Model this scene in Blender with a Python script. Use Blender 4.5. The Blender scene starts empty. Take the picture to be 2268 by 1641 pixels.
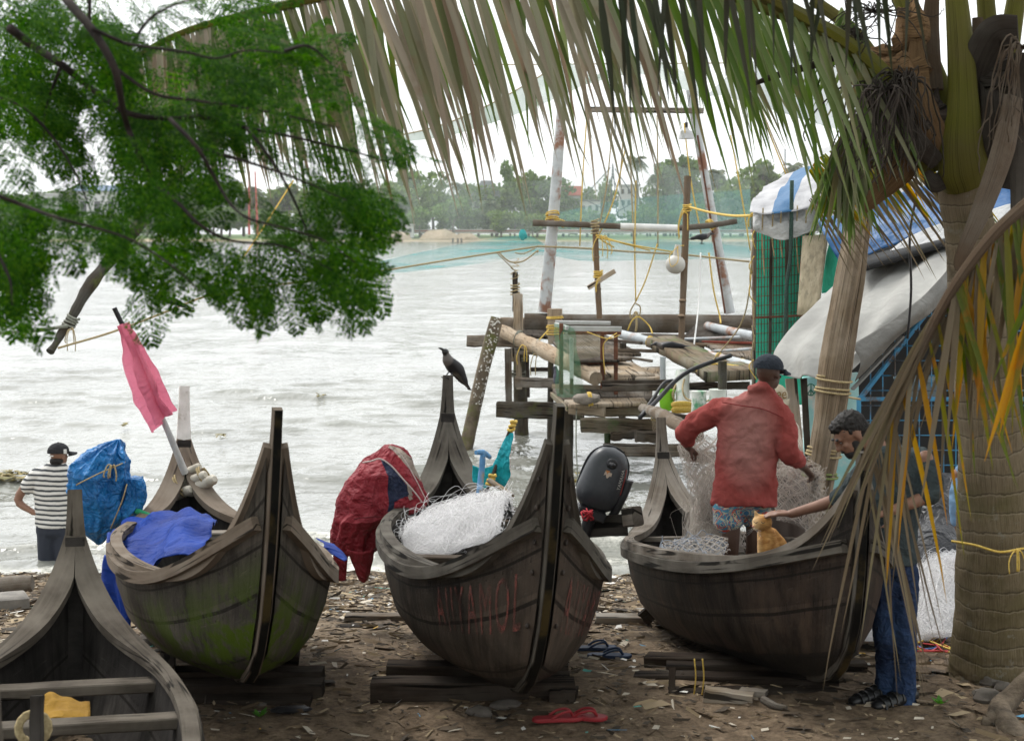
EXPO=0.56; HAZE=0.00017; CANOPY=2800
import bpy, bmesh, math, random
import numpy as np
from mathutils import Vector, Matrix, Quaternion, noise as mnoise
R=math.radians; PI=math.pi
random.seed(7); rng=np.random.default_rng(7)
scene=bpy.context.scene; COL=scene.collection
def V3(*a): return Vector(a)
# ---------------------------------------------------------------- camera geometry (used to place things in metres)
FP=3800.; CX=1134.; CY=820.5; H=2.5; TP=0.0804
_n=math.sqrt(1+TP*TP); FW=V3(0,1/_n,-TP/_n); UP=V3(0,TP/_n,1/_n)
def P(px,py,Y):
    "the point at world distance Y seen at (px,py) of a 2268 px wide view"
    d=FW+V3(1,0,0)*((px-CX)/FP)+UP*((CY-py)/FP)
    s=Y/d.y
    return V3(d.x*s,Y,H+d.z*s)
ZW=-0.88
def gz0(Y):
    if Y<9.5: return 0.0
    if Y<17: return -0.119*(Y-9.5)
    return -0.8925-.27*(Y-17)
def gz(x,Y):
    z=gz0(Y)
    z+=0.035*mnoise.noise(V3(x*.7,Y*.7,3.1))+0.012*mnoise.noise(V3(x*3,Y*3,9.1))
    return z
def PG(px,py,dz=0.0):
    "where that view ray meets the beach"
    Y=9.0
    for _ in range(40):
        p=P(px,py,Y); e=(p.z-gz0(Y)-dz)
        Y+=e*2.2
        Y=max(3,min(60,Y))
    p=P(px,py,Y); p.z=gz(p.x,p.y)+dz
    return p
def pxm(Y): return Y/FP   # metres for one view pixel at distance Y
# ---------------------------------------------------------------- mesh builder
def cat(pts,n=6,closed=False):
    "catmull rom through points"
    pts=[Vector(p) for p in pts]
    if len(pts)<3 and not closed:
        return [pts[0].lerp(pts[1],i/n) for i in range(n+1)]
    out=[]; N=len(pts)
    for i in range(N if closed else N-1):
        if closed: p0,p1,p2,p3=pts[i-1],pts[i],pts[(i+1)%N],pts[(i+2)%N]
        else:
            p1,p2=pts[i],pts[i+1]
            p0=pts[i-1] if i>0 else p1*2-p2
            p3=pts[i+2] if i+2<N else p2*2-p1
        for k in range(n):
            t=k/n; t2=t*t; t3=t2*t
            out.append(0.5*((2*p1)+(p2-p0)*t+(2*p0-5*p1+4*p2-p3)*t2+(3*p1-p0-3*p2+p3)*t3))
    if not closed: out.append(pts[-1])
    return out
class MB:
    def __init__(s): s.v=[]; s.f=[]; s.uv=[]; s.smooth=True
    def add(s,verts,faces,uvs=None):
        o=len(s.v); s.v+= [tuple(v) for v in verts]
        s.uv+= [tuple(u) for u in uvs] if uvs is not None else [(0,0)]*len(verts)
        s.f+= [tuple(i+o for i in f) for f in faces]
        return s
    def sweep(s,pts,prof,scale=None,up=None,caps=True,twist=None):
        "profile [(a,b)] (side, up) swept along pts, scale per point (float or pair)"
        pts=[Vector(p) for p in pts]; n=len(pts); m=len(prof)
        tang=[]
        for i in range(n):
            t=(pts[min(i+1,n-1)]-pts[max(i-1,0)])
            tang.append(t.normalized() if t.length>1e-9 else V3(0,0,1))
        u=Vector(up) if up is not None else V3(0,0,1)
        if abs(tang[0].dot(u))>.95 and up is None: u=V3(0,1,0) if abs(tang[0].y)<.9 else V3(1,0,0)
        side=tang[0].cross(u).normalized(); vs=[];uv=[]; L=0
        per=[0]
        for k in range(m):
            a=prof[k];b=prof[(k+1)%m]; per.append(per[-1]+math.hypot(a[0]-b[0],a[1]-b[1]))
        for i in range(n):
            t=tang[i]
            if up is not None:
                sd=t.cross(u)
                side=sd.normalized() if sd.length>1e-3 else side
            else:
                side=(side-t*side.dot(t)).normalized()
            w=side.cross(t).normalized()
            sc=1.0 if scale is None else scale[i]
            sa,sb=(sc if isinstance(sc,(tuple,list)) else (sc,sc))
            if i: L+=(pts[i]-pts[i-1]).length
            tw=twist[i] if twist is not None else 0
            ct,st=math.cos(tw),math.sin(tw)
            for k,(a,b) in enumerate(prof):
                a*=sa;b*=sb
                a,b=a*ct-b*st,a*st+b*ct
                vs.append(pts[i]+side*a+w*b); uv.append((L,per[k]))
        fs=[]
        for i in range(n-1):
            for k in range(m):
                k2=(k+1)%m
                fs.append((i*m+k,i*m+k2,(i+1)*m+k2,(i+1)*m+k))
        if caps:
            fs.append(tuple(range(m-1,-1,-1))); fs.append(tuple((n-1)*m+k for k in range(m)))
        return s.add(vs,fs,uv)
    def tube(s,pts,r,n=8,caps=True,jit=0.,up=None):
        pts=[Vector(p) for p in pts]
        rr=r if isinstance(r,(list,tuple)) else [r]*len(pts)
        if len(rr)==2 and len(pts)!=2: rr=[rr[0]+(rr[1]-rr[0])*i/(len(pts)-1) for i in range(len(pts))]
        prof=[(math.cos(2*PI*k/n),math.sin(2*PI*k/n)) for k in range(n)]
        sc=[x*(1+random.uniform(-jit,jit)) for x in rr]
        return s.sweep(pts,prof,sc,up,caps)
    def plank(s,p0,p1,w,h,up=(0,0,1),seg=7,jit=.05,bend=0.,cham=.12):
        "weathered timber w wide (across), h high"
        p0=Vector(p0);p1=Vector(p1); c=min(w,h)*cham; a,b=w/2,h/2
        prof=[(-a+c,-b),(a-c,-b),(a,-b+c),(a,b-c),(a-c,b),(-a+c,b),(-a,b-c),(-a,-b+c)]
        prof=[(x,y) for x,y in prof][::-1]
        d=(p1-p0); u=Vector(up)
        if abs(d.normalized().dot(u))>.97: u=V3(0,1,0) if abs(d.normalized().y)<.9 else V3(1,0,0)
        pts=[];sc=[]
        for i in range(seg+1):
            t=i/seg; q=p0+d*t+u*(bend*math.sin(PI*t))
            q=q+Vector([random.uniform(-1,1) for _ in range(3)])*min(w,h)*jit*(.6 if 0<i<seg else .2)
            pts.append(q); sc.append((1+random.uniform(-jit,jit),1+random.uniform(-jit,jit)))
        return s.sweep(pts,prof,sc,u)
    def box(s,c,size,rot=None,ch=.06):
        c=Vector(c); x,y,z=size; 
        m=rot.to_matrix() if isinstance(rot,Quaternion) else (rot if rot is not None else Matrix.Identity(3))
        e=min(size)*ch; P8=[]
        lay=[(-z/2,e),(-z/2+e,0),(z/2-e,0),(z/2,e)]
        for zz,i in lay:
            a,b=x/2-i,y/2-i; k=e
            for q in ((-a+k,-b),(a-k,-b),(a,-b+k),(a,b-k),(a-k,b),(-a+k,b),(-a,b-k),(-a,-b+k)):
                P8.append(c+m@V3(q[0],q[1],zz))
        fs=[]
        for l in range(3):
            for k in range(8):
                fs.append((l*8+k,l*8+(k+1)%8,(l+1)*8+(k+1)%8,(l+1)*8+k))
        fs.append(tuple(range(7,-1,-1))); fs.append(tuple(range(24,32)))
        return s.add(P8,fs,[(p.x+p.y,p.z) for p in P8])
    def ell(s,c,r,rot=None,n=14,amp=0.,freq=3.,seed=0.,zcut=None):
        "ellipsoid, optionally lumpy"
        c=Vector(c); r=r if isinstance(r,(tuple,list,Vector)) else (r,r,r)
        m=rot.to_matrix() if isinstance(rot,Quaternion) else (rot if rot is not None else Matrix.Identity(3))
        vs=[];uv=[]; h=n//2+1
        for i in range(h+1):
            th=PI*i/h
            for k in range(n):
                ph=2*PI*k/n
                d=V3(math.sin(th)*math.cos(ph),math.sin(th)*math.sin(ph),math.cos(th))
                g=1+(amp*mnoise.noise(d*freq+V3(seed,seed*.7,-seed)) if amp else 0)
                q=V3(d.x*r[0],d.y*r[1],d.z*r[2])*g
                if zcut is not None: q.z=max(q.z,zcut)
                vs.append(c+m@q); uv.append((ph*max(r),th*max(r)))
        fs=[]
        for i in range(h):
            for k in range(n):
                fs.append((i*n+k,(i+1)*n+k,(i+1)*n+(k+1)%n,i*n+(k+1)%n))
        return s.add(vs,fs,uv)
    def grid(s,fn,nu,nv,du=1.,dv=1.):
        "open sheet fn(u,v)->point, u,v in 0..1; uv = (u*du, v*dv)"
        vs=[];uv=[]
        for i in range(nu+1):
            for j in range(nv+1):
                vs.append(Vector(fn(i/nu,j/nv))); uv.append((i/nu*du,j/nv*dv))
        fs=[]
        for i in range(nu):
            for j in range(nv):
                a=i*(nv+1)+j; fs.append((a,a+1,a+nv+2,a+nv+1))
        return s.add(vs,fs,uv)
    def loft(s,rings,caps=True):
        "list of closed rings (same length)"
        m=len(rings[0]); vs=[Vector(p) for r in rings for p in r]; fs=[]
        uv=[(i*.1,k*.1) for i in range(len(rings)) for k in range(m)]
        for i in range(len(rings)-1):
            for k in range(m):
                k2=(k+1)%m; fs.append((i*m+k,i*m+k2,(i+1)*m+k2,(i+1)*m+k))
        if caps:
            fs.append(tuple(range(m-1,-1,-1))); fs.append(tuple((len(rings)-1)*m+k for k in range(m)))
        return s.add(vs,fs,uv)
    def limb(s,pts,radii,n=12,sub=4):
        "tapered round limb with rounded ends (for bodies)"
        pp=cat(pts,sub); N=len(pts); rr=[]
        for i in range(len(pp)):
            t=i/sub; a=min(int(t),N-2); f=t-a
            f=f*f*(3-2*f); r0,r1=radii[a],radii[a+1]
            if not isinstance(r0,(tuple,list)): r0=(r0,r0)
            if not isinstance(r1,(tuple,list)): r1=(r1,r1)
            rr.append((r0[0]+(r1[0]-r0[0])*f,r0[1]+(r1[1]-r0[1])*f))
        prof=[(math.cos(2*PI*k/n),math.sin(2*PI*k/n)) for k in range(n)]
        # round the ends
        e0=pp[0]-(pp[1]-pp[0]).normalized()*rr[0][1]*.6; e1=pp[-1]+(pp[-1]-pp[-2]).normalized()*rr[-1][1]*.6
        pp=[e0]+pp+[e1]; rr=[(rr[0][0]*.55,rr[0][1]*.55)]+rr+[(rr[-1][0]*.55,rr[-1][1]*.55)]
        return s.sweep(pp,prof,rr)
    def build(s,name,m=None,parent=None,loc=None,smooth=None,sharp=None):
        me=bpy.data.meshes.new(name)
        nv=len(s.v)
        me.from_pydata(s.v,[],s.f)
        if any(u!=(0,0) for u in s.uv[:8]) or len(s.uv)>8:
            lay=me.uv_layers.new(name='UVMap')
            idx=np.empty(len(me.loops),np.int32); me.loops.foreach_get('vertex_index',idx)
            arr=np.array(s.uv,np.float32)[idx]; lay.data.foreach_set('uv',arr.ravel())
        sm=s.smooth if smooth is None else smooth
        me.polygons.foreach_set('use_smooth',[sm]*len(me.polygons))
        if sm and sharp is not False:
            me.set_sharp_from_angle(angle=R(sharp or 40))
        me.update()
        o=bpy.data.objects.new(name,me); COL.objects.link(o)
        if m is not None: me.materials.append(m)
        if parent is not None: o.parent=parent
        if loc is not None: o.location=loc
        return o
def npmesh(name,verts,faces,m,parent=None,uv=None,smooth=False,attr=None):
    "numpy fast mesh: verts (n,3), faces (k,4) or (k,3)"
    me=bpy.data.meshes.new(name); n=len(verts); k,w=faces.shape
    me.vertices.add(n); me.vertices.foreach_set('co',np.ascontiguousarray(verts,np.float32).ravel())
    me.loops.add(k*w); me.loops.foreach_set('vertex_index',np.ascontiguousarray(faces,np.int32).ravel())
    me.polygons.add(k); me.polygons.foreach_set('loop_start',np.arange(0,k*w,w,dtype=np.int32))
    me.polygons.foreach_set('use_smooth',[smooth]*k)
    if uv is not None:
        lay=me.uv_layers.new(name='UVMap'); lay.data.foreach_set('uv',np.ascontiguousarray(uv[faces.ravel()],np.float32).ravel())
    if attr is not None:
        for nm,a in attr.items():
            at=me.attributes.new(nm,'FLOAT','POINT'); at.data.foreach_set('value',np.ascontiguousarray(a,np.float32))
    me.update(); me.validate()
    o=bpy.data.objects.new(name,me); COL.objects.link(o); me.materials.append(m)
    if parent is not None: o.parent=parent
    return o
def tag(o,label=None,category=None,group=None,kind=None):
    if label: o['label']=label
    if category: o['category']=category
    if group: o['group']=group
    if kind: o['kind']=kind
    return o
def thing(name,label,category,loc=(0,0,0),group=None,rz=0.):
    o=bpy.data.objects.new(name,None); COL.objects.link(o); o.location=loc; o.rotation_euler=(0,0,rz); o.empty_display_size=.1
    return tag(o,label,category,group)
def copy_tree(o,parent=None):
    c=o.copy(); COL.objects.link(c); c.parent=parent
    for ch in list(o.children): copy_tree(ch,c)
    return c
def remesh(o,vox,smooth=4,fac=.5,disp=None):
    m=o.modifiers.new('remesh','REMESH'); m.mode='VOXEL'; m.voxel_size=vox; m.use_smooth_shade=True
    if smooth:
        s=o.modifiers.new('smooth','SMOOTH'); s.iterations=smooth; s.factor=fac
    if disp:
        for (scale,strength) in disp:
            t=bpy.data.textures.new('folds','CLOUDS'); t.noise_scale=scale; t.noise_depth=2
            d=o.modifiers.new('folds','DISPLACE'); d.texture=t; d.strength=strength; d.mid_level=.5; d.texture_coords='LOCAL'
    return o
def solid(o,t,off=0.):
    m=o.modifiers.new('thickness','SOLIDIFY'); m.thickness=t; m.offset=off; return o
def coilpts(c,axis,Rr,turns,pitch,n=14,seed=0.):
    axis=Vector(axis).normalized(); a=axis.orthogonal().normalized(); b=axis.cross(a); out=[]
    N=int(turns*n)
    for i in range(N+1):
        t=2*PI*i/n; r=Rr*(1+.05*math.sin(t*.37+seed))
        out.append(Vector(c)+(a*math.cos(t)+b*math.sin(t))*r+axis*(pitch*i/n+.15*pitch*math.sin(t*1.3+seed)))
    return out
def sag(p0,p1,drop,n=12):
    p0=Vector(p0);p1=Vector(p1)
    return [p0.lerp(p1,i/n)-V3(0,0,drop*4*(i/n)*(1-i/n)) for i in range(n+1)]
# ---------------------------------------------------------------- materials
def M_(name):
    m=bpy.data.materials.new(name); m.use_nodes=True; nt=m.node_tree; b=nt.nodes['Principled BSDF']
    return m,nt,b
def N(nt,t,**k):
    n=nt.nodes.new(t)
    for a,v in k.items():
        if a in n.inputs.keys() if isinstance(a,str) else False: n.inputs[a].default_value=v
        else: setattr(n,a,v)
    return n
def L(nt,a,b): nt.links.new(a,b)
def coords(nt,kind='Object',scale=(1,1,1),rot=(0,0,0)):
    tc=N(nt,'ShaderNodeTexCoord'); mp=N(nt,'ShaderNodeMapping'); mp.inputs['Scale'].default_value=scale; mp.inputs['Rotation'].default_value=rot
    L(nt,tc.outputs[kind],mp.inputs['Vector']); return mp.outputs['Vector']
def noise(nt,vec,scale,detail=4.,rough=.55,dist=0.):
    n=N(nt,'ShaderNodeTexNoise'); n.inputs['Scale'].default_value=scale; n.inputs['Detail'].default_value=detail
    n.inputs['Roughness'].default_value=rough; n.inputs['Distortion'].default_value=dist
    if vec is not None: L(nt,vec,n.inputs['Vector'])
    return n.outputs['Fac']
def ramp(nt,fac,stops,interp='LINEAR'):
    r=N(nt,'ShaderNodeValToRGB'); e=r.color_ramp.elements; r.color_ramp.interpolation=interp
    while len(e)<len(stops): e.new(.5)
    for el,(p,c) in zip(e,stops):
        el.position=p; el.color=(*c,1) if len(c)==3 else c
    L(nt,fac,r.inputs['Fac']); return r.outputs['Color']
def g(a): return (a,a,a)
def mix(nt,fac,a,b,mode='MIX'):
    n=N(nt,'ShaderNodeMix'); n.data_type='RGBA'; n.blend_type=mode
    for s,x in ((0,fac),(6,a),(7,b)):
        if hasattr(x,'is_output') : L(nt,x,n.inputs[s])
        elif s==0: n.inputs[0].default_value=x
        else: n.inputs[s].default_value=(*x,1) if len(x)==3 else x
    return n.outputs[2]
def math_(nt,op,a,b=0.,clamp=False):
    n=N(nt,'ShaderNodeMath'); n.operation=op; n.use_clamp=clamp
    for s,x in ((0,a),(1,b)):
        if hasattr(x,'is_output'): L(nt,x,n.inputs[s])
        else: n.inputs[s].default_value=x
    return n.outputs[0]
def bump(nt,b,h,strength=.3,dist=.01):
    n=N(nt,'ShaderNodeBump'); n.inputs['Strength'].default_value=strength; n.inputs['Distance'].default_value=dist
    L(nt,h,n.inputs['Height']); L(nt,n.outputs['Normal'],b.inputs['Normal']); return n
def setc(nt,b,c):
    if hasattr(c,'is_output'): L(nt,c,b.inputs['Base Color'])
    else: b.inputs['Base Color'].default_value=(*c,1)
def mottled(name,c1,c2,scale=6.,rough=.8,bmp=.3,bdist=.01,kind='Object',detail=6.,c3=None,s3=1.5,spec=.3,stretch=(1,1,1),metal=0.):
    m,nt,b=M_(name); v=coords(nt,kind,stretch); f=noise(nt,v,scale,detail,.6)
    col=ramp(nt,f,[(.32,c1),(.68,c2)])
    if c3 is not None:
        f3=noise(nt,v,s3,5.,.65); col=mix(nt,ramp(nt,f3,[(.5,g(0)),(.62,g(1))]),col,c3)
    setc(nt,b,col); b.inputs['Roughness'].default_value=rough; b.inputs['Specular IOR Level'].default_value=spec; b.inputs['Metallic'].default_value=metal
    if bmp: bump(nt,b,f,bmp,bdist)
    return m
def wood(name,dark,light,grey=None,gs=(2.2,38),bmp=.45,rough=.85,var=.35,moss=None):
    "weathered timber, grain along the length (uv in metres)"
    m,nt,b=M_(name); v=coords(nt,'UV',(gs[0],gs[1],1)); f=noise(nt,v,1.,6.,.62,.6)
    ob=coords(nt,'Object'); p=noise(nt,ob,2.3,5.,.6)
    oi=N(nt,'ShaderNodeNewGeometry')
    col=ramp(nt,f,[(.3,dark),(.55,tuple((a+c)/2 for a,c in zip(dark,light))),(.75,light)])
    if grey is not None: col=mix(nt,ramp(nt,p,[(.42,g(0)),(.66,g(.8))]),col,grey)
    oj=N(nt,'ShaderNodeObjectInfo')
    isl=math_(nt,'FRACT',math_(nt,'ADD',oi.outputs['Random Per Island'],oj.outputs['Random']))
    vv=math_(nt,'ADD',math_(nt,'MULTIPLY',isl,var*1.6),1-var*.8)
    hs=N(nt,'ShaderNodeHueSaturation'); L(nt,col,hs.inputs['Color']); L(nt,vv,hs.inputs['Value']); col=hs.outputs['Color']
    crack=ramp(nt,noise(nt,coords(nt,'UV',(gs[0]*.6,gs[1]*.8,1)),1.,3.,.5,1.),[(.36,g(.15)),(.42,g(1))])
    col=mix(nt,1.,col,crack,'MULTIPLY')
    if moss is not None:
        mm=ramp(nt,noise(nt,ob,3.1,6.,.7),[(.54,g(0)),(.66,g(.8))]); col=mix(nt,mm,col,moss)
    setc(nt,b,col); b.inputs['Roughness'].default_value=rough; b.inputs['Specular IOR Level'].default_value=.06
    h=mix(nt,.5,f,crack); bump(nt,b,h,bmp,.012)
    return m
def cloth(name,c1,c2=None,scale=3.,rough=.85,weave=700.,bmp=.25,fold=8.,spec=.2,sheen=.1,trans=0.):
    m,nt,b=M_(name); v=coords(nt,'Object'); c2=c2 or tuple(x*.75 for x in c1)
    f=noise(nt,v,scale,5.,.6); setc(nt,b,ramp(nt,f,[(.35,c2),(.65,c1)]))
    b.inputs['Roughness'].default_value=rough; b.inputs['Specular IOR Level'].default_value=spec
    h=noise(nt,v,fold,3.,.5,1.2); r1=math_(nt,'ABSOLUTE',math_(nt,'SUBTRACT',noise(nt,v,fold*.55,2.,.45,1.6),.5)); r2=math_(nt,'ABSOLUTE',math_(nt,'SUBTRACT',noise(nt,v,fold*1.7,2.,.45,1.),.5))
    h=math_(nt,'SUBTRACT',math_(nt,'MULTIPLY',h,.6),math_(nt,'ADD',math_(nt,'MULTIPLY',r1,2.2),math_(nt,'MULTIPLY',r2,.9))); h=math_(nt,'ADD',h,math_(nt,'MULTIPLY',noise(nt,v,weave,1.),.03)); bump(nt,b,h,min(1,bmp*1.5),.03)
    return m
def leafmat(name,stops,trans=.45,rough=.5,hueisl=True,spot=None):
    "leaf: colour varies per leaf, light shines through"
    m,nt,b=M_(name); ge=N(nt,'ShaderNodeNewGeometry')
    col=ramp(nt,ge.outputs['Random Per Island'],stops)
    if spot is not None:
        f=noise(nt,coords(nt,'Object'),spot[1],4.,.6); col=mix(nt,ramp(nt,f,[(spot[2],g(0)),(spot[2]+.12,g(.85))]),col,spot[0])
    setc(nt,b,col); b.inputs['Roughness'].default_value=rough; b.inputs['Specular IOR Level'].default_value=.25
    tr=N(nt,'ShaderNodeBsdfTranslucent'); hs=N(nt,'ShaderNodeHueSaturation'); hs.inputs['Value'].default_value=1.6; hs.inputs['Saturation'].default_value=1.15
    L(nt,col,hs.inputs['Color']); L(nt,hs.outputs['Color'],tr.inputs['Color'])
    mx=N(nt,'ShaderNodeMixShader'); mx.inputs[0].default_value=trans
    L(nt,b.outputs[0],mx.inputs[1]); L(nt,tr.outputs[0],mx.inputs[2]); L(nt,mx.outputs[0],nt.nodes['Material Output'].inputs['Surface'])
    return m
def netmat(name,col,fac,uvs=None,lines=None,trans=.5,streak=None):
    "fine net: threads and holes; fac = share of threads; lines=(scale,width) draws the mesh itself, uv metres"
    m,nt,b=M_(name)
    d=N(nt,'ShaderNodeBsdfDiffuse'); d.inputs['Color'].default_value=(*col,1)
    t=N(nt,'ShaderNodeBsdfTransparent'); tl=N(nt,'ShaderNodeBsdfTranslucent'); tl.inputs['Color'].default_value=(*col,1)
    m1=N(nt,'ShaderNodeMixShader'); m1.inputs[0].default_value=trans; L(nt,d.outputs[0],m1.inputs[1]); L(nt,tl.outputs[0],m1.inputs[2])
    mx=N(nt,'ShaderNodeMixShader'); L(nt,t.outputs[0],mx.inputs[1]); L(nt,m1.outputs[0],mx.inputs[2])
    if lines:
        outs=[]
        sep=N(nt,'ShaderNodeSeparateXYZ'); L(nt,coords(nt,'UV',(lines[0],lines[0],1),(0,0,R(45) if len(lines)>2 else 0)),sep.inputs[0])
        for a in (0,1):
            w=math_(nt,'FRACT',sep.outputs[a]); outs.append(math_(nt,'LESS_THAN',w,lines[1]))
        th=math_(nt,'MAXIMUM',outs[0],outs[1])
        var=ramp(nt,noise(nt,coords(nt,'Object'),1.3,4.),[(.3,g(fac*.7)),(.7,g(min(1,fac*1.3)))])
        L(nt,math_(nt,'MULTIPLY',th,var,True),mx.inputs[0])
    elif streak:
        var=ramp(nt,noise(nt,coords(nt,'Object',streak),1.,5.,.6,.4),[(.32,g(fac*.25)),(.52,g(fac)),(.7,g(min(1,fac*2.)))]); L(nt,var,mx.inputs[0])
    else:
        var=ramp(nt,noise(nt,coords(nt,'Object'),.9,5.),[(.3,g(fac*.6)),(.7,g(min(1,fac*1.4)))]); L(nt,var,mx.inputs[0])
    L(nt,mx.outputs[0],nt.nodes['Material Output'].inputs['Surface'])
    return m
def plain(name,c,rough=.6,spec=.4,metal=0.,var=.25,scale=5.):
    return mottled(name,tuple(x*(1-var) for x in c),c,scale,rough,.12,.004,spec=spec,metal=metal)
# ================================================================ camera, sky, sun
cam=bpy.data.cameras.new('camera'); camo=bpy.data.objects.new('camera',cam); COL.objects.link(camo); scene.camera=camo
camo.location=(0,0,H); camo.rotation_euler=(PI/2-math.atan(TP),0,0)
cam.sensor_width=36; cam.lens=FP/2268*36; cam.clip_start=.1; cam.clip_end=4000
# the frame is 2268x1641; its centre row is 820.5
cam.dof.use_dof=True; cam.dof.focus_distance=12.5; cam.dof.aperture_fstop=5.6
scene.view_settings.view_transform='Standard'; scene.view_settings.look='None'; scene.view_settings.gamma=1; scene.view_settings.exposure=EXPO
w=bpy.data.worlds.new('World'); scene.world=w; w.use_nodes=True; nt=w.node_tree
bg=nt.nodes['Background']; sky=N(nt,'ShaderNodeTexSky'); sky.sky_type='NISHITA'; sky.sun_disc=False
SUN_EL,SUN_AZ=R(52),R(-38)   # azimuth from +Y (over the water) towards -X
sky.sun_elevation=SUN_EL; sky.sun_rotation=SUN_AZ; sky.air_density=1.; sky.dust_density=4.; sky.ozone_density=1.
hs=N(nt,'ShaderNodeHueSaturation'); hs.inputs['Saturation'].default_value=.12; hs.inputs['Value'].default_value=1.
L(nt,sky.outputs['Color'],hs.inputs['Color'])
# closed cloud cover: even out the clear-sky gradient
L(nt,mix(nt,.6,hs.outputs['Color'],(8.5,8.8,9.0)),bg.inputs['Color']); bg.inputs['Strength'].default_value=.15
sun=bpy.data.lights.new('sun','SUN'); sun.energy=1.3; sun.angle=R(18); sun.color=(1,.96,.9)
suno=bpy.data.objects.new('sun',sun); COL.objects.link(suno)
sd=V3(math.sin(SUN_AZ)*math.cos(SUN_EL),math.cos(SUN_AZ)*math.cos(SUN_EL),math.sin(SUN_EL))
suno.rotation_euler=sd.to_track_quat('Z','Y').to_euler(); suno.location=sd*50
# ================================================================ materials
W_old=wood('old_timber',(.075,.055,.04),(.24,.19,.14),(.27,.25,.22))
W_dark=wood('dark_timber',(.028,.021,.016),(.085,.064,.048),(.11,.1,.085),var=.3)
W_boat=wood('boat_timber',(.06,.048,.038),(.15,.125,.1),(.2,.18,.155),gs=(1.5,30),bmp=.3)
W_boatdark=wood('tarred_timber',(.016,.014,.012),(.05,.042,.035),(.07,.062,.055),gs=(1.5,30),bmp=.3)
W_pale=wood('pale_timber',(.17,.125,.08),(.42,.33,.23),(.36,.32,.27))
W_moss=wood('mossy_timber',(.12,.085,.055),(.32,.25,.17),(.28,.26,.2),moss=(.12,.16,.07))
W_wet=wood('wet_timber',(.03,.024,.018),(.1,.08,.055),(.1,.1,.09),moss=(.09,.1,.03))
W_bamboo=wood('bamboo',(.12,.075,.045),(.26,.18,.11),(.2,.16,.12),gs=(1.2,60),bmp=.15)
ROPE_Y=mottled('yellow_rope',(.5,.32,.05),(.72,.52,.14),60.,.8,.5,.004)
ROPE_T=mottled('tan_rope',(.24,.18,.09),(.45,.36,.2),60.,.9,.5,.004)
ROPE_G=mottled('grey_rope',(.12,.13,.1),(.3,.3,.25),60.,.9,.5,.004)
STEEL=mottled('galvanised_pipe',(.32,.35,.36),(.52,.55,.56),4.,.5,.15,.004,c3=(.3,.13,.06),s3=2.1,metal=.0)
RUST=mottled('rusty_iron',(.07,.03,.02),(.19,.08,.045),14.,.9,.4,.004)
BLACK=plain('black_plastic',(.018,.018,.02),.45)
WHITEP=plain('white_plastic',(.75,.75,.72),.5)
SKIN_D=mottled('dark_skin',(.07,.036,.024),(.1,.054,.037),9.,.55,.15,.003,spec=.35)
SKIN_M=mottled('brown_skin',(.19,.095,.06),(.25,.13,.085),9.,.5,.15,.003,spec=.35)
SKIN_F=mottled('tan_skin',(.2,.1,.065),(.27,.15,.1),9.,.5,.15,.003,spec=.35)
HAIR=mottled('black_hair',(.008,.007,.006),(.025,.02,.018),60.,.6,.8,.01)
# ================================================================ ground
def groundmat():
    m,nt,b=M_('beach_mud'); v=coords(nt,'Object')
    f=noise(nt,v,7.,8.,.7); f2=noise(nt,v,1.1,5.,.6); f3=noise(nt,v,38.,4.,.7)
    near=ramp(nt,f,[(.3,(.08,.055,.035)),(.5,(.17,.122,.08)),(.72,(.29,.215,.145))])  # near ground darker: wet mud, with some shade put into the colour
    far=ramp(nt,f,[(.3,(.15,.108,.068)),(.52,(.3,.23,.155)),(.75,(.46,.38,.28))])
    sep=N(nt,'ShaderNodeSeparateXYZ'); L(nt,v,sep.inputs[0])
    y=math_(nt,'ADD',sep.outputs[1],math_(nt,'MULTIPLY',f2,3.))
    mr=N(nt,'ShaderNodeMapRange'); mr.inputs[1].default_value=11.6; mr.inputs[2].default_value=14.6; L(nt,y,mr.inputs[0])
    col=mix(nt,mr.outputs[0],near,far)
    grit=ramp(nt,f3,[(.35,g(.55)),(.6,g(1.1))]); col=mix(nt,.8,col,grit,'MULTIPLY')
    wet=N(nt,'ShaderNodeMapRange'); wet.inputs[1].default_value=-.8; wet.inputs[2].default_value=-.62; wet.inputs[3].default_value=.45; wet.inputs[4].default_value=1.; L(nt,sep.outputs[2],wet.inputs[0])
    hv=N(nt,'ShaderNodeHueSaturation'); L(nt,col,hv.inputs['Color']); L(nt,wet.outputs[0],hv.inputs['Value'])
    setc(nt,b,hv.outputs['Color']); b.inputs['Roughness'].default_value=.9; b.inputs['Specular IOR Level'].default_value=.15
    h=mix(nt,.5,f,f3); bump(nt,b,h,.9,.03); return m
ys=np.concatenate([np.linspace(-60,1,12),np.linspace(2,22,230),np.linspace(24,70,10)]); xs=np.concatenate([np.linspace(-200,-9,12),np.linspace(-8.5,8.5,220),np.linspace(9,200,12)])
gv=[];gf=[]
for y in ys:
    for x in xs:
        z=gz(x,y) if y>-20 else 0
        if 5<y<20 and abs(x)<9: z+=.014*mnoise.noise(V3(x*8,y*8,1.))+.008*mnoise.noise(V3(x*19,y*19,4.))
        gv.append((x,y,z))
nx=len(xs)
for i in range(len(ys)-1):
    for j in range(nx-1): a=i*nx+j; gf.append((a,a+1,a+nx+1,a+nx))
tag(npmesh('beach_ground',np.array(gv),np.array(gf),groundmat(),smooth=True),kind='structure')
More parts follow.
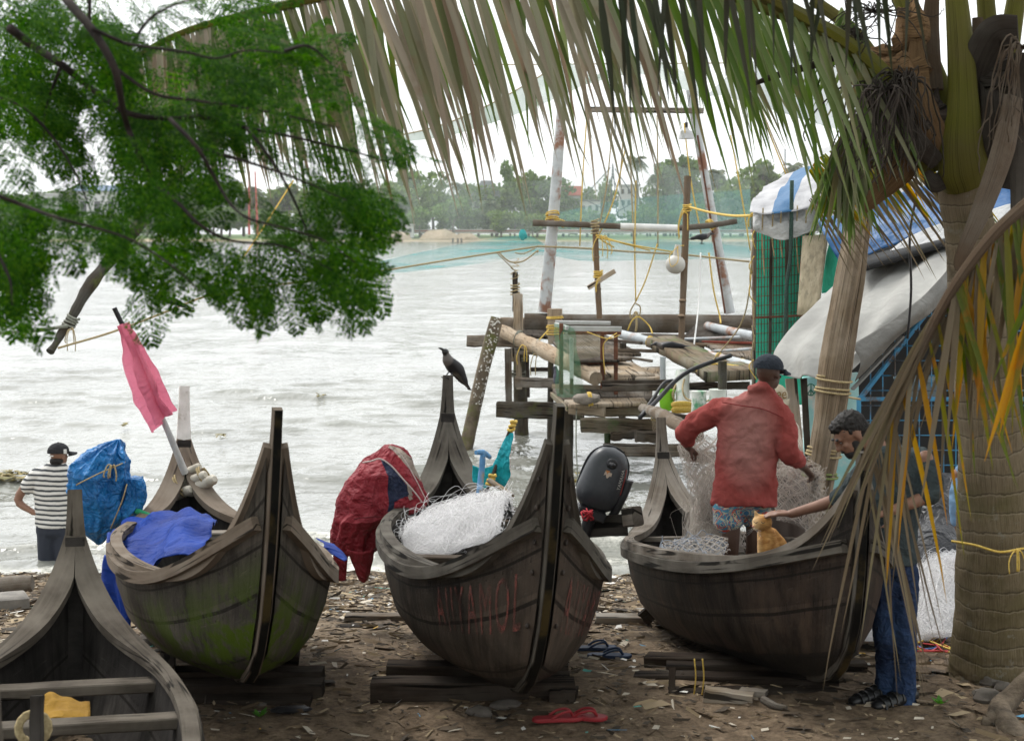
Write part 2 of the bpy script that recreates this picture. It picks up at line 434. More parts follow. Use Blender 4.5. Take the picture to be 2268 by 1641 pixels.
# ================================================================ water
def watermat():
    m,nt,b=M_('river_water'); v=coords(nt,'Object',(1,.55,1)); v2=coords(nt,'Object',(.09,.05,1))
    b.inputs['IOR'].default_value=1.33; b.inputs['Roughness'].default_value=.12
    at=N(nt,'ShaderNodeAttribute'); at.attribute_name='foam'
    fm=noise(nt,coords(nt,'Object'),9.,6.,.75)
    foam=math_(nt,'MULTIPLY',at.outputs['Fac'],ramp(nt,fm,[(.38,g(0)),(.6,g(1))]),True)
    murk=ramp(nt,noise(nt,coords(nt,'Object',(.5,.2,1)),1.,4.),[(.3,(.18,.182,.155)),(.7,(.27,.272,.24))])
    setc(nt,b,mix(nt,foam,murk,(.72,.7,.62)))
    L(nt,math_(nt,'ADD',math_(nt,'MULTIPLY',foam,.6),.1),b.inputs['Roughness'])
    f1=noise(nt,v,1.9,3.,.55,.3); f2=noise(nt,v,6.,3.,.6); f3=noise(nt,v2,1.,6.,.65)
    h=math_(nt,'ADD',math_(nt,'MULTIPLY',f1,.75),math_(nt,'MULTIPLY',f2,.2))
    bump(nt,b,math_(nt,'ADD',h,math_(nt,'MULTIPLY',f3,2.2)),.55,.2); return m
rows=[15.4]
while rows[-1]<44: rows.append(rows[-1]+.052+.0032*(rows[-1]-15.4))
while rows[-1]<640: rows.append(rows[-1]*1.011)
rows+= [700,900,1400]; rows=np.array(rows)
nc=330; cs=np.linspace(-1,1,nc)
Yg,Cg=np.meshgrid(rows,cs,indexing='ij'); Xg=Cg*(.36*Yg+2.)
edge=np.abs(cs)>.985; Xg[:,0]*=14; Xg[:,-1]*=14
def fbm(x,y):
    z=np.zeros_like(x)
    for k in range(26):
        a=rng.normal(PI/2+.25,.55); wl=.5*1.16**k*rng.uniform(.85,1.15); ph=rng.uniform(0,2*PI); am=.0066*wl**.8 if wl<2.6 else .0050*wl**.8
        if wl>9: am*=.35
        z+=am*np.sin(2*PI/wl*(x*np.cos(a)+y*np.sin(a))+ph+1.5*np.sin(2*PI*(x*np.sin(a)-y*np.cos(a))/(wl*4.1)+ph*2)); 
    return z
wz=fbm(Xg,Yg); wz=wz+np.abs(wz)*.5
wz*=np.clip((70-Yg)/40,.25,1)
Yr=17.75+.3*np.sin(Xg*.9)+.15*np.sin(Xg*2.7+1)
ridge=np.exp(-((Yg-Yr)/np.where(Yg<Yr,.13,.4))**2)*np.clip(.55+.6*np.sin(Xg*.55+2.4),0,1)
wz+=.2*ridge
foam=np.clip(ridge*1.15*(Yg<Yr+.12),0,1)+.8*np.exp(-((Yg-17.0-.2*np.sin(Xg*1.7))/.22)**2)+.35*np.exp(-((Yg-16.75)/.12)**2)
wv=np.stack([Xg,Yg,ZW+wz],-1).reshape(-1,3); nr=len(rows)
ii,jj=np.meshgrid(np.arange(nr-1),np.arange(nc-1),indexing='ij'); a=(ii*nc+jj).ravel()
tag(npmesh('river_water',wv,np.stack([a,a+1,a+nc+1,a+nc],1),watermat(),smooth=True,attr={'foam':np.clip(foam,0,1).ravel()}),kind='structure')
# ================================================================ boats
VVk=[0,.15,.3,.45,.6,.8,1.]
MYk=[0,.385,.677,.86,.954,.992,1.]; MZk=[0,.027,.143,.357,.625,.893,1.]
BXk=[-1.45,-.85,-.42,-.2,-.08,0,.06]; BZk=[.0147,.0735,.1985,.382,.559,.735,1.]
SXk=[-1.0,-.62,-.34,-.16,-.06,0,.1]; SZk=[.016,.08,.216,.36,.496,.624,1.]
pk=[1.6,1.8,2.,2.2,2.3,2.4,2.2]; nk=[6,5,4,3.5,3,3,8]
def ip(v,a): return float(np.interp(v,VVk,a))
class Boat:
    def __init__(s,X,Y,Z,yaw,pitch,Ln,b,dep,hb,hs,rake=1.,roll=0.):
        s.L,s.b,s.dep,s.hb,s.hs,s.rake=Ln,b,dep,hb,hs,rake
        cy,sy=math.cos(yaw),math.sin(yaw); cp,sp=math.cos(pitch),math.sin(pitch)
        s.M=Matrix(((cp*sy,cy,-sp*sy,X),(-cp*cy,sy,sp*cy,Y),(sp,0,cp,Z),(0,0,0,1)))@Matrix.Rotation(-roll,4,'X')
    def h(s,u,v,side,inset=0.):
        a=abs(u); tap=max(0,1-a**ip(v,pk)); r=a**ip(v,nk); bow=u>0
        ex=ip(v,BXk)*s.rake if bow else ip(v,SXk)
        ez=ip(v,BZk)*s.hb if bow else ip(v,SZk)*s.hs
        x=u*(s.L/2+ex-(inset*1.5)); z=ip(v,MZk)*s.dep*(1-r)+ez*r
        y=side*max(0.004,ip(v,MYk)*(s.b-inset)*tap+.04*min(1,v*3)-inset*.3)
        if inset: z+=inset*(1-v)
        return V3(x,y,z)
    def w(s,p): return s.M@Vector(p)
US=[-1+2*i/64 for i in range(65)]
US=[math.copysign(1-(1-abs(u))**1.35,u) for u in US]
VS=[0,.05,.1,.15,.2,.26,.32,.38,.45,.52,.6,.7,.8,.87,.94,1.]
def hullmat(name,base,light,seam=(.3,.52,.7,.86),moss=None,tar=.2,warm=None,rough=.62):
    m,nt,b=M_(name); uv=coords(nt,'UV'); sep=N(nt,'ShaderNodeSeparateXYZ'); L(nt,uv,sep.inputs[0]); U_,V_=sep.outputs[0],sep.outputs[1]
    ob=coords(nt,'Object'); big=noise(nt,ob,2.2,6.,.62,.4); streak=noise(nt,coords(nt,'UV',(14,1.6,1)),1.,5.,.65,.3); fine=noise(nt,ob,55.,4.,.7)
    col=ramp(nt,big,[(.34,base),(.66,light)])
    col=mix(nt,.75,col,ramp(nt,streak,[(.32,g(.3)),(.5,g(.95)),(.7,g(1.5))]),'MULTIPLY')
    if warm: col=mix(nt,ramp(nt,noise(nt,coords(nt,'UV',(3,2.,1)),1.3,5.,.6),[(.48,g(0)),(.68,g(.7))]),col,warm)
    hseam=None
    for k,sv in enumerate(seam):
        wob=math_(nt,'ADD',V_,math_(nt,'MULTIPLY',noise(nt,coords(nt,'UV',(1.2,0,0)),1.,2.),.03))
        d=math_(nt,'ABSOLUTE',math_(nt,'SUBTRACT',wob,sv+.015))
        ln=math_(nt,'LESS_THAN',d,.0075)
        tick=math_(nt,'MULTIPLY',math_(nt,'LESS_THAN',d,.035),math_(nt,'LESS_THAN',math_(nt,'FRACT',math_(nt,'ADD',math_(nt,'MULTIPLY',U_,13.),k*.37)),.16))
        tick=math_(nt,'MULTIPLY',tick,ramp(nt,noise(nt,coords(nt,'UV',(2,9,1)),1.,3.),[(.45,g(0)),(.6,g(.75))]))
        q=math_(nt,'MAXIMUM',ln,tick); hseam=q if hseam is None else math_(nt,'MAXIMUM',hseam,q)
    tone=None
    for k,sv in enumerate(seam):
        st_=math_(nt,'MULTIPLY',math_(nt,'GREATER_THAN',V_,sv+.028),(.28,-.34,.3,-.2)[k]); tone=st_ if tone is None else math_(nt,'ADD',tone,st_)
    hv=N(nt,'ShaderNodeHueSaturation'); hv.inputs['Saturation'].default_value=1.02; L(nt,col,hv.inputs['Color']); L(nt,math_(nt,'ADD',tone,.92),hv.inputs['Value']); col=hv.outputs['Color']
    scr=ramp(nt,noise(nt,coords(nt,'UV',(2.2,30,1)),1.,6.,.8,.8),[(.6,g(0)),(.68,g(.5))]); col=mix(nt,scr,col,tuple(min(1,x*2.1) for x in light))
    col=mix(nt,math_(nt,'MULTIPLY',hseam,.85),col,(.012,.01,.008))
    # splashes of lime and droppings
    sp=ramp(nt,noise(nt,coords(nt,'UV',(40,7,1)),1.,5.,.8),[(.7,g(0)),(.78,g(.5))]); col=mix(nt,sp,col,(.3,.28,.25))
    # tar line along the bottom
    tl=math_(nt,'LESS_THAN',math_(nt,'ADD',V_,math_(nt,'MULTIPLY',noise(nt,coords(nt,'UV',(5,5,1)),1.,5.,.7),.09)),tar+.045)
    col=mix(nt,math_(nt,'MULTIPLY',tl,.8),col,(.016,.015,.014))
    if moss:
        mr=N(nt,'ShaderNodeMapRange'); mr.inputs[1].default_value=.7; mr.inputs[2].default_value=.42; L(nt,V_,mr.inputs[0])
        mu=N(nt,'ShaderNodeMapRange'); mu.inputs[1].default_value=.35; mu.inputs[2].default_value=1.1; L(nt,U_,mu.inputs[0])
        mm=ramp(nt,noise(nt,ob,4.6,8.,.75),[(.45,g(0)),(.53,g(1))])
        mk=math_(nt,'MULTIPLY',math_(nt,'MULTIPLY',mr.outputs[0],mu.outputs[0]),mm,True); col=mix(nt,mk,col,moss)
    setc(nt,b,col); b.inputs['Roughness'].default_value=rough; b.inputs['Specular IOR Level'].default_value=.09
    h=math_(nt,'ADD',math_(nt,'MULTIPLY',streak,.4),math_(nt,'SUBTRACT',math_(nt,'MULTIPLY',fine,.25),math_(nt,'MULTIPLY',hseam,.8)))
    bump(nt,b,h,.8,.014); return m
STEMF=mottled('stem_tar',(.004,.004,.004),(.012,.011,.009),9.,.7,.3,.006,c3=(.05,.036,.014),s3=3.2,spec=.06)
INSIDE=hullmat('boat_inside',(.016,.014,.013),(.045,.04,.036),seam=(.3,.52),tar=-1,rough=.8)
BOLT=mottled('iron_bolt',(.02,.016,.014),(.06,.045,.035),30.,.7,.3,.004)
def make_boat(bt,label,hm,railm,gunm,thwarts,group='wooden fishing canoes on the beach',stern_m=None,bolts=False,stem_ext=.17,tip=.3,arch_w=.115):
    root=thing('fishing_canoe',label,'boat',bt.M.translation,group)
    root.matrix_world=bt.M
    hb=MB()
    for inset,flip in ((0,False),(.032,True)):
        for side in (-1,1):
            vs=[];uv=[]
            for u in US:
                for v in VS:
                    vs.append(bt.h(u,v,side,inset)); uv.append((u*bt.L/2+side*0.0,v))
            nv=len(VS); fs=[]
            for i in range(len(US)-1):
                for j in range(nv-1):
                    a=i*nv+j; q=(a,a+1,a+nv+1,a+nv)
                    fs.append(q if (side>0)!=flip else q[::-1])
            if inset: inn=(vs,fs,uv) if side<0 else inn; 
            if inset:
                ib=MB() if side<0 else ib; ib.add(vs,fs,uv)
            else: hb.add(vs,fs,uv)
    hb.build('hull',hm,root,sharp=50); ib.build('inner_planking',INSIDE,root,sharp=50)
    # gunwale caps
    for side in (-1,1):
        mb=MB(); vs=[];n=len(US);uv=[]
        c=[bt.h(u,1.,side) for u in US]
        for i in range(n):
            t=(c[min(i+1,n-1)]-c[max(i-1,0)]).normalized()
            nn=V3(0,-side,0); nn=(nn-t*nn.dot(t)).normalized(); up=nn.cross(t)*( 1 if nn.cross(t).z>0 or True else -1)
            if side>0: up=t.cross(nn)
            else: up=nn.cross(t)
            if up.dot(V3(-US[i]*1.5,0,1))<0: up=-up
            q_=min(1,max(0,(-US[i]-.45)/.4)); wd=.055+(arch_w-.04)*q_*q_*(3-2*q_)
            wd=min(wd,abs(c[i].y)+.002)
            th=.036
            for a,b_ in ((-.014,-.012),(-.014,th),(wd,th),(wd,-.012)):
                vs.append(c[i]+nn*a+up*b_); uv.append((US[i]*bt.L/2,a+b_))
        fs=[]
        for i in range(n-1):
            for k in range(4): fs.append((i*4+k,i*4+(k+1)%4,(i+1)*4+(k+1)%4,(i+1)*4+k))
        fs+= [(3,2,1,0),tuple((n-1)*4+k for k in range(4))]
        mb.add(vs,fs,uv); mb.build('gunwale',gunm,root,sharp=35)
        # rub rail
        mb=MB(); pr=[]; us=[u for u in US if -.93<u<.992]
        for u in us:
            p=bt.h(u,.86-.06*abs(u)**2,side); pr.append(p+V3(0,side*.016,0))
        mb.sweep(pr,[(-.022,-.034),(.022,-.03),(.024,.03),(-.022,.036)],[1+.06*mnoise.noise(V3(u*7,side,3)) for u in us],(0,0,1)); mb.build('rub_rail',railm,root,sharp=35)
    # stem
    vv=[0,.04,.1,.17,.25,.35,.45,.55,.65,.75,.85,.93,1.]
    sp=[bt.h(1,v,1) for v in vv]; sp=[V3(p.x,0,p.z) for p in sp]
    d=(sp[-1]-sp[-2]).normalized(); sp.append(sp[-1]+d*stem_ext*.5); sp.append(sp[-2]+d*stem_ext)
    pr=[];
    fr=[]; 
    n=len(sp)
    for i,p in enumerate(sp):
        t=(sp[min(i+1,n-1)]-sp[max(i-1,0)]).normalized(); f=V3(t.z,0,-t.x); fr.append(f)
    mb=MB(); vs=[];uv=[];Lc=0
    for i,p in enumerate(sp):
        if i: Lc+=(p-sp[i-1]).length
        dp_=.07 if i<8 else .07-.03*(i-7)/(n-8); wn=.021*(1.25 if i<5 else 1.)*(1-.12*(i>n-3)); k_=(.25,.6,.85)[i] if i<3 else 1
        for a,b_ in ((-dp_,.043 if i<n-3 else wn*1.2),(.035*k_,wn),(.035*k_,-wn),(-dp_,-.043 if i<n-3 else -wn*1.2)):
            q=p+fr[i]*a; vs.append(V3(q.x,b_,q.z)); uv.append((Lc,a+b_))
    fs=[]
    for i in range(n-1):
        for k in range(4): fs.append((i*4+k,(i+1)*4+k,(i+1)*4+(k+1)%4,i*4+(k+1)%4))
    fs+= [(0,1,2,3),tuple((n-1)*4+k for k in (3,2,1,0))]
    mb.add(vs,fs,uv); st=mb.build('stem',railm,root,sharp=30)
    mb=MB(); vs=[];uv=[]
    for i,p in enumerate(sp):
        wn=.017; k_=(.25,.6,.85)[i] if i<3 else 1
        for a,b_ in ((.030*k_,wn),(.035*k_+.004,wn),(.035*k_+.004,-wn),(.030*k_,-wn)):
            q=p+fr[i]*a+(fr[i].cross(V3(0,1,0)).normalized()*0); vs.append(V3(q.x,b_,q.z)); uv.append((p.z,a+b_))
    mb.add(vs,fs,uv); mb.build('stem_face',STEMF,st,sharp=30)
    sq=[bt.h(-1,v,1) for v in vv]; sq=[V3(p.x+.01,0,p.z) for p in sq]
    mb=MB(); mb.sweep(sq,[(-.05,-.05),(.05,-.05),(.05,.05),(-.05,.05)],None,(0,1,0)); mb.build('stern_post',INSIDE,root)
    # stern tip
    a=bt.h(-1,1.,1); a=V3(a.x,0,a.z); dd=V3(-.16,0,1).normalized()
    mb=MB(); q=[a-dd*.22+V3(.02,0,0)]+[a+dd*tip*k/4 for k in range(5)]
    mb.sweep(q,[(-.05,-.03),(.05,-.03),(.05,.03),(-.05,.03)],[(1.25,1),(1.1,1),(.95,1),(.85,1),(.78,1),(.75,.9)],(1,0,0)); mb.build('stern_tip',stern_m or gunm,root,sharp=30)
    for (u,zf,wd,m_) in thwarts:
        hw=abs(bt.h(u,.85,1).y)-.02; z=bt.h(u,.93,1).z-.055-.03*(1-zf); x=bt.h(u,1,1).x
        mb=MB(); mb.plank((x,-hw,z),(x,hw,z),wd,.05,(0,0,1),jit=.03); mb.build('thwart',m_,root)
    if bolts:
        for side in (-1,1):
            for v in (.45,.62,.74,.86,.95):
                p=bt.h(.982,v,side); mb=MB(); mb.ell(p+V3(0,side*.008,0),(.014,.01,.014),n=8); mb.build('bolt',BOLT,root)
    return root
BM=Boat(-.185,10.1091,.0478,.124,.0695,5.4391,.56,.6147,1.345,1.27,roll=.04)
BL=Boat(-1.78,10.065,.0677,.262,.0836,5.3741,.555,.5532,1.2651,1.10,roll=.045)
BR=Boat(1.47,10.95,-.1658,.066,.1439,6.0447,.6,.62,1.03,1.29,rake=.72)
BF=Boat(-1.81,6.6,-.08,.21,.03,4.9,.52,.56,1.2,1.02)
H_M=hullmat('hull_brown',(.024,.019,.015),(.074,.06,.048),tar=.25,warm=(.1,.075,.058))
H_L=hullmat('hull_grey',(.036,.031,.026),(.098,.085,.07),moss=(.055,.085,.006),tar=.02)
H_R=hullmat('hull_dark',(.015,.012,.01),(.054,.042,.034),tar=.33,warm=(.085,.058,.042))
H_F=hullmat('hull_black',(.03,.026,.022),(.08,.07,.06),tar=.2)
RAIL_L=wood('rail_timber',(.09,.068,.05),(.19,.15,.115),(.2,.168,.135),gs=(1.5,30),bmp=.3,var=.15)
RAIL_M=wood('rail_timber_grey',(.04,.034,.028),(.105,.092,.076),(.14,.128,.108),gs=(1.5,30),bmp=.3,var=.15)
GUN_F=wood('gunwale_grey',(.045,.037,.029),(.13,.11,.088),(.175,.152,.125),gs=(1.5,30),bmp=.4,var=.15)
WHITEW=mottled('flaking_white_paint',(.55,.53,.48),(.82,.8,.76),7.,.8,.3,.006,c3=(.3,.26,.2),s3=6.)
boatM=make_boat(BM,'dark fishing canoe with faded red lettering, middle of the three bow-on boats','0' and H_M,RAIL_M,RAIL_M,[(-.62,.92,.2,W_old),(.1,.75,.16,W_dark)],bolts=True)
boatL=make_boat(BL,'grey fishing canoe with green moss on its bow and a white stern tip',H_L,RAIL_L,RAIL_L,[(-.6,.95,.24,W_old),(-.25,.85,.2,W_old)],stern_m=WHITEW,tip=.42)
boatR=make_boat(BR,'dark fishing canoe in which the man in the red shirt stands',H_R,RAIL_M,W_boat,[(-.5,.62,.16,W_boat),(-.22,.5,.14,W_boat),(-.72,.8,.14,W_boat)])
boatF=make_boat(BF,'foreground canoe cut off by the left corner of the photo, stern arch towards the sea',H_F,GUN_F,GUN_F,[(-.52,.86,.14,GUN_F),(-.25,.86,.13,GUN_F)],arch_w=.1,tip=.26)
# rope eye etc on the foreground boat
# painted name
RED_OLD,ntq,bq=M_('faded_red_paint')
setc(ntq,bq,ramp(ntq,noise(ntq,coords(ntq,'Object'),11.,5.,.7),[(.3,(.1,.05,.04)),(.6,(.25,.06,.045))])); bq.inputs['Roughness'].default_value=.8
tq=N(ntq,'ShaderNodeBsdfTransparent'); mq=N(ntq,'ShaderNodeMixShader')
L(ntq,ramp(ntq,noise(ntq,coords(ntq,'Object'),8.,6.,.75),[(.4,g(.05)),(.62,g(.95))]),mq.inputs[0]); L(ntq,tq.outputs[0],mq.inputs[1]); L(ntq,bq.outputs[0],mq.inputs[2]); L(ntq,mq.outputs[0],ntq.nodes['Material Output'].inputs['Surface'])
def textmesh(s,spacing=1.,res=3):
    cu=bpy.data.curves.new('t','FONT'); cu.body=s; cu.size=1; cu.resolution_u=res; cu.space_character=spacing
    o=bpy.data.objects.new('t',cu); COL.objects.link(o)
    dg=bpy.context.evaluated_depsgraph_get(); me=bpy.data.meshes.new_from_object(o.evaluated_get(dg))
    bpy.data.objects.remove(o); bpy.data.curves.remove(cu); return me
def text_on(s,fn,name,m,parent,spacing=1.):
    me=textmesh(s,spacing); bm=bmesh.new(); bm.from_mesh(me)
    bmesh.ops.triangulate(bm,faces=bm.faces[:]); 
    for _ in range(2):
        ed=[e for e in bm.edges if e.calc_length()>.12]
        if ed: bmesh.ops.subdivide_edges(bm,edges=ed,cuts=1)
    xs=[v.co.x for v in bm.verts]; y0=[v.co.y for v in bm.verts]; x0,x1,b0,b1=min(xs),max(xs),min(y0),max(y0)
    for v in bm.verts: v.co=fn((v.co.x-x0)/(x1-x0),(v.co.y-b0)/(b1-b0))
    bm.to_mesh(me); bm.free(); me.name=name
    o=bpy.data.objects.new(name,me); COL.objects.link(o); me.materials.append(m); o.parent=parent; return o
def hull_text(bt,u0,u1,v0,v1,side):
    def fn(tx,ty):
        u=u0+(u1-u0)*tx; v=v0+(v1-v0)*ty-.10*(tx if side<0 else 1-tx)*.55
        p=bt.h(u,v,side); a=bt.h(u+.01,v,side)-p; b_=bt.h(u,v+.02,side)-p; nn=a.cross(b_).normalized()
        if nn.y*side<0: nn=-nn
        return p+nn*.004
    return fn
text_on('AIIYAMOL',hull_text(BM,.60,.955,.50,.70,-1),'painted_name',RED_OLD,boatM,1.25)
text_on('AIIYAMOL',hull_text(BM,.945,.55,.50,.70,1),'painted_name',RED_OLD,boatM,1.25)
# ================================================================ helpers for things seen at known places
def sheet(rows,nu=24,nv=24,amp=0.,freq=3.,seed=0.,fold=None):
    "rows of (px,py,Y) -> smooth function and MB grid"
    Rw=[[P(*q) if len(q)==3 and not isinstance(q,Vector) else Vector(q) for q in r] for r in rows]
    cols=[cat(r,max(1,nv//(len(r)-1))) for r in Rw]; n=len(cols[0])
    g_=[cat([c[j] for c in cols],max(1,nu//(len(cols)-1))) for j in range(n)]
    m=len(g_[0]); mb=MB(); vs=[];uv=[];fs=[]
    du=sum((g_[0][i+1]-g_[0][i]).length for i in range(m-1)); dv=sum((g_[j+1][0]-g_[j][0]).length for j in range(n-1))
    for i in range(m):
        for j in range(n):
            p=g_[j][i]
            a=g_[j][min(i+1,m-1)]-g_[j][max(i-1,0)]; b=g_[min(j+1,n-1)][i]-g_[max(j-1,0)][i]
            nn=a.cross(b); nn=nn.normalized() if nn.length>1e-9 else V3(0,-1,0)
            d=0
            if amp: d+=amp*(mnoise.noise(p*freq+V3(seed,0,0))+.5*mnoise.noise(p*freq*2.7+V3(0,seed,0)))
            if fold: d+=fold[0]*math.sin(2*PI*fold[1]*(j/(n-1))+fold[2]*math.sin(3*i/m))*(.4+.6*i/m)
            vs.append(p+nn*d); uv.append((i/(m-1)*du,j/(n-1)*dv))
    for i in range(m-1):
        for j in range(n-1): a=i*n+j; fs.append((a,a+1,a+n+1,a+n))
    return mb.add(vs,fs,uv)
def bar(parent,name,a,b,w,h,m,up=(0,0,1),**k):
    mb=MB(); s=pxm((a[2]+b[2])/2); mb.plank(P(*a),P(*b),w*s,h*s,up,**k); return mb.build(name,m,parent)
def logp(parent,name,pts,r,m,n=12,sub=5,jit=.05,lump=0.):
    mb=MB(); pp=cat([P(*q) for q in pts],sub); s=pxm(pts[0][2]); k=len(pp)
    rr=r if isinstance(r,(list,tuple)) else [r]*len(pts)
    rad=[]
    for i in range(k):
        t=i/(k-1)*(len(rr)-1); a=min(int(t),len(rr)-2); rad.append((rr[a]+(rr[a+1]-rr[a])*(t-a))*s*(1+random.uniform(-jit,jit)))
    mb.tube(pp,rad,n); 
    if lump: mb.v=[tuple(Vector(v)+Vector((mnoise.noise(Vector(v)*9),mnoise.noise(Vector(v)*9+V3(5,0,0)),mnoise.noise(Vector(v)*9+V3(0,5,0))))*lump) for v in mb.v]
    return mb.build(name,m,parent,sharp=60)
def line(parent,name,pts,r,m,sub=5,n=5,raw=False):
    mb=MB(); pp=pts if raw else [P(*q) for q in pts]; mb.tube(cat(pp,sub),r,n); return mb.build(name,m,parent,sharp=False)
def lash(parent,c,Rpx,Y,turns,m,axis=(0,0,1),pitch=.03,r=.012,name='rope_lashing'):
    mb=MB(); mb.tube(coilpts(P(c[0],c[1],Y),axis,Rpx*pxm(Y)*1.08,turns,pitch),r,5); return mb.build(name,m,parent,sharp=False)
def tails(parent,c,Y,m,n=3,ln=.2,r=.008):
    mb=MB(); p=P(c[0],c[1],Y)
    for k in range(n):
        a=random.uniform(-1,1); q=[p,p+V3(a*.3*ln,-.03,random.uniform(-.1,.25)*ln),p+V3(a*.6*ln,-.05,-.5*ln),p+V3(a*.55*ln,-.05,-random.uniform(.7,1.2)*ln)]
        mb.tube(cat(q,4),r,4)
    return mb.build('rope_end',m,parent,sharp=False)
def root_at(name,label,c,p,group=None): return thing(name,label,c,(0,0,0),group)
# ================================================================ jetty
J=thing('fishing_jetty','ramshackle wooden jetty of logs, planks and grey pipes standing in the water','jetty')
BARK=wood('flaking_bark',(.2,.14,.09),(.55,.43,.3),(.42,.35,.27),gs=(9,16),bmp=.9)
BARN=mottled('barnacled_post',(.085,.065,.045),(.2,.16,.11),7.,.9,.5,.01,c3=(.1,.105,.03),s3=3.)
logp(J,'back_log',[(1161,714,29),(1300,716,29),(1480,717,29),(1700,717,29)],[21,20.5,21,20],W_old,n=14,jit=.03)
logp(J,'back_log',[(1106,718,29.2),(1162,718,29.2)],15,W_old)
lp=logp(J,'leaning_post',[(1101,704,26.6),(1070,820,26.5),(1040,955,26.4),(1022,1030,26.3)],[14.5,15,15,15],BARN,n=14)
mb=MB()
for k in range(150):
    t=random.random(); py=704+t*230; px=1101-61*(py-704)/251+random.uniform(-12,12); c=P(px,py,26.45); 
    off=math.sqrt(max(0,1-((px-(1101-61*(py-704)/251))/15)**2)); c.y-=off*.1; mb.ell(c+V3(0,0,0),(random.uniform(.006,.016),.008,random.uniform(.006,.016)),n=6)
tag(mb.build('barnacles',mottled('barnacle_white',(.5,.48,.43),(.75,.73,.68),40.,.8),lp),kind='stuff')
for a,b,w_,m in (((1147,651,28.4),(1148,733,28.4),22,W_pale),((1141,603,28.6),(1141,690,28.6),12,W_dark)):
    bar(J,'upright_plank',a,b,w_,8,m,(0,1,0),jit=.06)
lash(J,(1141,655),9,28.55,4,ROPE_T,pitch=.05); lash(J,(1140,622),8,28.55,4,ROPE_T,pitch=.09,r=.007)
st=logp(J,'stump',[(1229,684,27.4),(1229,762,27.4)],[16.5,15.5],W_pale,n=14)
lash(J,(1229,706),16,27.4,2.3,ROPE_Y,pitch=.02); lash(J,(1229,742),16.5,27.4,5,ROPE_Y,pitch=.035)
line(J,'rope_stay',[(1215,730,27.2),(1195,752,27),(1180,768,27)],.01,ROPE_Y)
bar(J,'cross_beam',(1034,755,27.8),(1160,757,27.8),24,25,W_old,jit=.08)
logp(J,'bark_log',[(1113,733,27.6),(1150,752,26.8),(1205,776,25.6),(1262,806,24.4),(1320,838,23.4)],[14.5,15,16,15,14],BARK,n=16,sub=7,jit=.08,lump=.012)
lash(J,(1187,770),15,25.9,2,ROPE_G,(1,-.5,-.3),.03); lash(J,(1145,748),15,26.8,2,ROPE_G,(1,-.5,-.3),.03)
tails(J,(1165,770),26,ROPE_Y,3,.25); tails(J,(1190,790),25.5,ROPE_T,2,.3)
bar(J,'deck_plank',(1141,781,27.2),(1205,783,27),9,7,W_old)
for px,y0,y1,w_,m in ((1125,772,890,15,W_old),(1148,782,862,13,W_pale),(1168,786,880,8,W_dark),(1136,770,800,10,W_pale)):
    bar(J,'pile_plank',(px,y0,28.3),(px+2,y1,28.3),w_,6,m,(0,1,0),jit=.08)
logp(J,'pile',[(1152,770,28.7),(1153,880,28.7),(1156,985,28.7)],[15.5,16,16],W_wet,n=12)
lash(J,(1146,800),22,28.5,2,ROPE_G,pitch=.03); lash(J,(1146,834),22,28.5,2.5,ROPE_G,pitch=.04)
logp(J,'pile',[(1254,900,24.6),(1254,980,24.5),(1254,1060,24.4)],[16,16,15.5],W_wet,n=14)
logp(J,'pile',[(1220,800,26.8),(1219,900,26.8),(1218,1000,26.8)],[6.5,7,7],W_wet)
logp(J,'pile',[(1345,960,24),(1346,1050,24)],[7,7],mottled('slimy_pile',(.02,.035,.012),(.06,.09,.03),9.,.7))
logp(J,'pile',[(1375,1000,23),(1376,1070,23)],[9,9],W_wet); logp(J,'pile',[(1600,800,22),(1600,1010,22)],[10,10],W_wet); logp(J,'pile',[(1380,760,26),(1378,930,26)],[7,8],W_wet)
bar(J,'cross_beam',(1175,818,27),(1222,818,27),9,9,W_dark)
bar(J,'cross_beam',(1147,846,26.8),(1236,849,26.2),20,22,W_old,jit=.08)
bar(J,'cross_beam',(1101,906,25.8),(1292,912,25.6),30,35,W_wet,jit=.06,seg=10)
bar(J,'cross_beam',(1290,941,24.6),(1450,944,24.2),30,31,W_moss,jit=.08)
bar(J,'cross_beam',(1352,966,24),(1412,962,24),18,18,W_old,jit=.16); bar(J,'cross_beam',(1408,966,23.8),(1470,968,23.8),22,26,W_old,jit=.1)
bar(J,'cross_beam',(1339,996,23.6),(1540,998,23.2),24,28,W_old,jit=.06); bar(J,'cross_beam',(1520,1008,23),(1640,1020,22.6),24,24,W_old,jit=.06)
# pipes
def pipe(a,b,d,m=STEEL,name='steel_pipe'):
    return logp(J,name,[a,((a[0]+b[0])/2,(a[1]+b[1])/2+.5,(a[2]+b[2])/2),b],d/2,m,n=16,jit=.005)
p1=pipe((1366,738,27.2),(1668,812,23.2),20)
p2=pipe((1567,722,27.6),(1672,745,25.6),19)
pipe((1475,752,27),(1652,746,26),6); pipe((1578,778,25.5),(1670,772,24.8),6); pipe((1468,790,23.8),(1468,848,23.8),13)
for px,Y in ((1436,25.9),(1460,25.7),(1540,25.),(1588,24.2),(1640,23.6)): 
    q=738+74*(px-1366)/302
    lash(J,(px,q),10,Y-.05,2,random.choice([ROPE_Y,ROPE_T]),(1,-.8,-.3),.03)
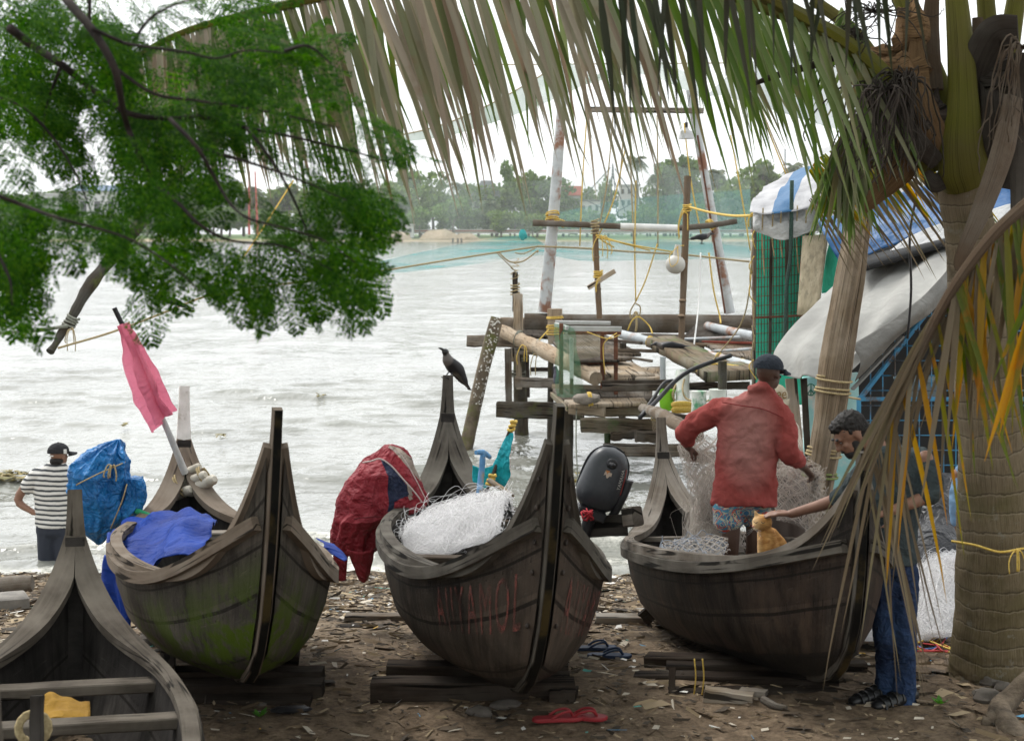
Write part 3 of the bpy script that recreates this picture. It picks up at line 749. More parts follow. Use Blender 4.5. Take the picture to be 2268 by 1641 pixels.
# decks
def deck(pts,th,m,name='deck_plank',amp=.006):
    mb=sheet([[pts[0],pts[1]],[pts[3],pts[2]]],10,6,amp,5.); o=mb.build(name,m,J); solid(o,th,-1 if True else 1); return o
for pts,m in ((((1431,767,25.5),(1492,761,25.8),(1640,832,23.4),(1534,826,23.1)),W_moss),(((1534,824,23.),(1640,822,23.4),(1700,838,22.6),(1564,848,22.3)),W_moss)):
    deck(pts,.13,m,amp=.012)
for pts,m in ((((1140,735,28.8),(1214,738,28.8),(1214,752,27.6),(1150,748,27.6)),W_dark),
  (((1205,742,28.5),(1330,742,28.5),(1420,790,25.8),(1250,790,25.8)),W_old),(((1215,790,26),(1330,786,26),(1400,800,25.2),(1230,806,25)),W_old),
  (((1290,810,25.5),(1400,808,25.5),(1450,838,24.4),(1300,840,24.2)),W_pale),(((1395,822,25.4),(1470,818,25.4),(1475,845,24.2),(1330,846,24.2)),W_pale),
  (((1224,868,24.2),(1445,872,24.2),(1440,900,23.3),(1262,905,23.3)),W_old),(((1330,880,24.),(1460,884,23.8),(1430,900,23.2),(1300,900,23.2)),W_dark),
  (((1250,893,23.4),(1425,888,23.6),(1435,900,23.1),(1260,905,22.9)),W_pale),(((1540,725,28),(1668,735,27.5),(1668,770,26.4),(1500,765,26.6)),W_dark),
  (((1420,745,27.8),(1530,748,27.6),(1560,772,26.4),(1455,765,26.6)),W_dark),(((1560,766,26.4),(1670,775,26),(1670,800,25),(1600,792,25.2)),W_old)):
    deck(pts,.05,m)
bar(J,'deck_edge',(1223,856,24.4),(1336,858,24.2),6,10,W_pale); bar(J,'deck_edge',(1222,874,24.2),(1260,906,23.2),8,12,W_moss); bar(J,'deck_edge',(1260,906,23.2),(1340,914,23),10,22,W_pale,jit=.1); bar(J,'deck_edge',(1335,912,23.2),(1460,912,23.2),10,22,W_moss,jit=.1)
bar(J,'long_beam',(1333,848,23.6),(1500,846,23.4),10,10,W_dark,jit=.1); bar(J,'long_beam',(1335,859,23.4),(1660,854,22.8),14,17,W_dark,jit=.08,seg=10)
for a,b,c in (((1340,752,27),(1420,760,26),8),((1380,790,25.6),(1445,800,25.4),7),((1370,775,26),(1460,778,25.8),9),((1400,800,26),(1402,818,26),5),((1420,908,23),(1530,925,22.4),12),((1290,830,24.6),(1400,836,24.4),8)):
    bar(J,'loose_timber',a,b,c,c*.8,random.choice([W_old,W_dark,W_pale]))
bar(J,'red_batten',(1555,757,26.6),(1680,760,26.2),5,5,plain('red_paint',(.36,.07,.04),.6)); logp(J,'loose_pole',[(1495,762,26.4),(1580,765,26.2),(1672,770,26)],4,W_bamboo)
PEEL=mottled('peeling_white_green',(.6,.62,.56),(.74,.76,.7),5.,.8,.3,.006,c3=(.1,.3,.16),s3=4.)
logp(J,'painted_post',[(1512,822,23),(1512,905,22.8)],15,PEEL,n=16); logp(J,'painted_post',[(1548,866,22),(1548,915,22)],17,PEEL,n=16); logp(J,'painted_post',[(1590,862,22),(1590,915,22)],20,PEEL,n=16)
logp(J,'prow_log',[(1425,905,22.4),(1462,918,20.8),(1500,940,19.6),(1545,965,18.6)],[11,14,14,14],W_old,lump=.02)
lash(J,(1448,915),14,21.2,3,ROPE_T,(1,-.4,-.4),.03)
# hanging ropes of the jetty
for pts,r,m in (([(1408,400,28.6),(1406,560,28.6),(1408,668,28.6)],.012,ROPE_Y),([(1456,540,28.6),(1430,620,28.6),(1408,668,28.6)],.012,ROPE_Y),([(1408,668,28.5),(1396,690,28.5),(1398,706,28.5),(1408,690,28.5),(1416,700,28.5),(1418,680,28.5),(1408,672,28.5)],.012,ROPE_T),
  ([(1409,690,28.5),(1410,720,28.4),(1408,735,28.4)],.02,ROPE_T),([(1390,732,28.3),(1400,710,28.3),(1415,702,28.3),(1438,722,28.3),(1446,742,28)],.012,ROPE_Y),
  ([(1552,560,28),(1550,640,27.6),(1546,690,27),(1537,766,25.2)],.013,mottled('white_rope',(.5,.5,.47),(.7,.7,.68),50.)),([(1570,560,28.4),(1580,640,28.4),(1594,700,28.4),(1596,716,28)],.014,ROPE_Y),
  ([(1500,845,23),(1490,870,22.8),(1494,888,22.8)],.016,ROPE_T),([(1516,838,22.9),(1512,862,22.6),(1522,884,22.5),(1560,890,22.3),(1598,870,22.2)],.013,ROPE_T),
  ([(1277,900,23),(1276,980,22.8),(1279,1060,22.6),(1270,1080,22.6)],.01,ROPE_G),([(1100,560,28),(1140,600,28.4),(1141,612,28.5)],.008,ROPE_T),([(1290,545,28),(1284,600,28),(1270,705,28.6)],.0,ROPE_T),
  ([(1665,560,20),(1660,640,20.4),(1640,720,21.6),(1580,798,22.4)],.009,ROPE_T)):
    if r: line(J,'hanging_rope',pts,r,m)
# gear on the jetty
mb=MB()
for k in range(6): mb.tube(coilpts(P(1510,902+k*3.2-8,22.3),(0,.25,1),(19+random.uniform(-2,2))*pxm(22.3),1,.0),.017,5)
tag(mb.build('rope_coil',ROPE_Y,sharp=False),'coiled yellow rope lying by the white painted jetty post','rope')
mb=MB()
for k in range(9):
    y=808+random.uniform(-4,7); mb.tube(cat([P(1545+random.uniform(-4,6),y+7,22.8),P(1575,y,22.9),P(1605+random.uniform(-5,5),y+random.uniform(0,3),23),P(1640+random.uniform(-20,12),y+5,22.9)],5),.014,5)
tag(mb.build('rope_heap',ROPE_Y,sharp=False),'heap of yellow rope on the mossy jetty plank','rope')
tb=thing('plastic_bucket','lime green plastic bucket under the jetty planks','bucket')
LIME=plain('lime_plastic',(.22,.55,.02),.4,var=.1)
mb=MB(); s=pxm(22.9); c=P(1477,909,22.9); mb.loft([[c+V3(math.cos(a)*r*s,math.sin(a)*r*s,z*s) for a in [2*PI*k/20 for k in range(20)]] for r,z in ((14.5,0),(15.5,2),(18,42),(19.5,43),(19.5,47),(17.8,47),(15,4))]); mb.build('pail',LIME,tb)
mb=MB(); mb.tube([c+V3(math.cos(a)*19*s,math.sin(a)*6*s-.1,46*s-abs(math.sin(a))*14*s) for a in [PI*k/12 for k in range(13)]],.006,5); mb.build('handle',WHITEP,tb)
tb=thing('mooring_stone','rough grey stone tied with yellow rope on the jetty edge','stone')
mb=MB(); c=P(1299,884,22.9); mb.ell(c,(32*s,.12,13*s),n=18,amp=.35,freq=1.8,seed=3); mb.build('rock',mottled('rough_stone',(.13,.11,.09),(.3,.26,.22),8.,.95,.6,.02),tb)
mb=MB(); mb.tube(coilpts(c+V3(.02,0,0),(1,0,.1),15*s,3,.02),.011,5); mb.build('rope_loop',ROPE_Y,tb,sharp=False)
tb=thing('rubber_hose','bent black hose standing up from the jetty','hose')
for pts,r in (([(1417,925,21.6),(1456,886,22),(1490,849,22.2),(1526,822,22.3),(1578,801,22.4),(1620,787,22.4)],.03),([(1417,925,21.7),(1444,886,22),(1470,849,22.2),(1489,842,22.3)],.022)): line(tb,'hose_length',pts,r,BLACK,n=8)
# cage / net stand
K=thing('drying_stand','rusty iron stand with green netting on the jetty','stand')
for px,y0,y1,m,w_ in ((1243,716,874,RUST,9),(1334,740,860,RUST,9),(1364,735,888,RUST,9),(1266,820,895,RUST,8)): bar(K,'upright',(px,y0,23.9),(px,y1,23.9),w_,7,m,(0,1,0),jit=.02)
bar(K,'pvc_tube',(1266,748,23.8),(1266,838,23.8),9,9,WHITEP,jit=.01)
ALU=plain('aluminium_channel',(.5,.5,.48),.4,metal=.3)
bar(K,'channel',(1230,714,24.6),(1352,716,24.6),14,8,ALU,jit=.02); bar(K,'channel',(1258,728,23.8),(1377,729,23.8),6,11,ALU,jit=.02); bar(K,'channel',(1232,719,24.5),(1258,727,23.7),9,9,ALU,jit=.02)
bar(K,'rail',(1258,738,23.9),(1376,738,23.9),6,7,RUST,jit=.02); bar(K,'rail',(1286,803,23.9),(1366,804,23.9),6,6,RUST,jit=.02); bar(K,'rail',(1266,882,23.9),(1366,880,23.9),6,8,RUST,jit=.02)
o=sheet([[(1262,784,24.6),(1352,786,24.6)],[(1262,802,23.8),(1372,800,23.8)]],6,6,.004).build('shelf',W_dark,K); solid(o,.03)
GNET=netmat('green_netting',(.12,.3,.17),.75,lines=(40,.3,1))
GNET2=netmat('tan_netting',(.36,.33,.2),.7,lines=(34,.16,1))
sheet([[(1228,716,24.4),(1246,718,23.9),(1262,722,23.7),(1272,730,23.8)],[(1231,790,24.2),(1244,792,23.7),(1262,795,23.6),(1282,800,23.7)],[(1228,872,24.2),(1242,880,23.6),(1268,880,23.5),(1300,884,23.6)]],30,24,.03,5.).build('netting',GNET,K)
sheet([[(1262,735,23.75),(1330,738,23.75)],[(1264,800,23.75),(1328,790,23.75)]],10,10,.02,4.).build('netting',GNET2,K)
line(K,'rope_lashing',[(1366,738,23.7),(1345,752,23.6),(1336,770,23.7),(1340,830,23.7)],.007,ROPE_Y); line(K,'rope_lashing',[(1300,735,23.7),(1345,750,23.6),(1372,742,23.7)],.007,ROPE_Y)
# ================================================================ lift net rig
NR=thing('lift_net_rig','grey pipe masts, cross poles and hanging teal net over the jetty','fishing net')
POLEG=mottled('peeling_grey_pole',(.42,.44,.44),(.58,.6,.6),5.,.6,.2,.004,c3=(.26,.13,.08),s3=3.)
logp(NR,'mast',[(1246,205,29),(1236,350,29),(1224,500,29),(1206,692,29)],[10,11.5,12.5,14],POLEG,n=14,jit=.01)
logp(NR,'mast',[(1528,200,29.2),(1552,340,29.2),(1585,520,29.2),(1617,694,29.2)],[9,9.5,10.5,11.5],POLEG,n=14,jit=.01)
bar(NR,'mast_edge',(1545,300,29.05),(1606,694,29.05),4,4,RUST,(0,1,0))
bar(NR,'top_beam',(1300,243,29),(1558,246,29),14,12,W_old,jit=.04)
logp(NR,'cross_pole',[(1180,494,28.7),(1290,498,28.7),(1378,502,28.7)],[7,6.5,6.5],W_old); logp(NR,'cross_pole',[(1495,506,28.7),(1570,500,28.7),(1632,490,28.7)],[6,6.5,6],W_old); logp(NR,'pipe_sleeve',[(1374,502,28.7),(1500,506,28.7)],8,WHITEP,n=14,jit=0)
logp(NR,'bamboo_post',[(1318,500,28),(1322,600,28),(1328,706,28)],[6,6.5,6.5],W_bamboo); logp(NR,'bamboo_post',[(1523,392,26.8),(1516,580,26.4),(1508,775,26)],[7.5,7.5,7],W_bamboo)
for px,py,Y,r in ((1516,580,26.4,8.6),(1512,666,26.2,8.6),(1509,700,26.1,8.4),(1520,470,26.6,8.6),(1325,640,28,7.4),(1321,570,28,7.2)): mb=MB(); mb.ell(P(px,py,Y),(r*pxm(Y),r*pxm(Y),.03),n=12); mb.build('bamboo_node',W_bamboo,NR)
bar(NR,'cross_piece',(1302,638,27.8),(1362,600,27.8),14,10,W_pale,jit=.05)
lash(NR,(1325,616),9,27.9,4,ROPE_Y); tails(NR,(1330,620),27.7,ROPE_Y,3,.2)
for c in ((1223,490),(1240,497),(1224,478)): lash(NR,c,13,28.9,2,ROPE_Y,(random.uniform(-.6,.6),.3,1),.03)
lash(NR,(1522,470),8,26.6,4,ROPE_Y); tails(NR,(1522,474),26.5,ROPE_Y,4,.35); lash(NR,(1570,500),11,29,3,ROPE_Y,(.8,.2,.5)); lash(NR,(1318,520),8,28,5,ROPE_T,pitch=.05); tails(NR,(1330,528),27.8,ROPE_Y,4,.35)
for pts in ([(1301,239),(1290,400),(1284,545)],[(1359,240),(1345,400),(1322,530)],[(1385,330),(1360,440),(1325,525)],[(1393,236),(1398,400),(1404,550)],[(1455,256),(1457,400),(1457,548)],[(1515,273),(1530,400),(1553,520)],[(1618,300),(1640,420),(1662,556)],[(1669,204),(1710,310),(1744,395)],[(1672,204),(1714,310),(1750,395)],[(1375,250),(1380,300),(1372,410)]):
    line(NR,'hoist_rope',[(*q,28.8) for q in pts],.012,random.choice([ROPE_Y,ROPE_T]))
line(NR,'stay_rope',[(1525,458,26.6),(1570,470,25),(1620,478,23),(1665,478,20.6)],.018,ROPE_Y); tails(NR,(1668,474),20.5,ROPE_Y,6,.16,.014)
mb=MB(); 
for a,b in (((1320,522),(1360,548)),((1320,520),(1440,555)),((1322,526),(1500,560))): mb.tube([P(*a,27.9),P((a[0]+b[0])/2,(a[1]+b[1])/2+2,28),P(*b,28.2)],.012,5)
mb.build('stay_rope',ROPE_Y,NR,sharp=False)
line(NR,'net_rope',[(128,771,22.3),(250,735,22.5),(377,687,23),(455,657,23.3),(560,638,24),(800,607,25.5),(1000,575,27),(1103,559,28),(1192,546,28.6)],.016,ROPE_T,n=6)
line(NR,'net_rope',[(1192,546,28.6),(1290,550,28.6),(1400,558,28.6),(1510,564,28.4),(1660,580,28)],.016,ROPE_T)
line(NR,'net_rope',[(1105,560,28.2),(1130,580,28.2),(1160,578,28.2),(1190,556,28.2),(1190,560,28.2)],.012,ROPE_T); line(NR,'net_rope',[(1140,560,28.3),(1160,562,28.3),(1185,550,28.3)],.01,ROPE_T)
NT_=netmat('teal_net',(.07,.42,.42),.36,streak=(.35,.5,7)); NG=netmat('pale_green_net',(.36,.44,.37),.8); NF=netmat('fine_grey_net',(.42,.5,.45),.2,streak=(1.2,.5,.5)); NW=netmat('pale_lift_net',(.3,.34,.3),.2); NB=netmat('white_lift_net',(.42,.46,.45),.78)
sheet([[(790,590,26.5),(1000,545,28.5),(1160,522,30),(1215,545,30),(1300,548,30),(1460,530,30),(1662,548,30)],[(795,600,26.5),(1000,562,28.5),(1160,545,30),(1215,556,30),(1300,565,30),(1460,556,30),(1662,562,30)],[(810,612,26.5),(1000,592,28.5),(1160,570,30),(1215,566,30),(1300,578,30),(1460,576,30),(1662,572,30)]],10,48,.05,2.).build('net_foot',NT_,NR)
sheet([[(800,400,31),(1000,398,31),(1200,400,31),(1400,360,31),(1560,380,31),(1662,400,31)],[(800,500,31),(1000,490,31),(1200,480,31),(1400,470,31),(1560,470,31),(1662,480,31)],[(790,588,28),(1000,546,30),(1160,522,31),(1400,545,31),(1560,545,31),(1662,548,31)]],16,40,.06,1.5).build('net_wall',NF,NR)
sheet([[(1240,470,30.5),(1400,440,30.5),(1662,420,30.5)],[(1230,545,30.5),(1400,560,30.5),(1662,570,30.5)]],12,20,.06,1.5).build('net_wall',netmat('teal_fine_net',(.2,.5,.5),.2),NR)
sheet([[(850,306,32),(960,282,32),(1060,243,32),(1180,178,32),(1250,130,32)],[(850,314,32),(960,296,32),(1080,262,32),(1200,210,32),(1300,165,32)],[(850,319,32),(980,304,32),(1080,276,32),(1200,232,32),(1330,172,32)]],8,30,.03,2.).build('net_bag',NG,NR)
sheet([[(690,145,33),(900,146,33),(1180,147,33)],[(770,220,33),(920,215,33),(1150,190,33)],[(850,305,33),(960,285,33),(1060,243,33)]],16,20,.04,1.).build('net_panel',NW,NR)
line(NR,'head_rope',[(560,146,33),(900,145,33),(1240,143,33),(1660,140,33)],.012,ROPE_T); line(NR,'head_rope',[(848,307,32),(960,283,32),(1060,244,32),(1180,179,32),(1250,131,32)],.012,ROPE_T)
sheet([[(1560,215,26),(1640,150,26),(1760,110,26),(1900,90,26)],[(1600,212,26),(1680,190,26),(1780,180,26),(1900,200,26)],[(1614,217,26),(1700,240,26),(1800,272,26),(1900,300,26)]],16,24,.06,1.5).build('net_bag',NB,NR)
sheet([[(1300,175,32),(1430,130,32),(1560,180,32)],[(1290,190,32),(1420,165,32),(1560,220,32)]],6,14,.03).build('net_bag',NG,NR)
mb=MB(); mb.ell(P(1158,520,29.9),(.07,.06,.09),n=12,amp=.4,freq=3); mb.build('net_knot',plain('teal_cloth',(.06,.42,.42),.8),NR)
# lamp and float hung from the rig
T=thing('pendant_lamp','white enamel reflector lamp hanging from the net mast','lamp'); c=P(1520,306,28.9); s=pxm(28.9)
mb=MB(); mb.loft([[c+V3(math.cos(a)*r*s,math.sin(a)*r*s,z*s) for a in [2*PI*k/18 for k in range(18)]] for r,z in ((5,22),(6,18),(14,14),(17,2),(18,-2),(16.5,-2),(13,10))]); mb.build('shade',plain('white_enamel',(.6,.6,.6),.35),T)
mb=MB(); mb.tube([c+V3(0,0,20*s),c+V3(0,0,34*s)],3.5*s,10); mb.build('socket',BLACK,T); line(T,'cable',[c+V3(0,0,33*s),c+V3(.02,0,.5),c+V3(.1,0,.9)],.006,BLACK,raw=True)
T=thing('net_float','white round plastic float tied to the bamboo post','float'); c=P(1496,586,26.2); s=pxm(26.2)
mb=MB(); mb.ell(c,(22*s,22*s,21*s),n=20); mb.tube([c+V3(.02,0,15*s),c+V3(.03,0,33*s),c+V3(.035,0,44*s)],[9*s,8*s,6*s],12); mb.build('float_body',plain('grey_white_plastic',(.55,.53,.48),.5),T)
mb=MB(); mb.tube(cat([c+V3(.03,-.05,40*s),c+V3(-.1,-.14,20*s),c+V3(-.08,-.17,-4*s),c+V3(.02,-.18,8*s),c+V3(.03,-.05,38*s),c+V3(.13,0,42*s)],5),.006,5); mb.build('cord',ROPE_Y,T,sharp=False)
# slanting spar of the next net
SP=thing('slanting_spar','slanting dark log roped in the river at left','log')
o=logp(SP,'spar',[(112,779,22.3),(150,718,22.6),(205,625,23),(300,508,24),(405,375,25.5),(520,230,27)],[8,10,14,14,12,11],W_wet,n=12,jit=.08,lump=.02)
lash(SP,(150,724),12,22.6,4,ROPE_G,(.5,.1,.85),.04,.016); tails(SP,(158,730),22.4,ROPE_T,4,.25); line(SP,'mooring_rope',[(-80,748,22.4),(0,738,22.4),(80,732,22.4),(150,722,22.5)],.024,ROPE_G,n=8)
line(SP,'thin_rope',[(480,655,23.6),(515,600,24),(560,540,24.5),(650,400,25)],.012,ROPE_Y)
# ================================================================ far shore
def fsz(y): return ZW-.4+min(2.2,max(0,(y-638)*.13))
ys=[632,638,644,650,658,668,690,730,800,1000,1500]; xs=np.linspace(-520,520,120)
fv=[];ff=[]
for y in ys:
    for x in xs: fv.append((x,y+4*mnoise.noise(V3(x*.02,0,0))+1.5*mnoise.noise(V3(x*.1,3,0)),fsz(y)+(.35*mnoise.noise(V3(x*.06,y*.1,0)) if y>640 else 0)))
n=len(xs)
for i in range(len(ys)-1):
    for j in range(n-1): a=i*n+j; ff.append((a,a+1,a+n+1,a+n))
m,nt,b=M_('far_bank'); f=noise(nt,coords(nt,'Object',(.03,.1,1)),1.,5.); sep=N(nt,'ShaderNodeSeparateXYZ'); L(nt,coords(nt,'Object'),sep.inputs[0])
mr=N(nt,'ShaderNodeMapRange'); mr.inputs[1].default_value=645; mr.inputs[2].default_value=656; L(nt,math_(nt,'ADD',sep.outputs[1],math_(nt,'MULTIPLY',f,10.)),mr.inputs[0])
setc(nt,b,mix(nt,mr.outputs[0],(.42,.32,.22),(.1,.17,.05))); b.inputs['Roughness'].default_value=1.
tag(npmesh('far_bank_ground',np.array(fv),np.array(ff),m,smooth=True),kind='structure')
FOL=[leafmat('far_foliage_'+k,st,.2,.7) for k,st in (('dark',[(.2,(.045,.09,.018)),(.6,(.08,.145,.028)),(.95,(.125,.2,.035))]),('mid',[(.2,(.075,.135,.022)),(.6,(.12,.195,.035)),(.95,(.19,.27,.05))]),('light',[(.2,(.07,.14,.03)),(.6,(.12,.21,.045)),(.95,(.18,.28,.07))]))]
TRUNK=mottled('far_trunk',(.1,.08,.06),(.2,.17,.13),2.,.9)
def crownmesh(seed,nb,flat,nq=110,q=.75):
    r=np.random.default_rng(seed); vs=[];
    cs=[];
    for k in range(nb):
        a=r.uniform(0,2*PI); rad=r.uniform(0,.36); z=.5+r.uniform(-.2,.34)*(1 if flat else 1.2); cs.append((math.cos(a)*rad,math.sin(a)*rad,z,r.uniform(.13,.24)))
    C=[]
    for (x,y,z,R_) in cs:
        d=r.normal(size=(nq,3)); d/=np.linalg.norm(d,axis=1)[:,None]; d[:,2]*=.75
        C.append(np.array([x,y,z])+d*R_*r.uniform(.55,1.12,size=(nq,1)))
    C=np.concatenate(C); n=len(C)
    a=r.normal(size=(n,3)); a/=np.linalg.norm(a,axis=1)[:,None]; b=np.cross(a,r.normal(size=(n,3))); b/=np.linalg.norm(b,axis=1)[:,None]
    s=q/20*r.uniform(.6,1.3,size=(n,1)); V=np.stack([C-a*s-b*s*.6,C+a*s-b*s*.6,C+a*s*.8+b*s*.6,C-a*s*.7+b*s*.7],1).reshape(-1,3)
    return V,np.arange(n*4).reshape(-1,4)
kinds=[(1,12,0),(2,16,0),(3,10,1),(4,14,0),(5,9,1)]
protos={}
def far_tree(px,ytop,wpx,mi,Y,label,ybase=526,k=None,grp='trees along the far shore'):
    k=random.randrange(len(kinds)) if k is None else k; key=(k,mi)
    base=P(px,ybase,Y); base.z=fsz(Y)-.2; hgt=P(px,ytop,Y).z-base.z; wid=wpx*pxm(Y)
    if key not in protos:
        t=thing('broadleaf_tree',label,'tree',(0,0,0),grp)
        V,Fc=crownmesh(*[kinds[k][0]*7+mi,kinds[k][1],kinds[k][2]]); npmesh('crown',V,Fc,FOL[mi],t)
        mb=MB(); mb.tube([(0,0,0),(.01,0,.25),(-.01,.01,.6)],[.028,.012],7); mb.tube([(.01,0,.25),(.14,.05,.5)],[.012,.006],5); mb.tube([(.01,0,.3),(-.13,-.05,.55)],[.012,.006],5); mb.build('trunk',TRUNK,t); protos[key]=t
    else: t=copy_tree(protos[key])
    t['label']=label; t['group']=grp; t.location=base; t.rotation_euler=(0,0,random.uniform(0,6.28)); t.scale=(wid/.95,wid/.95,hgt/.98); return t
LB='green broadleaf tree in the dense belt along the far shore'
for px,yt,w_,mi in [(1500,360,135,0),(1560,385,100,1),(1640,360,150,1),(1600,400,90,0),(1700,350,120,1),(1440,410,80,1),(1470,440,90,0),(1740,380,120,1),(1340,400,70,1),(1300,420,90,1),(1260,440,60,2),(1220,400,120,0),(1160,385,110,1),(1190,430,100,0),(1100,400,150,1),(1130,350,70,2),(1060,430,110,0),(1020,400,100,1),(960,370,140,1),(910,365,150,2),(880,410,120,1),(850,400,110,1),(820,420,110,1),(780,410,130,0),(730,400,140,1),(690,415,120,1),(640,405,130,0),(590,410,140,1),(540,395,130,1),(490,410,120,0),(440,400,120,1),(390,385,150,1),(340,400,130,0),(290,420,130,1),(240,425,120,1),(190,415,130,0),(140,420,120,1),(90,425,120,1),(40,420,120,0),(-20,415,130,1),(1400,430,80,0),(1530,420,100,1),(1680,430,120,0),(1800,400,150,1),(1860,390,150,0),(1950,380,160,1),(2060,390,160,0),(2180,385,160,1),(2290,385,160,0)]:
    far_tree(px,yt,w_,mi,random.uniform(672,720),LB)
for k in range(46):
    px=-40+k*51+random.uniform(-15,15); far_tree(px,random.uniform(455,485),random.uniform(80,120),random.choice((0,1,1,2)),random.uniform(662,672),'low bushy tree at the foot of the tree belt on the far shore',528,None,grp='bushes at the foot of the far trees')
for px,yt,w_,mi,lab in [(1005,432,110,2,'bright green low tree at the far water edge, below the grey roofed house'),(930,455,90,2,'bright green bush at the left of the sand heaps on the far shore'),(1110,462,90,1,'low dark green tree before the white house on the far shore'),(1180,470,70,1,'low tree just left of the left grey mast, on the far shore')]:
    far_tree(px,yt,w_,mi,655,lab,530,2)
# coconut palms over there
def palmmesh(seed):
    r=np.random.default_rng(seed); vs=[];fs=[]
    for k in range(22):
        a=r.uniform(0,2*PI); el=r.uniform(-.5,1.2); Ln=r.uniform(.75,1.05)
        d=np.array([math.cos(a)*math.cos(el),math.sin(a)*math.cos(el),math.sin(el)]); sd=np.array([-math.sin(a),math.cos(a),0])
        for t in np.linspace(.12,1,13):
            p=d*Ln*t+np.array([0,0,-.55*t*t]); tn=d*Ln+np.array([0,0,-1.1*t]); tn/=np.linalg.norm(tn); ll=.34*math.sin(PI*min(1,t*.8+.15))
            for s in(-1,1):
                e=p+(sd*s*.75+tn*.5+np.array([0,0,-.55]))*ll; o=len(vs); vs+= [p-tn*.035,p+tn*.035,e+tn*.012,e-tn*.012]; fs.append((o,o+1,o+2,o+3))
    return np.array(vs),np.array(fs)
PALMF=leafmat('far_palm_leaf',[(.1,(.04,.075,.03)),(.6,(.075,.12,.045)),(.95,(.16,.16,.07))],.25,.6)
pp=None
for i,(px,yt,ln) in enumerate([(1412,330,34),(1474,345,36),(1488,352,30),(1590,360,34),(1455,372,30),(1085,430,32),(1010,392,26),(1615,425,30),(1690,350,30),(700,405,30),(330,400,30),(560,400,28),(1755,345,34),(120,410,28)]):
    Y=664 if yt>420 else random.uniform(680,700)
    if pp is None:
        t=thing('coconut_palm','slender coconut palm rising from the trees of the far shore','palm',(0,0,0),'palms on the far shore')
        npmesh('crown',*palmmesh(3),PALMF,t); mb=MB(); mb.tube(cat([(.25,0,-4.2),(.12,0,-2.5),(0,0,0)],5),[.08,.045],7); mb.build('trunk',TRUNK,t); pp=t
    else: t=copy_tree(pp)
    t.location=P(px,yt+ln*.7,Y); s=ln*1.05*pxm(Y); zb=t.location.z-fsz(Y); t.scale=(s,s,s); t.rotation_euler=(0,0,random.uniform(0,6)); 
    for c in t.children:
        if c.name.startswith('trunk'): c.scale=(1,1,zb/(4.2*s))
# houses
HW=plain('white_wall',(.72,.72,.7),.8,var=.12); HG=plain('grey_roof',(.2,.21,.22),.8); HR=plain('red_roof',(.42,.09,.06),.8); HWIN=plain('dark_window',(.05,.06,.06),.3); HBL=plain('blue_tarp_roof',(.16,.24,.36),.7)
def house(x0,x1,y0,yb,Y,label,roof,roofm,rh=14,floors=2,nwin=3):
    a=P(x0,yb,Y);b_=P(x1,y0,Y); w_=b_.x-a.x; h=b_.z-a.z; d=w_*.7; t=thing('far_house',label,'house',(a.x+w_/2,Y+d/2,a.z)); s=pxm(Y)
    mb=MB(); mb.box((0,0,h/2-1.5),(w_,d,h+3),ch=.01); mb.build('wall',HW,t,smooth=False)
    mb=MB()
    if roof=='gable': mb.loft([[V3(x,-d/2-.8,h),V3(x,d/2+.8,h),V3(x,d/2+.8,h+.3),V3(x,0,h+rh*s),V3(x,-d/2-.8,h+.3)] for x in (-w_/2-.8,w_/2+.8)])
    elif roof=='hip': mb.loft([[V3(sx*f*(w_/2+1),sy*f*(d/2+1),h+z) for sx,sy in((-1,-1),(1,-1),(1,1),(-1,1))] for f,z in ((1,0),(1,.3),(.3,rh*s))])
    else: mb.box((0,0,h+.35),(w_+1.2,d+1.2,.5)); 
    mb.build('roof',roofm,t,smooth=False)
    for fl in range(floors):
        for k in range(nwin):
            x=-w_/2+(k+.5+random.uniform(-.1,.1))*w_/nwin; z=(fl+.5)*h/floors; mb=MB(); mb.box((x,-d/2-.04,z),(w_/nwin*.42,.3,h/floors*.42)); mb.build('window',HWIN,t,smooth=False)
house(1045,1110,440,500,690,'white two storey house with a grey roof above the sand heaps','hip',HG,40)
house(1238,1284,434,478,690,'white far house with a red gabled roof beside the left mast','gable',HR,22)
house(1372,1416,412,462,695,'tall white flat roofed house between the hoist ropes','flat',HW)
house(1284,1330,446,478,688,'low white house right of the red roofed one','flat',HG,floors=1)
house(1150,1200,455,500,690,'white house half hidden by trees left of the left mast','hip',HG,18)
house(78,128,432,485,680,'white flat roofed house behind the branches at the far left','flat',HW)
house(170,262,424,500,680,'far boathouse with a blue tarp roof behind the branches','gable',HBL,14,floors=1)
house(300,380,455,500,690,'pale house on the far shore beside the slanting spar','hip',HG,14)
house(884,916,500,521,652,'small white pump house beside the sand heaps','flat',HW,floors=1,nwin=2)
house(700,760,455,505,690,'white far house seen through the leaf tips','hip',HG,14)
t=thing('boundary_wall','long low white and red wall along the far shore','wall'); a=P(900,513,658); b_=P(1700,513,658); mb=MB(); mb.box(((a.x+b_.x)/2,658,a.z),(b_.x-a.x,.6,1.6)); mb.build('masonry',plain('wall_white',(.6,.56,.5),.9),t,smooth=False)
mb=MB(); mb.box(((a.x+b_.x)/2,657.6,a.z+.2),(b_.x-a.x,.3,.5)); mb.build('red_band',plain('wall_red',(.4,.13,.1),.9),t,smooth=False)
SAND=mottled('sand_heap',(.42,.33,.22),(.58,.47,.34),.5,1.)
for px,w_,h_,lab in ((868,48,20,'left sand heap on the far beach beside the pump house'),(975,52,24,'largest sand heap on the far beach'),(1030,30,16,'small sand heap right of the largest heap')):
    mb=MB(); s=pxm(648); c=P(px,533,648); mb.ell((c.x,648,c.z),(w_*s,4,h_*s),n=20,amp=.3,freq=2.,seed=px); tag(mb.build('sand_heap',SAND),lab,'sand heap')
T=thing('far_fishing_net','dark Chinese style net frame standing far off at the other shore','fishing net'); DK=plain('far_net_timber',(.1,.12,.13),.9)
mb=MB(); 
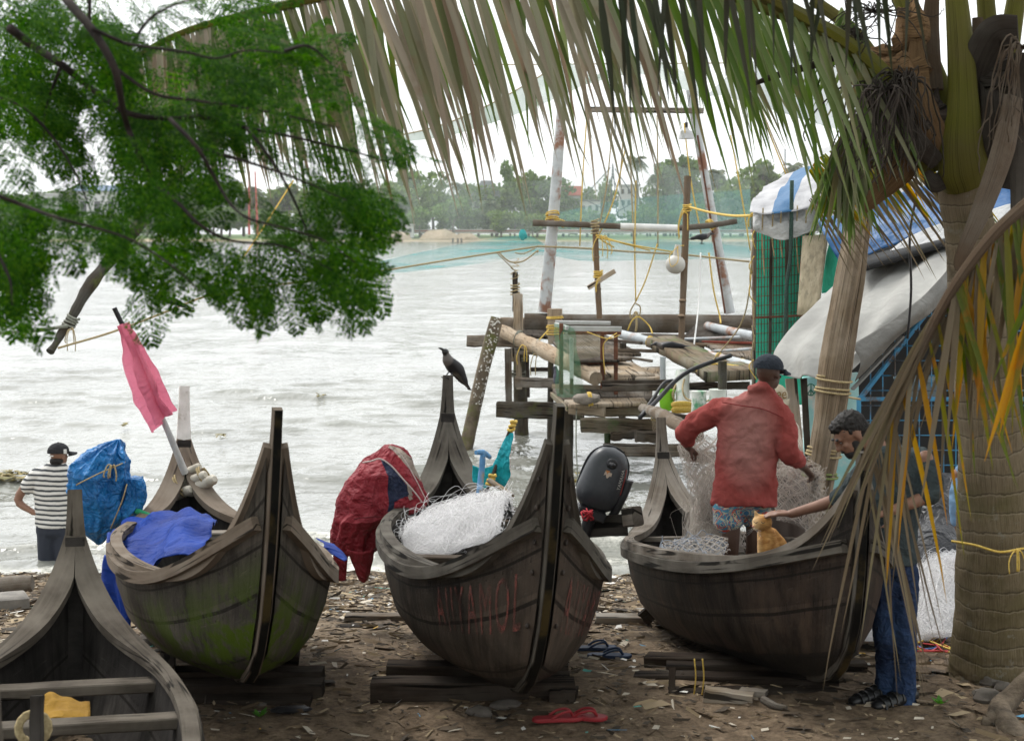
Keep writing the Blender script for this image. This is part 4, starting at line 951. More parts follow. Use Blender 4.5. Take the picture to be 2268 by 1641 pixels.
for a,b_ in (((1357,362),(1352,470)),((1357,362),(1366,470)),((1352,372),(1290,440)),((1362,374),(1410,445)),((1357,385),(1330,470)),((1355,385),(1385,470)),((1290,440),(1352,470)),((1410,445),(1366,470))): mb.tube([P(*a,500),P(*b_,500)],.16,5)
mb.build('frame',DK,T)
for px,c,lab in ((552,(.55,.1,.08),'thin red mast standing far behind the leaves'),(571,(.55,.12,.08),'slanting red mast far behind the leaves'),(1739,(.25,.27,.28),'grey lattice tower above the far trees at right')):
    mb=MB(); a=P(px,520,600);b_=P(px-6 if px==571 else px,330 if px>1700 else 380,600); mb.tube([a,b_],[.45,.25],5); tag(mb.build('far_mast',plain('mast_%d'%px,c,.7)),lab,'mast')
for px in (1003,1014,1022,188,200,216,232): 
    mb=MB(); a=P(px,542,560); mb.tube([a,P(px,528,560)],.35,6); tag(mb.build('mooring_post',TRUNK),'dark mooring post standing in the river off the far shore','post','mooring posts off the far shore')
# ================================================================ hut at right
HT=thing('fishermens_hut','makeshift hut with green mesh wall, striped tarps and a grey awning','hut')
def cloth2(name,rows,m,nu=24,nv=28,amp=.02,freq=2.5,seed=0,fold=None,th=.004,parent=None):
    o=sheet(rows,nu,nv,amp,freq,seed,fold).build(name,m,parent or HT,sharp=False); solid(o,th); return o
GREENC=cloth('green_shade_cloth',(.05,.5,.33),(.03,.36,.23),5.,.8,fold=12.); 
m,nt,b=M_('striped_tarp'); sep=N(nt,'ShaderNodeSeparateXYZ'); L(nt,coords(nt,'UV'),sep.inputs[0]); q=math_(nt,'MULTIPLY',math_(nt,'GREATER_THAN',sep.outputs[1],.34),math_(nt,'LESS_THAN',sep.outputs[1],.58))
dirt=noise(nt,coords(nt,'Object'),3.,5.,.6); setc(nt,b,mix(nt,q,ramp(nt,dirt,[(.3,(.2,.2,.21)),(.5,(.36,.36,.37)),(.7,(.47,.47,.47))]),(.02,.11,.24))); b.inputs['Roughness'].default_value=.6; bump(nt,b,noise(nt,coords(nt,'Object'),6.,5.,.6,1.),.5,.03); STRIPE=m
BLUET=cloth('blue_tarp',(.004,.085,.24),(.003,.058,.17),1.2,.5,bmp=.25,fold=5.,spec=.4); GREYT=cloth('grey_tarp',(.37,.365,.34),(.26,.255,.238),1.6,.8,bmp=.3,fold=3.); WHITET=cloth('white_sheet',(.46,.46,.46),(.3,.31,.31),1.6,.7,bmp=.5,fold=7.); DGREY=cloth('dark_grey_tarp',(.2,.195,.18),(.13,.125,.115),2.,.8); CURT=cloth('white_curtain',(.7,.7,.69),(.35,.36,.35),3.5,.7,bmp=.5,fold=9.)
cloth2('mesh_cloth',[[(1668,515,19.2),(1730,515,19.1),(1800,505,19)],[(1668,650,19.1),(1730,650,19),(1795,650,18.9)],[(1668,905,19),(1730,900,18.9),(1790,895,18.8)]],GREENC,amp=.02)
for k in range(21): 
    x=1667+k*6.6; line(HT,'mesh_wire',[(x,505,18.95),(x-1,820,18.85)],.0042,RUST,sub=1,n=4)
for k in range(15): 
    y=512+k*20.5; line(HT,'mesh_wire',[(1666,y+2,18.94),(1730,y-2,18.9),(1800,y-10,18.8)],.0034,RUST,sub=1,n=4)
for px,y0,y1,w_,m in ((1672,478,905,8,W_old),(1708,530,800,7,W_dark),(1744,510,800,6,W_dark),(1792,505,700,8,W_dark)): bar(HT,'wall_post',(px,y0,18.8),(px-3,y1,18.7),w_,w_,m,(0,1,0),jit=.04)
bar(HT,'wall_rail',(1664,704,18.75),(1800,698,18.6),6,5,RUST)
line(HT,'tied_rope',[(1754,400,18.4),(1751,560,18.5),(1742,640,18.5),(1738,790,18.5)],.022,mottled('dark_green_rope',(.02,.05,.04),(.06,.1,.08),60.),n=6)
for x0 in (1690,1712,1730,1766,1786): line(HT,'tied_rope',[(x0,455+random.uniform(0,20),18.4),(x0-2,530,18.6),(x0+3,560+random.uniform(0,60),18.6)],.008,ROPE_T)
for k in range(10): line(HT,'tied_rope',[(1668+random.uniform(-6,7),490+k*32+random.uniform(-20,20),18.6),(1665+random.uniform(-6,6),525+k*32,18.55),(1670+random.uniform(-6,7),555+k*30+random.uniform(-20,30),18.6)],.006,random.choice([ROPE_T,ROPE_Y]))
cloth2('roof_flap',[[(1700,408,19.8),(1750,385,19.9),(1800,368,20),(1840,352,20)],[(1668,440,19),(1715,425,19),(1770,405,19),(1830,395,19)],[(1660,470,18.5),(1700,478,18.4),(1750,468,18.4),(1812,455,18.4)]],STRIPE,amp=.035,seed=2)
cloth2('wall_curtain',[[(1668,468,18.7),(1720,465,18.6),(1810,452,18.6)],[(1668,500,18.6),(1730,500,18.5),(1810,480,18.5)],[(1674,512,18.6),(1735,532,18.5),(1812,508,18.5)]],CURT,amp=.03,seed=5,freq=6)
cloth2('roof_tarp',[[(1780,355,20.5),(1900,300,20.8),(2060,330,20.4),(2250,360,20)],[(1800,420,19.2),(1900,390,19.2),(2060,400,19),(2250,410,18.6)],[(1808,480,18.3),(1900,468,18.2),(2060,450,18),(2250,440,17.8)]],WHITET,amp=.05,seed=3)
cloth2('roof_tarp',[[(1806,478,18.25),(1860,470,18.2),(1960,440,18),(2080,405,17.9),(2250,390,17.6)],[(1830,530,17.9),(1880,520,17.8),(1970,495,17.7),(2090,455,17.5),(2250,430,17.3)],[(1868,600,17.6),(1905,572,17.5),(1985,538,17.4),(2095,490,17.2),(2250,465,17)]],BLUET,amp=.05,seed=4)
cloth2('roof_sheet',[[(1868,632,17.5),(1920,598,17.4),(2010,530,17.2),(2120,485,17),(2250,450,16.8)],[(1860,650,17.2),(1930,618,17.1),(2030,565,16.9),(2130,520,16.7),(2250,490,16.5)]],WHITET,amp=.03,seed=6)
cloth2('awning',[[(1868,612,17.5),(1965,580,17.2),(2040,548,17),(2130,520,16.8)],[(1795,690,16.9),(1885,662,16.6),(1985,618,16.3),(2130,560,16.2)],[(1722,775,16.4),(1808,760,16),(1905,735,15.7),(2050,650,15.6)],[(1722,832,16.2),(1790,836,15.8),(1852,836,15.5),(1880,812,15.4)]],GREYT,48,52,.02,1.3,7,(.04,3.7,1.6))
cloth2('awning_flap',[[(2130,560,16.1),(2050,650,15.5),(1965,715,15.45),(1885,765,15.4)],[(2140,590,16),(2060,672,15.45),(1985,735,15.4),(1905,800,15.35)],[(2135,612,16),(2065,690,15.5),(1990,748,15.45),(1893,845,15.4)]],DGREY,16,24,.02,3.,8)
cloth2('corner_cloth',[[(1836,530,18.6),(1862,540,18.4),(1888,570,18.2)],[(1826,590,18.5),(1858,600,18.3),(1878,620,18.1)],[(1820,650,18.5),(1845,645,18.3),(1868,630,18.1)]],GREENC,amp=.03)
o=sheet([[(1778,524,18.5),(1834,520,18.4)],[(1766,697,18.2),(1812,700,18.1)]],6,6).build('plywood_board',mottled('plywood',(.36,.3,.2),(.55,.47,.33),3.,.8,.2,.004,c3=(.3,.26,.18),s3=4.,stretch=(6,6,.8)),HT); solid(o,.03)
bar(HT,'gutter',(1815,690,17.9),(1862,640,17.8),8,4,WHITEP)
TURQ=mottled('peeling_turquoise',(.3,.6,.6),(.45,.7,.68),3.,.8,.3,.005,c3=(.7,.7,.66),s3=3.5)
o=sheet([[(1778,835,16.6),(1900,825,16.6)],[(1782,1120,16.6),(1905,1120,16.6)]],6,6).build('painted_wall',TURQ,HT); solid(o,.06)
PK=plain('green_paint',(.03,.22,.16),.7); c=P(1796,863,16.53); s=pxm(16.5)
mb=MB(); mb.tube([c+V3(math.cos(a)*10*s,0,math.sin(a)*13*s) for a in [2*PI*k/24 for k in range(25)]],.006,5); mb.tube([c+V3(0,0,13*s),c-V3(0,0,13*s)],.006,5)
for sx in(-1,1): mb.tube([c,c+V3(sx*7*s,0,-9*s)],.006,5)
mb.build('peace_sign',PK,HT)
mb=MB(); c=P(1813,868,16.53); mb.loft([[c+V3(math.sin(PI*t)*5*s*sx,-.005*k,(t-.5)*34*s) for sx,t in [(1,i/8) for i in range(9)]+[(-1,1-i/8) for i in range(1,8)]] for k in (0,1)]); mb.build('painted_leaf',plain('leaf_green',(.08,.42,.1),.7),HT)
bar(HT,'door_board',(1752,838,16.3),(1772,1060,16.2),26,8,W_pale,(0,1,0),jit=.04); bar(HT,'door_board',(1780,838,16.4),(1792,1060,16.3),14,8,W_dark,(0,1,0))
BLUEP=mottled('blue_steel_paint',(.03,.17,.32),(.06,.26,.44),8.,.55,.2,.004,c3=(.1,.07,.05),s3=5.)
bar(HT,'frame_bar',(1903,885,15.6),(2068,672,15.9),10,9,BLUEP,jit=.02); bar(HT,'frame_bar',(1888,862,15.5),(2000,745,15.7),12,5,plain('grey_strut',(.22,.22,.21),.6),jit=.02)
bar(HT,'frame_bar',(1898,884,15.6),(2330,884,15.6),9,9,BLUEP,jit=.02); bar(HT,'frame_bar',(1902,880,15.6),(1902,1190,15.6),9,9,BLUEP,(0,1,0),jit=.02)
for k in range(14): x=1928+k*27; line(HT,'cage_wire',[(x,640+max(0,(2060-x))*1.2,15.7),(x,1190,15.65)],.006,BLUEP,sub=1,n=4)
for k in range(15): y=700+k*33; x0=max(1905,2060-(y-690)*.8) if y<884 else 1905; line(HT,'cage_wire',[(x0,y,15.68),(2330,y,15.68)],.006,BLUEP,sub=1,n=4)
DKI=plain('painted_interior_shade',(.02,.02,.02),.9)  # near black puts the shade inside the hut into its boards
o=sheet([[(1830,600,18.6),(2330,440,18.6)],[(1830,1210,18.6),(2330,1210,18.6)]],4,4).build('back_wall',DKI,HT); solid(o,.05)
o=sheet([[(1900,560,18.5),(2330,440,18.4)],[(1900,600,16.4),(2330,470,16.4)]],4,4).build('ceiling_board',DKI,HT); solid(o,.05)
for (x0,x1,y0,y1,Y,c,nm,lab) in ((1965,2000,1010,1050,16.4,(.03,.07,.32),'storage_crate','blue crate inside the wire cage'),(2005,2065,1045,1110,16.3,(.2,.21,.2),'metal_drum','grey drum inside the wire cage, behind the palm'),(2010,2070,1120,1210,16.2,(.09,.09,.09),'metal_chest','dark metal trunk at the foot of the wire cage'),(1990,2080,840,880,16.9,(.16,.2,.21),'tray_stack','grey trays stacked in the wire cage above the blue bar')):
    a=P(x0,y1,Y);b_=P(x1,y0,Y); t=thing(nm,lab,nm.split('_')[1]); mb=MB(); w_,h_=b_.x-a.x,b_.z-a.z
    if nm=='metal_drum':
        c0=(a+b_)/2; mb.loft([[V3(c0.x+math.cos(q)*r*w_/2,Y+math.sin(q)*r*w_/2,a.z+z*h_) for q in [2*PI*k/18 for k in range(18)]] for r,z in ((.96,0),(1,.03),(1,.3),(1.04,.33),(1,.36),(1,.64),(1.04,.67),(1,.7),(1,.97),(.96,1))])
    else: mb.box(((a.x+b_.x)/2,Y,(a.z+b_.z)/2),(w_,.4,h_)); 
    mb.build('shell',plain(nm,c,.6),t)
    mb=MB(); mb.box(((a.x+b_.x)/2,Y-.01,b_.z+.005),(w_*1.05,.42,.03)); mb.build('lid',plain(nm+'_lid',tuple(x*1.3 for x in c),.6),t)
line(HT,'hanging_cable',[(2022,330,15.2),(2030,420,15.2),(2015,520,15.2),(2018,640,15.3),(2010,750,15.4)],.012,BLACK)
# old wooden post with a split
PT=thing('split_post','tall weathered wooden post with a long split, in front of the awning','post')
pp=cat([P(*q) for q in ((1930,255,13.3),(1908,440,13.2),(1882,620,13.1),(1852,800,13.),(1832,960,12.9),(1812,1075,12.9),(1795,1200,12.9),(1785,1330,12.9))],8); wd=[22,27,33,36,33,31,31,32]; s=pxm(13)
prof=[]
for k in range(28):
    a=2*PI*k/28-PI/2; r=1+.08*math.sin(3*a+1)+.05*math.sin(7*a)
    if k in(3,4): r*=.2
    prof.append((math.cos(a)*r,math.sin(a)*r))
sc=[np.interp(i/(len(pp)-1)*7,range(8),wd)*s*(1+.07*mnoise.noise(V3(i*.35,0,0))) for i in range(len(pp))]
mb=MB(); mb.sweep(pp,prof,sc,(0,1,0),twist=[.15*math.sin(i*.12) for i in range(len(pp))]); mb.build('post',wood('driftwood',(.12,.085,.055),(.36,.28,.19),(.4,.33,.25),gs=(1.6,26),bmp=.9,var=.05),PT,sharp=70)
for y,t_,m in ((846,1.5,ROPE_T),(872,2,ROPE_T),(1012,3,ROPE_T),(1058,2.5,mottled('green_rope',(.12,.16,.05),(.25,.28,.1),50.))):
    x=np.interp(y,[800,960,1075],[1852,1832,1812]); lash(PT,(x,y),35,12.95,t_,m,(.15,0,1),.025,.009)
line(PT,'tie_rope',[(1850,872,12.7),(1880,880,14),(1905,884,15.4)],.01,ROPE_T)
# air over the river
hz=MB(); hz.box((0,590,30),(1500,1250,80),ch=.0001); hm=bpy.data.materials.new('river_haze'); hm.use_nodes=True; nt=hm.node_tree; nt.nodes.remove(nt.nodes['Principled BSDF']); pv_=N(nt,'ShaderNodeVolumePrincipled'); pv_.inputs['Density'].default_value=HAZE; pv_.inputs['Color'].default_value=(1,1,.97,1); L(nt,pv_.outputs[0],nt.nodes['Material Output'].inputs['Volume'])
if HAZE>0: tag(hz.build('haze',hm,smooth=False),kind='stuff')
# ================================================================ coconut palm at right
LEAFG=leafmat('palm_leaflet_green',[(0.,(.05,.095,.015)),(.3,(.085,.135,.03)),(.6,(.15,.185,.08)),(.85,(.22,.225,.14)),(1.,(.17,.14,.05))],.35,.42,spot=((.17,.12,.06),3.5,.62))
LEAFY=leafmat('palm_leaflet_yellowing',[(0.,(.05,.09,.012)),(.4,(.11,.13,.012)),(.7,(.3,.19,.015)),(1.,(.38,.16,.01))],.4,.5,spot=((.36,.14,.008),7.,.55))
LEAFB=leafmat('palm_leaflet_sky_sheen',[(0.,(.09,.12,.035)),(.2,(.19,.19,.11)),(.5,(.28,.26,.19)),(.8,(.34,.29,.23)),(1.,(.22,.15,.1))],.28,.5,spot=((.2,.13,.08),3.,.58))  # pale beige stops put sky reflected by the leaflets into their colour
LEAFD=leafmat('palm_leaflet_dry',[(0.,(.09,.07,.045)),(.5,(.15,.115,.075)),(.8,(.2,.16,.105)),(1.,(.1,.1,.04))],.18,.7)
PETI=wood('green_petiole',(.075,.075,.01),(.18,.175,.03),(.12,.1,.035),gs=(1.2,45),bmp=.25,rough=.5,var=.3)
SHEATH=wood('dry_sheath',(.06,.04,.028),(.2,.14,.095),(.2,.17,.14),gs=(3,90),bmp=.6,rough=.9)
FIBRE=wood('sheath_fibre',(.09,.05,.025),(.3,.19,.1),None,gs=(9,120),bmp=.9,rough=1.)
DRYB=wood('burnt_stalk',(.02,.015,.012),(.07,.055,.045),(.09,.08,.07),gs=(3,60),bmp=.5)
GRAV=V3(0,0,-1)
def leaflets(name,rach,n,sides,lenf,dirf,width,m,parent,droop=.35,t0=.05,t1=1.,seg=6,fold=.45,jit=.15,seed=1,curl=.0):
    r=random.Random(seed); pp=cat(rach,10); k=len(pp); V=[];Fq=[]
    for i in range(n):
        for sd in sides:
            t=t0+(t1-t0)*(i+r.random()*.8)/n; x=t*(k-1); a=min(int(x),k-2); p=pp[a].lerp(pp[a+1],x-a); tn=(pp[a+1]-pp[a]).normalized()
            ln=lenf(t)*r.uniform(1-jit*1.6,1+jit*.6); d=dirf(t,sd,tn,r).normalized(); w0=width*r.uniform(.75,1.2)
            q=p.copy(); dd=d.copy(); o=len(V); st=ln/seg; sdir=dd.cross(V3(r.uniform(-.5,.5),-1,r.uniform(-.3,.3))).normalized(); dr=droop*r.uniform(.6,1.4); tw=r.uniform(-.5,.5)
            for s in range(seg+1):
                f=s/seg; ww=w0*(.45+.55*min(1,f*5))*(1-max(0,(f-.25)/.75)**1.7*.97)
                nn=sdir.cross(dd).normalized(); c_,s_=math.cos(tw*f),math.sin(tw*f); e=sdir*c_+nn*s_; m_=nn*c_-sdir*s_
                V+= [q-e*ww*.5+m_*ww*fold*.5,q,q+e*ww*.5+m_*ww*fold*.5]
                q=q+dd*st; dd=(dd+GRAV*(dr*st*1.2)+V3(r.uniform(-1,1),r.uniform(-1,1),0)*.03+sdir*curl*st).normalized()
            for s in range(seg):
                b=o+s*3; Fq+= [(b,b+1,b+4,b+3),(b+1,b+2,b+5,b+4)]
    return npmesh(name,np.array([tuple(v) for v in V]),np.array(Fq),m,parent,smooth=True)
PALM=thing('coconut_palm','coconut palm with a leaning ringed trunk at the right of the boats','palm')
tp_=[(2226,1525,9.55),(2214,1410,9.5),(2206,1200,9.4),(2196,1000,9.35),(2180,800,9.3),(2156,600,9.3),(2134,395,9.3)]; rw=[140,108,84,74,66,59,52]
pp=cat([P(*q) for q in tp_],26); rr=[]; ringh=[]
zz=0; nxt=0; 
for i,p in enumerate(pp):
    t=i/(len(pp)-1)*6; a=min(int(t),5); r=(rw[a]+(rw[a+1]-rw[a])*(t-a))*pxm(9.35)
    if i: zz+=(pp[i]-pp[i-1]).length
    ph=(zz/.105+.35*mnoise.noise(V3(zz*2,0,0)))%1; rr.append(r*(1.012-.02*ph))
mb=MB(); mb.tube(pp,rr,28)
mb.v=[tuple(Vector(v)+Vector((mnoise.noise(Vector(v)*4),mnoise.noise(Vector(v)*4+V3(7,0,0)),0))*.02) for v in mb.v]
m,nt,b=M_('palm_bark'); uv=coords(nt,'UV'); sep=N(nt,'ShaderNodeSeparateXYZ'); L(nt,uv,sep.inputs[0]); ob=coords(nt,'Object')
wob=math_(nt,'ADD',sep.outputs[0],math_(nt,'MULTIPLY',noise(nt,ob,4.,5.,.6),.11)); fr=math_(nt,'FRACT',math_(nt,'DIVIDE',wob,.105))
fib=noise(nt,coords(nt,'UV',(5,55,1)),1.,5.,.65); big=noise(nt,ob,2.6,5.,.6)
col=ramp(nt,fib,[(.28,(.14,.105,.068)),(.5,(.33,.26,.17)),(.75,(.5,.41,.29))]); col=mix(nt,ramp(nt,big,[(.54,g(0)),(.7,g(.55))]),col,(.15,.14,.05))
sz=N(nt,'ShaderNodeSeparateXYZ'); L(nt,ob,sz.inputs[0]); ml=N(nt,'ShaderNodeMapRange'); ml.inputs[1].default_value=1.5; ml.inputs[2].default_value=.3; L(nt,sz.outputs[2],ml.inputs[0])
col=mix(nt,math_(nt,'MULTIPLY',ml.outputs[0],ramp(nt,noise(nt,ob,6.,5.,.7),[(.3,g(.15)),(.65,g(.7))])),col,(.17,.14,.05))
col=mix(nt,ramp(nt,fr,[(0,g(.0)),(.04,g(.75)),(.11,g(.1)),(.9,g(0)),(1.,g(.2))]),col,(.07,.05,.035)); col=mix(nt,ramp(nt,fr,[(.9,g(0)),(.97,g(.5)),(1,g(0))]),col,(.55,.47,.34))
lich=ramp(nt,noise(nt,ob,9.,6.,.75),[(.6,g(0)),(.68,g(.6))]); col=mix(nt,lich,col,(.4,.39,.33)); col=mix(nt,ramp(nt,noise(nt,ob,3.3,6.,.7),[(.56,g(0)),(.7,g(.7))]),col,(.06,.045,.025))
setc(nt,b,col); b.inputs['Roughness'].default_value=.95; b.inputs['Specular IOR Level'].default_value=.1; bump(nt,b,math_(nt,'ADD',fib,math_(nt,'MULTIPLY',fr,-.7)),1.,.03)
mb.build('trunk',m,PALM,sharp=80)
def pet(pts,w_,m=PETI,name='petiole',flat=.6,sub=8):
    P_=[P(*q) for q in pts]; pp=cat(P_,sub); s=pxm(pts[0][2]); sc=[]
    for i in range(len(pp)):
        t=i/(len(pp)-1)*(len(w_)-1); a=min(int(t),len(w_)-2); r=(w_[a]+(w_[a+1]-w_[a])*(t-a))*s/2; sc.append((r,r*flat))
    mb=MB(); prof=[(math.cos(2*PI*k/14),math.sin(2*PI*k/14)*(1 if math.sin(2*PI*k/14)>0 else .55)) for k in range(14)]
    mb.sweep(pp,prof,sc,(0,-1,0)); return mb.build(name,m,PALM,sharp=70)
pet([(2140,404,9.22),(2134,370,9.16),(2130,310,9.13),(2132,200,9.15),(2124,60,9.2),(2110,-80,9.3)],[108,116,96,66,56,44])
pet([(2075,372,9.25),(2030,290,9.2),(1975,205,9.2),(1890,110,9.1),(1790,50,9.),(1660,0,8.7),(1500,-70,8.4)],[70,78,70,44,38,34,28])
pet([(2090,240,9.4),(2040,110,9.5),(2005,20,9.6),(1975,-60,9.7)],[70,60,44,36])
pet([(2185,360,9.3),(2215,220,9.4),(2235,100,9.5),(2260,-60,9.6)],[70,60,50,40])
pet([(1990,220,9.6),(1935,130,9.7),(1880,60,9.8),(1800,0,9.9)],[46,34,30,26]); pet([(2180,300,9.6),(2190,120,9.7),(2180,-40,9.8)],[70,46,40])
pet([(2245,215,8.9),(2222,330,8.8),(2180,450,8.75),(2128,570,8.75),(2118,600,8.75)],[42,52,46,28,6],SHEATH,'dry_leaf_base',.3)
pet([(2275,120,9.),(2262,300,8.95),(2258,470,8.9),(2240,570,8.9)],[60,54,40,10],DRYB,'dry_leaf_base',.35)
pet([(2255,70,9.05),(2200,80,9.1),(2160,160,9.2),(2150,260,9.3)],[70,80,70,30],DRYB,'dry_leaf_base',.35)
pet([(2020,315,9.3),(1985,372,9.25),(1935,440,9.2),(1918,470,9.2)],[80,86,34,6],FIBRE,'dry_spathe',.4); pet([(1985,285,9.35),(1965,310,9.3),(1940,345,9.3),(1925,370,9.3)],[60,66,50,20],FIBRE,'dry_spathe',.5)
pet([(1668,187,8.9),(1720,168,8.9),(1800,145,8.95),(1880,118,9.1)],[9,15,17,12],DRYB,'dry_spathe',.8)
for pts,w_,mm in (([(2090,330,9.15),(2050,250,9.1),(2030,150,9.2),(2035,40,9.3)],[50,60,44,20],FIBRE),([(2075,360,9.12),(2020,300,9.05),(1990,230,9.1)],[40,50,16],DRYB),([(2195,390,9.2),(2210,300,9.1),(2200,180,9.2),(2180,60,9.3)],[50,70,60,30],DRYB),([(2240,420,9.3),(2262,300,9.3),(2275,160,9.3)],[80,90,70],DRYB),([(2170,300,9.3),(2175,180,9.35),(2165,40,9.4)],[44,50,24],SHEATH),([(2070,200,9.3),(2060,90,9.4),(2066,-20,9.5)],[40,44,30],SHEATH),([(2095,395,9.18),(2070,405,9.15),(2052,380,9.15)],[40,44,16],DRYB)):
    pet(pts,w_,mm,'dry_leaf_base',.4)
mb=MB()
for c,r_,sd in (((2000,165,9.25),(60,45),1),((2020,75,9.35),(40,60),2),((1955,130,9.4),(40,28),3),((2060,270,9.2),(40,60),4),((2215,180,9.25),(50,70),5),((2030,250,9.3),(45,50),8)):
    s=pxm(9.3); mb=MB(); mb.ell(P(*c),(r_[0]*s,.12,r_[1]*s),n=16,amp=.5,freq=2.4,seed=sd); mb.build('fibre_sheath',FIBRE if sd not in(4,5,8) else DRYB,PALM)
def strands(c,n,spread,m,seed,ln=(90,190),nm='dead_flower_stalk',r=.0055):
    rd=random.Random(seed); mb=MB()
    for k in range(n):
        x=c[0]+rd.uniform(-1,1)*spread*.5; y=c[1]+rd.uniform(-20,20); dx=rd.gauss(0,1)*spread*.45+spread*.15*c[3]; l=rd.uniform(*ln); Y=c[2]+rd.uniform(-.25,.15)
        q=[(c[0],c[1]-14,c[2]),(x+dx*.35,y-rd.uniform(5,28),Y),(x+dx*.8,y+l*.35,Y),(x+dx+rd.uniform(-12,12),y+l*.75,Y),(x+dx*1.05+rd.uniform(-22,22),y+l,Y)]
        pts=cat([P(*a) for a in q],4); pts=[p+V3(rd.uniform(-1,1),0,rd.uniform(-1,1))*.006 for p in pts]; mb.tube(pts,[r,r*.6],4)
    return mb.build(nm,m,PALM,sharp=False)
strands((1962,215,9.0,-1.5),95,95,wood('dead_strand',(.05,.04,.035),(.15,.125,.11),None,gs=(9,60)),1); strands((2010,190,9.0,-.3),34,90,DRYB,7,(120,210)); strands((2262,120,8.9,-.8),24,70,SHEATH,2,(70,260)); strands((1900,95,9.2,-1.5),26,110,DRYB,3,(-40,90),r=.004); strands((1940,40,9.2,-1.),30,120,DRYB,9,(-60,100),r=.004)
# fronds
FR=lambda pts:[P(*q) for q in pts]
RA=FR([(1990,205,9.15),(1890,110,9.),(1760,28,8.6),(1560,-70,8.2),(1300,-120,7.9),(1000,-95,7.8),(760,-20,7.8),(560,30,7.9),(400,75,8.),(260,150,8.2)])
fa=leaflets('frond',RA,27,(-1,1),lambda t:1.12*(1-.5*max(0,(t-.62)/.38))*(min(1,.55+t*2.2)),lambda t,s,tn,r:V3(.36-.22*max(0,(t-.6)/.4)+r.gauss(0,.07),s*.3+r.gauss(0,.14),-1),.03,LEAFG,PALM,.25,.06,.46,seed=11)
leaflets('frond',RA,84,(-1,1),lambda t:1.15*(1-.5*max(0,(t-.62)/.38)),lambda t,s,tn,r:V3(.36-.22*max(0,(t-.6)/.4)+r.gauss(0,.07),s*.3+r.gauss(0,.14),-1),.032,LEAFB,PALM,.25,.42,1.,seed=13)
fa2=leaflets('frond',[p+V3(.1,.5,.1) for p in RA],40,(-1,1),lambda t:.98*(1-.5*max(0,(t-.62)/.38))*(min(1,.5+t*2.2)),lambda t,s,tn,r:V3(.28+r.gauss(0,.1),s*.3+r.gauss(0,.15),-1),.03,LEAFG,PALM,.3,.3,.98,seed=12)
mb=MB(); mb.tube(cat(RA,6),[.05,.012],8); mb.build('rachis',PETI,fa)
# dark near leaflets on top right
RB=FR([(2100,-160,6.2),(1800,-120,6.),(1500,-60,5.9),(1280,-10,5.8)])
fb=leaflets('frond',RB,16,(-1,1),lambda t:.5,lambda t,s,tn,r:V3(.1+r.gauss(0,.12),r.gauss(0,.2),-1),.022,leafmat('palm_leaflet_shaded',[(0,(.02,.03,.012)),(1,(.05,.045,.03))],.1,.6),PALM,.2,.1,.95,seed=21)
# hanging green frond by the post
RC=FR([(2000,230,9.4),(1930,235,9.35),(1885,265,9.3),(1862,310,9.3)])
leaflets('frond',RC,26,(-1,1),lambda t:.62,lambda t,s,tn,r:V3(-.12+.3*(1-t)+r.gauss(0,.14),r.gauss(0,.15),-1),.036,LEAFG,PALM,.3,.45,1.,seed=31)
leaflets('frond',RC,7,(-1,1),lambda t:.5,lambda t,s,tn,r:V3(-.25+r.gauss(0,.14),r.gauss(0,.15),-1),.03,LEAFY,PALM,.3,.5,1.,seed=32)
# yellowing frond behind the post
RD=FR([(2070,330,9.9),(1990,300,10.1),(1900,310,10.3),(1820,345,10.5),(1790,380,10.6)])
leaflets('frond',RD,44,(1,),lambda t:.82-.3*t,lambda t,s,tn,r:V3(.75-.15*t+r.gauss(0,.07),r.gauss(0,.12),-.75),.026,LEAFY,PALM,.25,.0,1.,seed=41)
leaflets('frond',[p+V3(.02,.1,-.18) for p in RD],34,(1,),lambda t:.86-.3*t,lambda t,s,tn,r:V3(.7-.1*t+r.gauss(0,.1),r.gauss(0,.12),-.8),.018,LEAFD,PALM,.25,.0,1.,seed=42)
leaflets('frond',FR([(1860,10,9.6),(1900,80,9.6),(1990,200,9.5)]),14,(-1,1),lambda t:.5,lambda t,s,tn,r:V3(s*.4+r.gauss(0,.2),r.gauss(0,.2),-1),.03,LEAFG,PALM,.3,seed=43)
leaflets('frond',FR([(1700,20,9.4),(1640,60,9.5),(1600,110,9.6)]),12,(-1,1),lambda t:.75,lambda t,s,tn,r:V3(.45+r.gauss(0,.15),r.gauss(0,.2),-1),.024,LEAFG,PALM,.3,seed=44)
leaflets('frond',FR([(1560,-40,9.6),(1760,60,9.7),(1960,220,9.8)]),11,(1,),lambda t:.72,lambda t,s,tn,r:V3(.5+r.gauss(0,.16),r.gauss(0,.2),-.9),.024,LEAFG,PALM,.3,seed=45)
# dry frond hanging in the right foreground
RE=FR([(2420,330,7.1),(2300,430,6.9),(2200,520,6.8),(2110,640,6.75),(2030,790,6.75),(1965,920,6.8),(1915,1040,6.85)])
ff1=leaflets('frond',RE,11,(1,),lambda t:.95,lambda t,s,tn,r:V3(-.34+.16*t+r.gauss(0,.1),r.gauss(0,.12),-1),.018,LEAFD,PALM,.35,.2,1.,seed=51,curl=.0)
leaflets('frond',RE,17,(1,),lambda t:1.02-.2*t,lambda t,s,tn,r:V3(.18+.02*t+r.gauss(0,.12),r.gauss(0,.14),-1),.024,LEAFY,PALM,.2,.12,.8,seed=52)
leaflets('frond',RE,7,(1,),lambda t:.95,lambda t,s,tn,r:V3(.08+r.gauss(0,.12),r.gauss(0,.14),-1),.02,LEAFD,PALM,.2,.12,1.,seed=53)
leaflets('frond',RE,9,(1,),lambda t:1.05,lambda t,s,tn,r:V3(.22-.2*(1-t)+r.gauss(0,.08),r.gauss(0,.1),-1),.012,LEAFD,PALM,.1,.78,1.,seed=54)
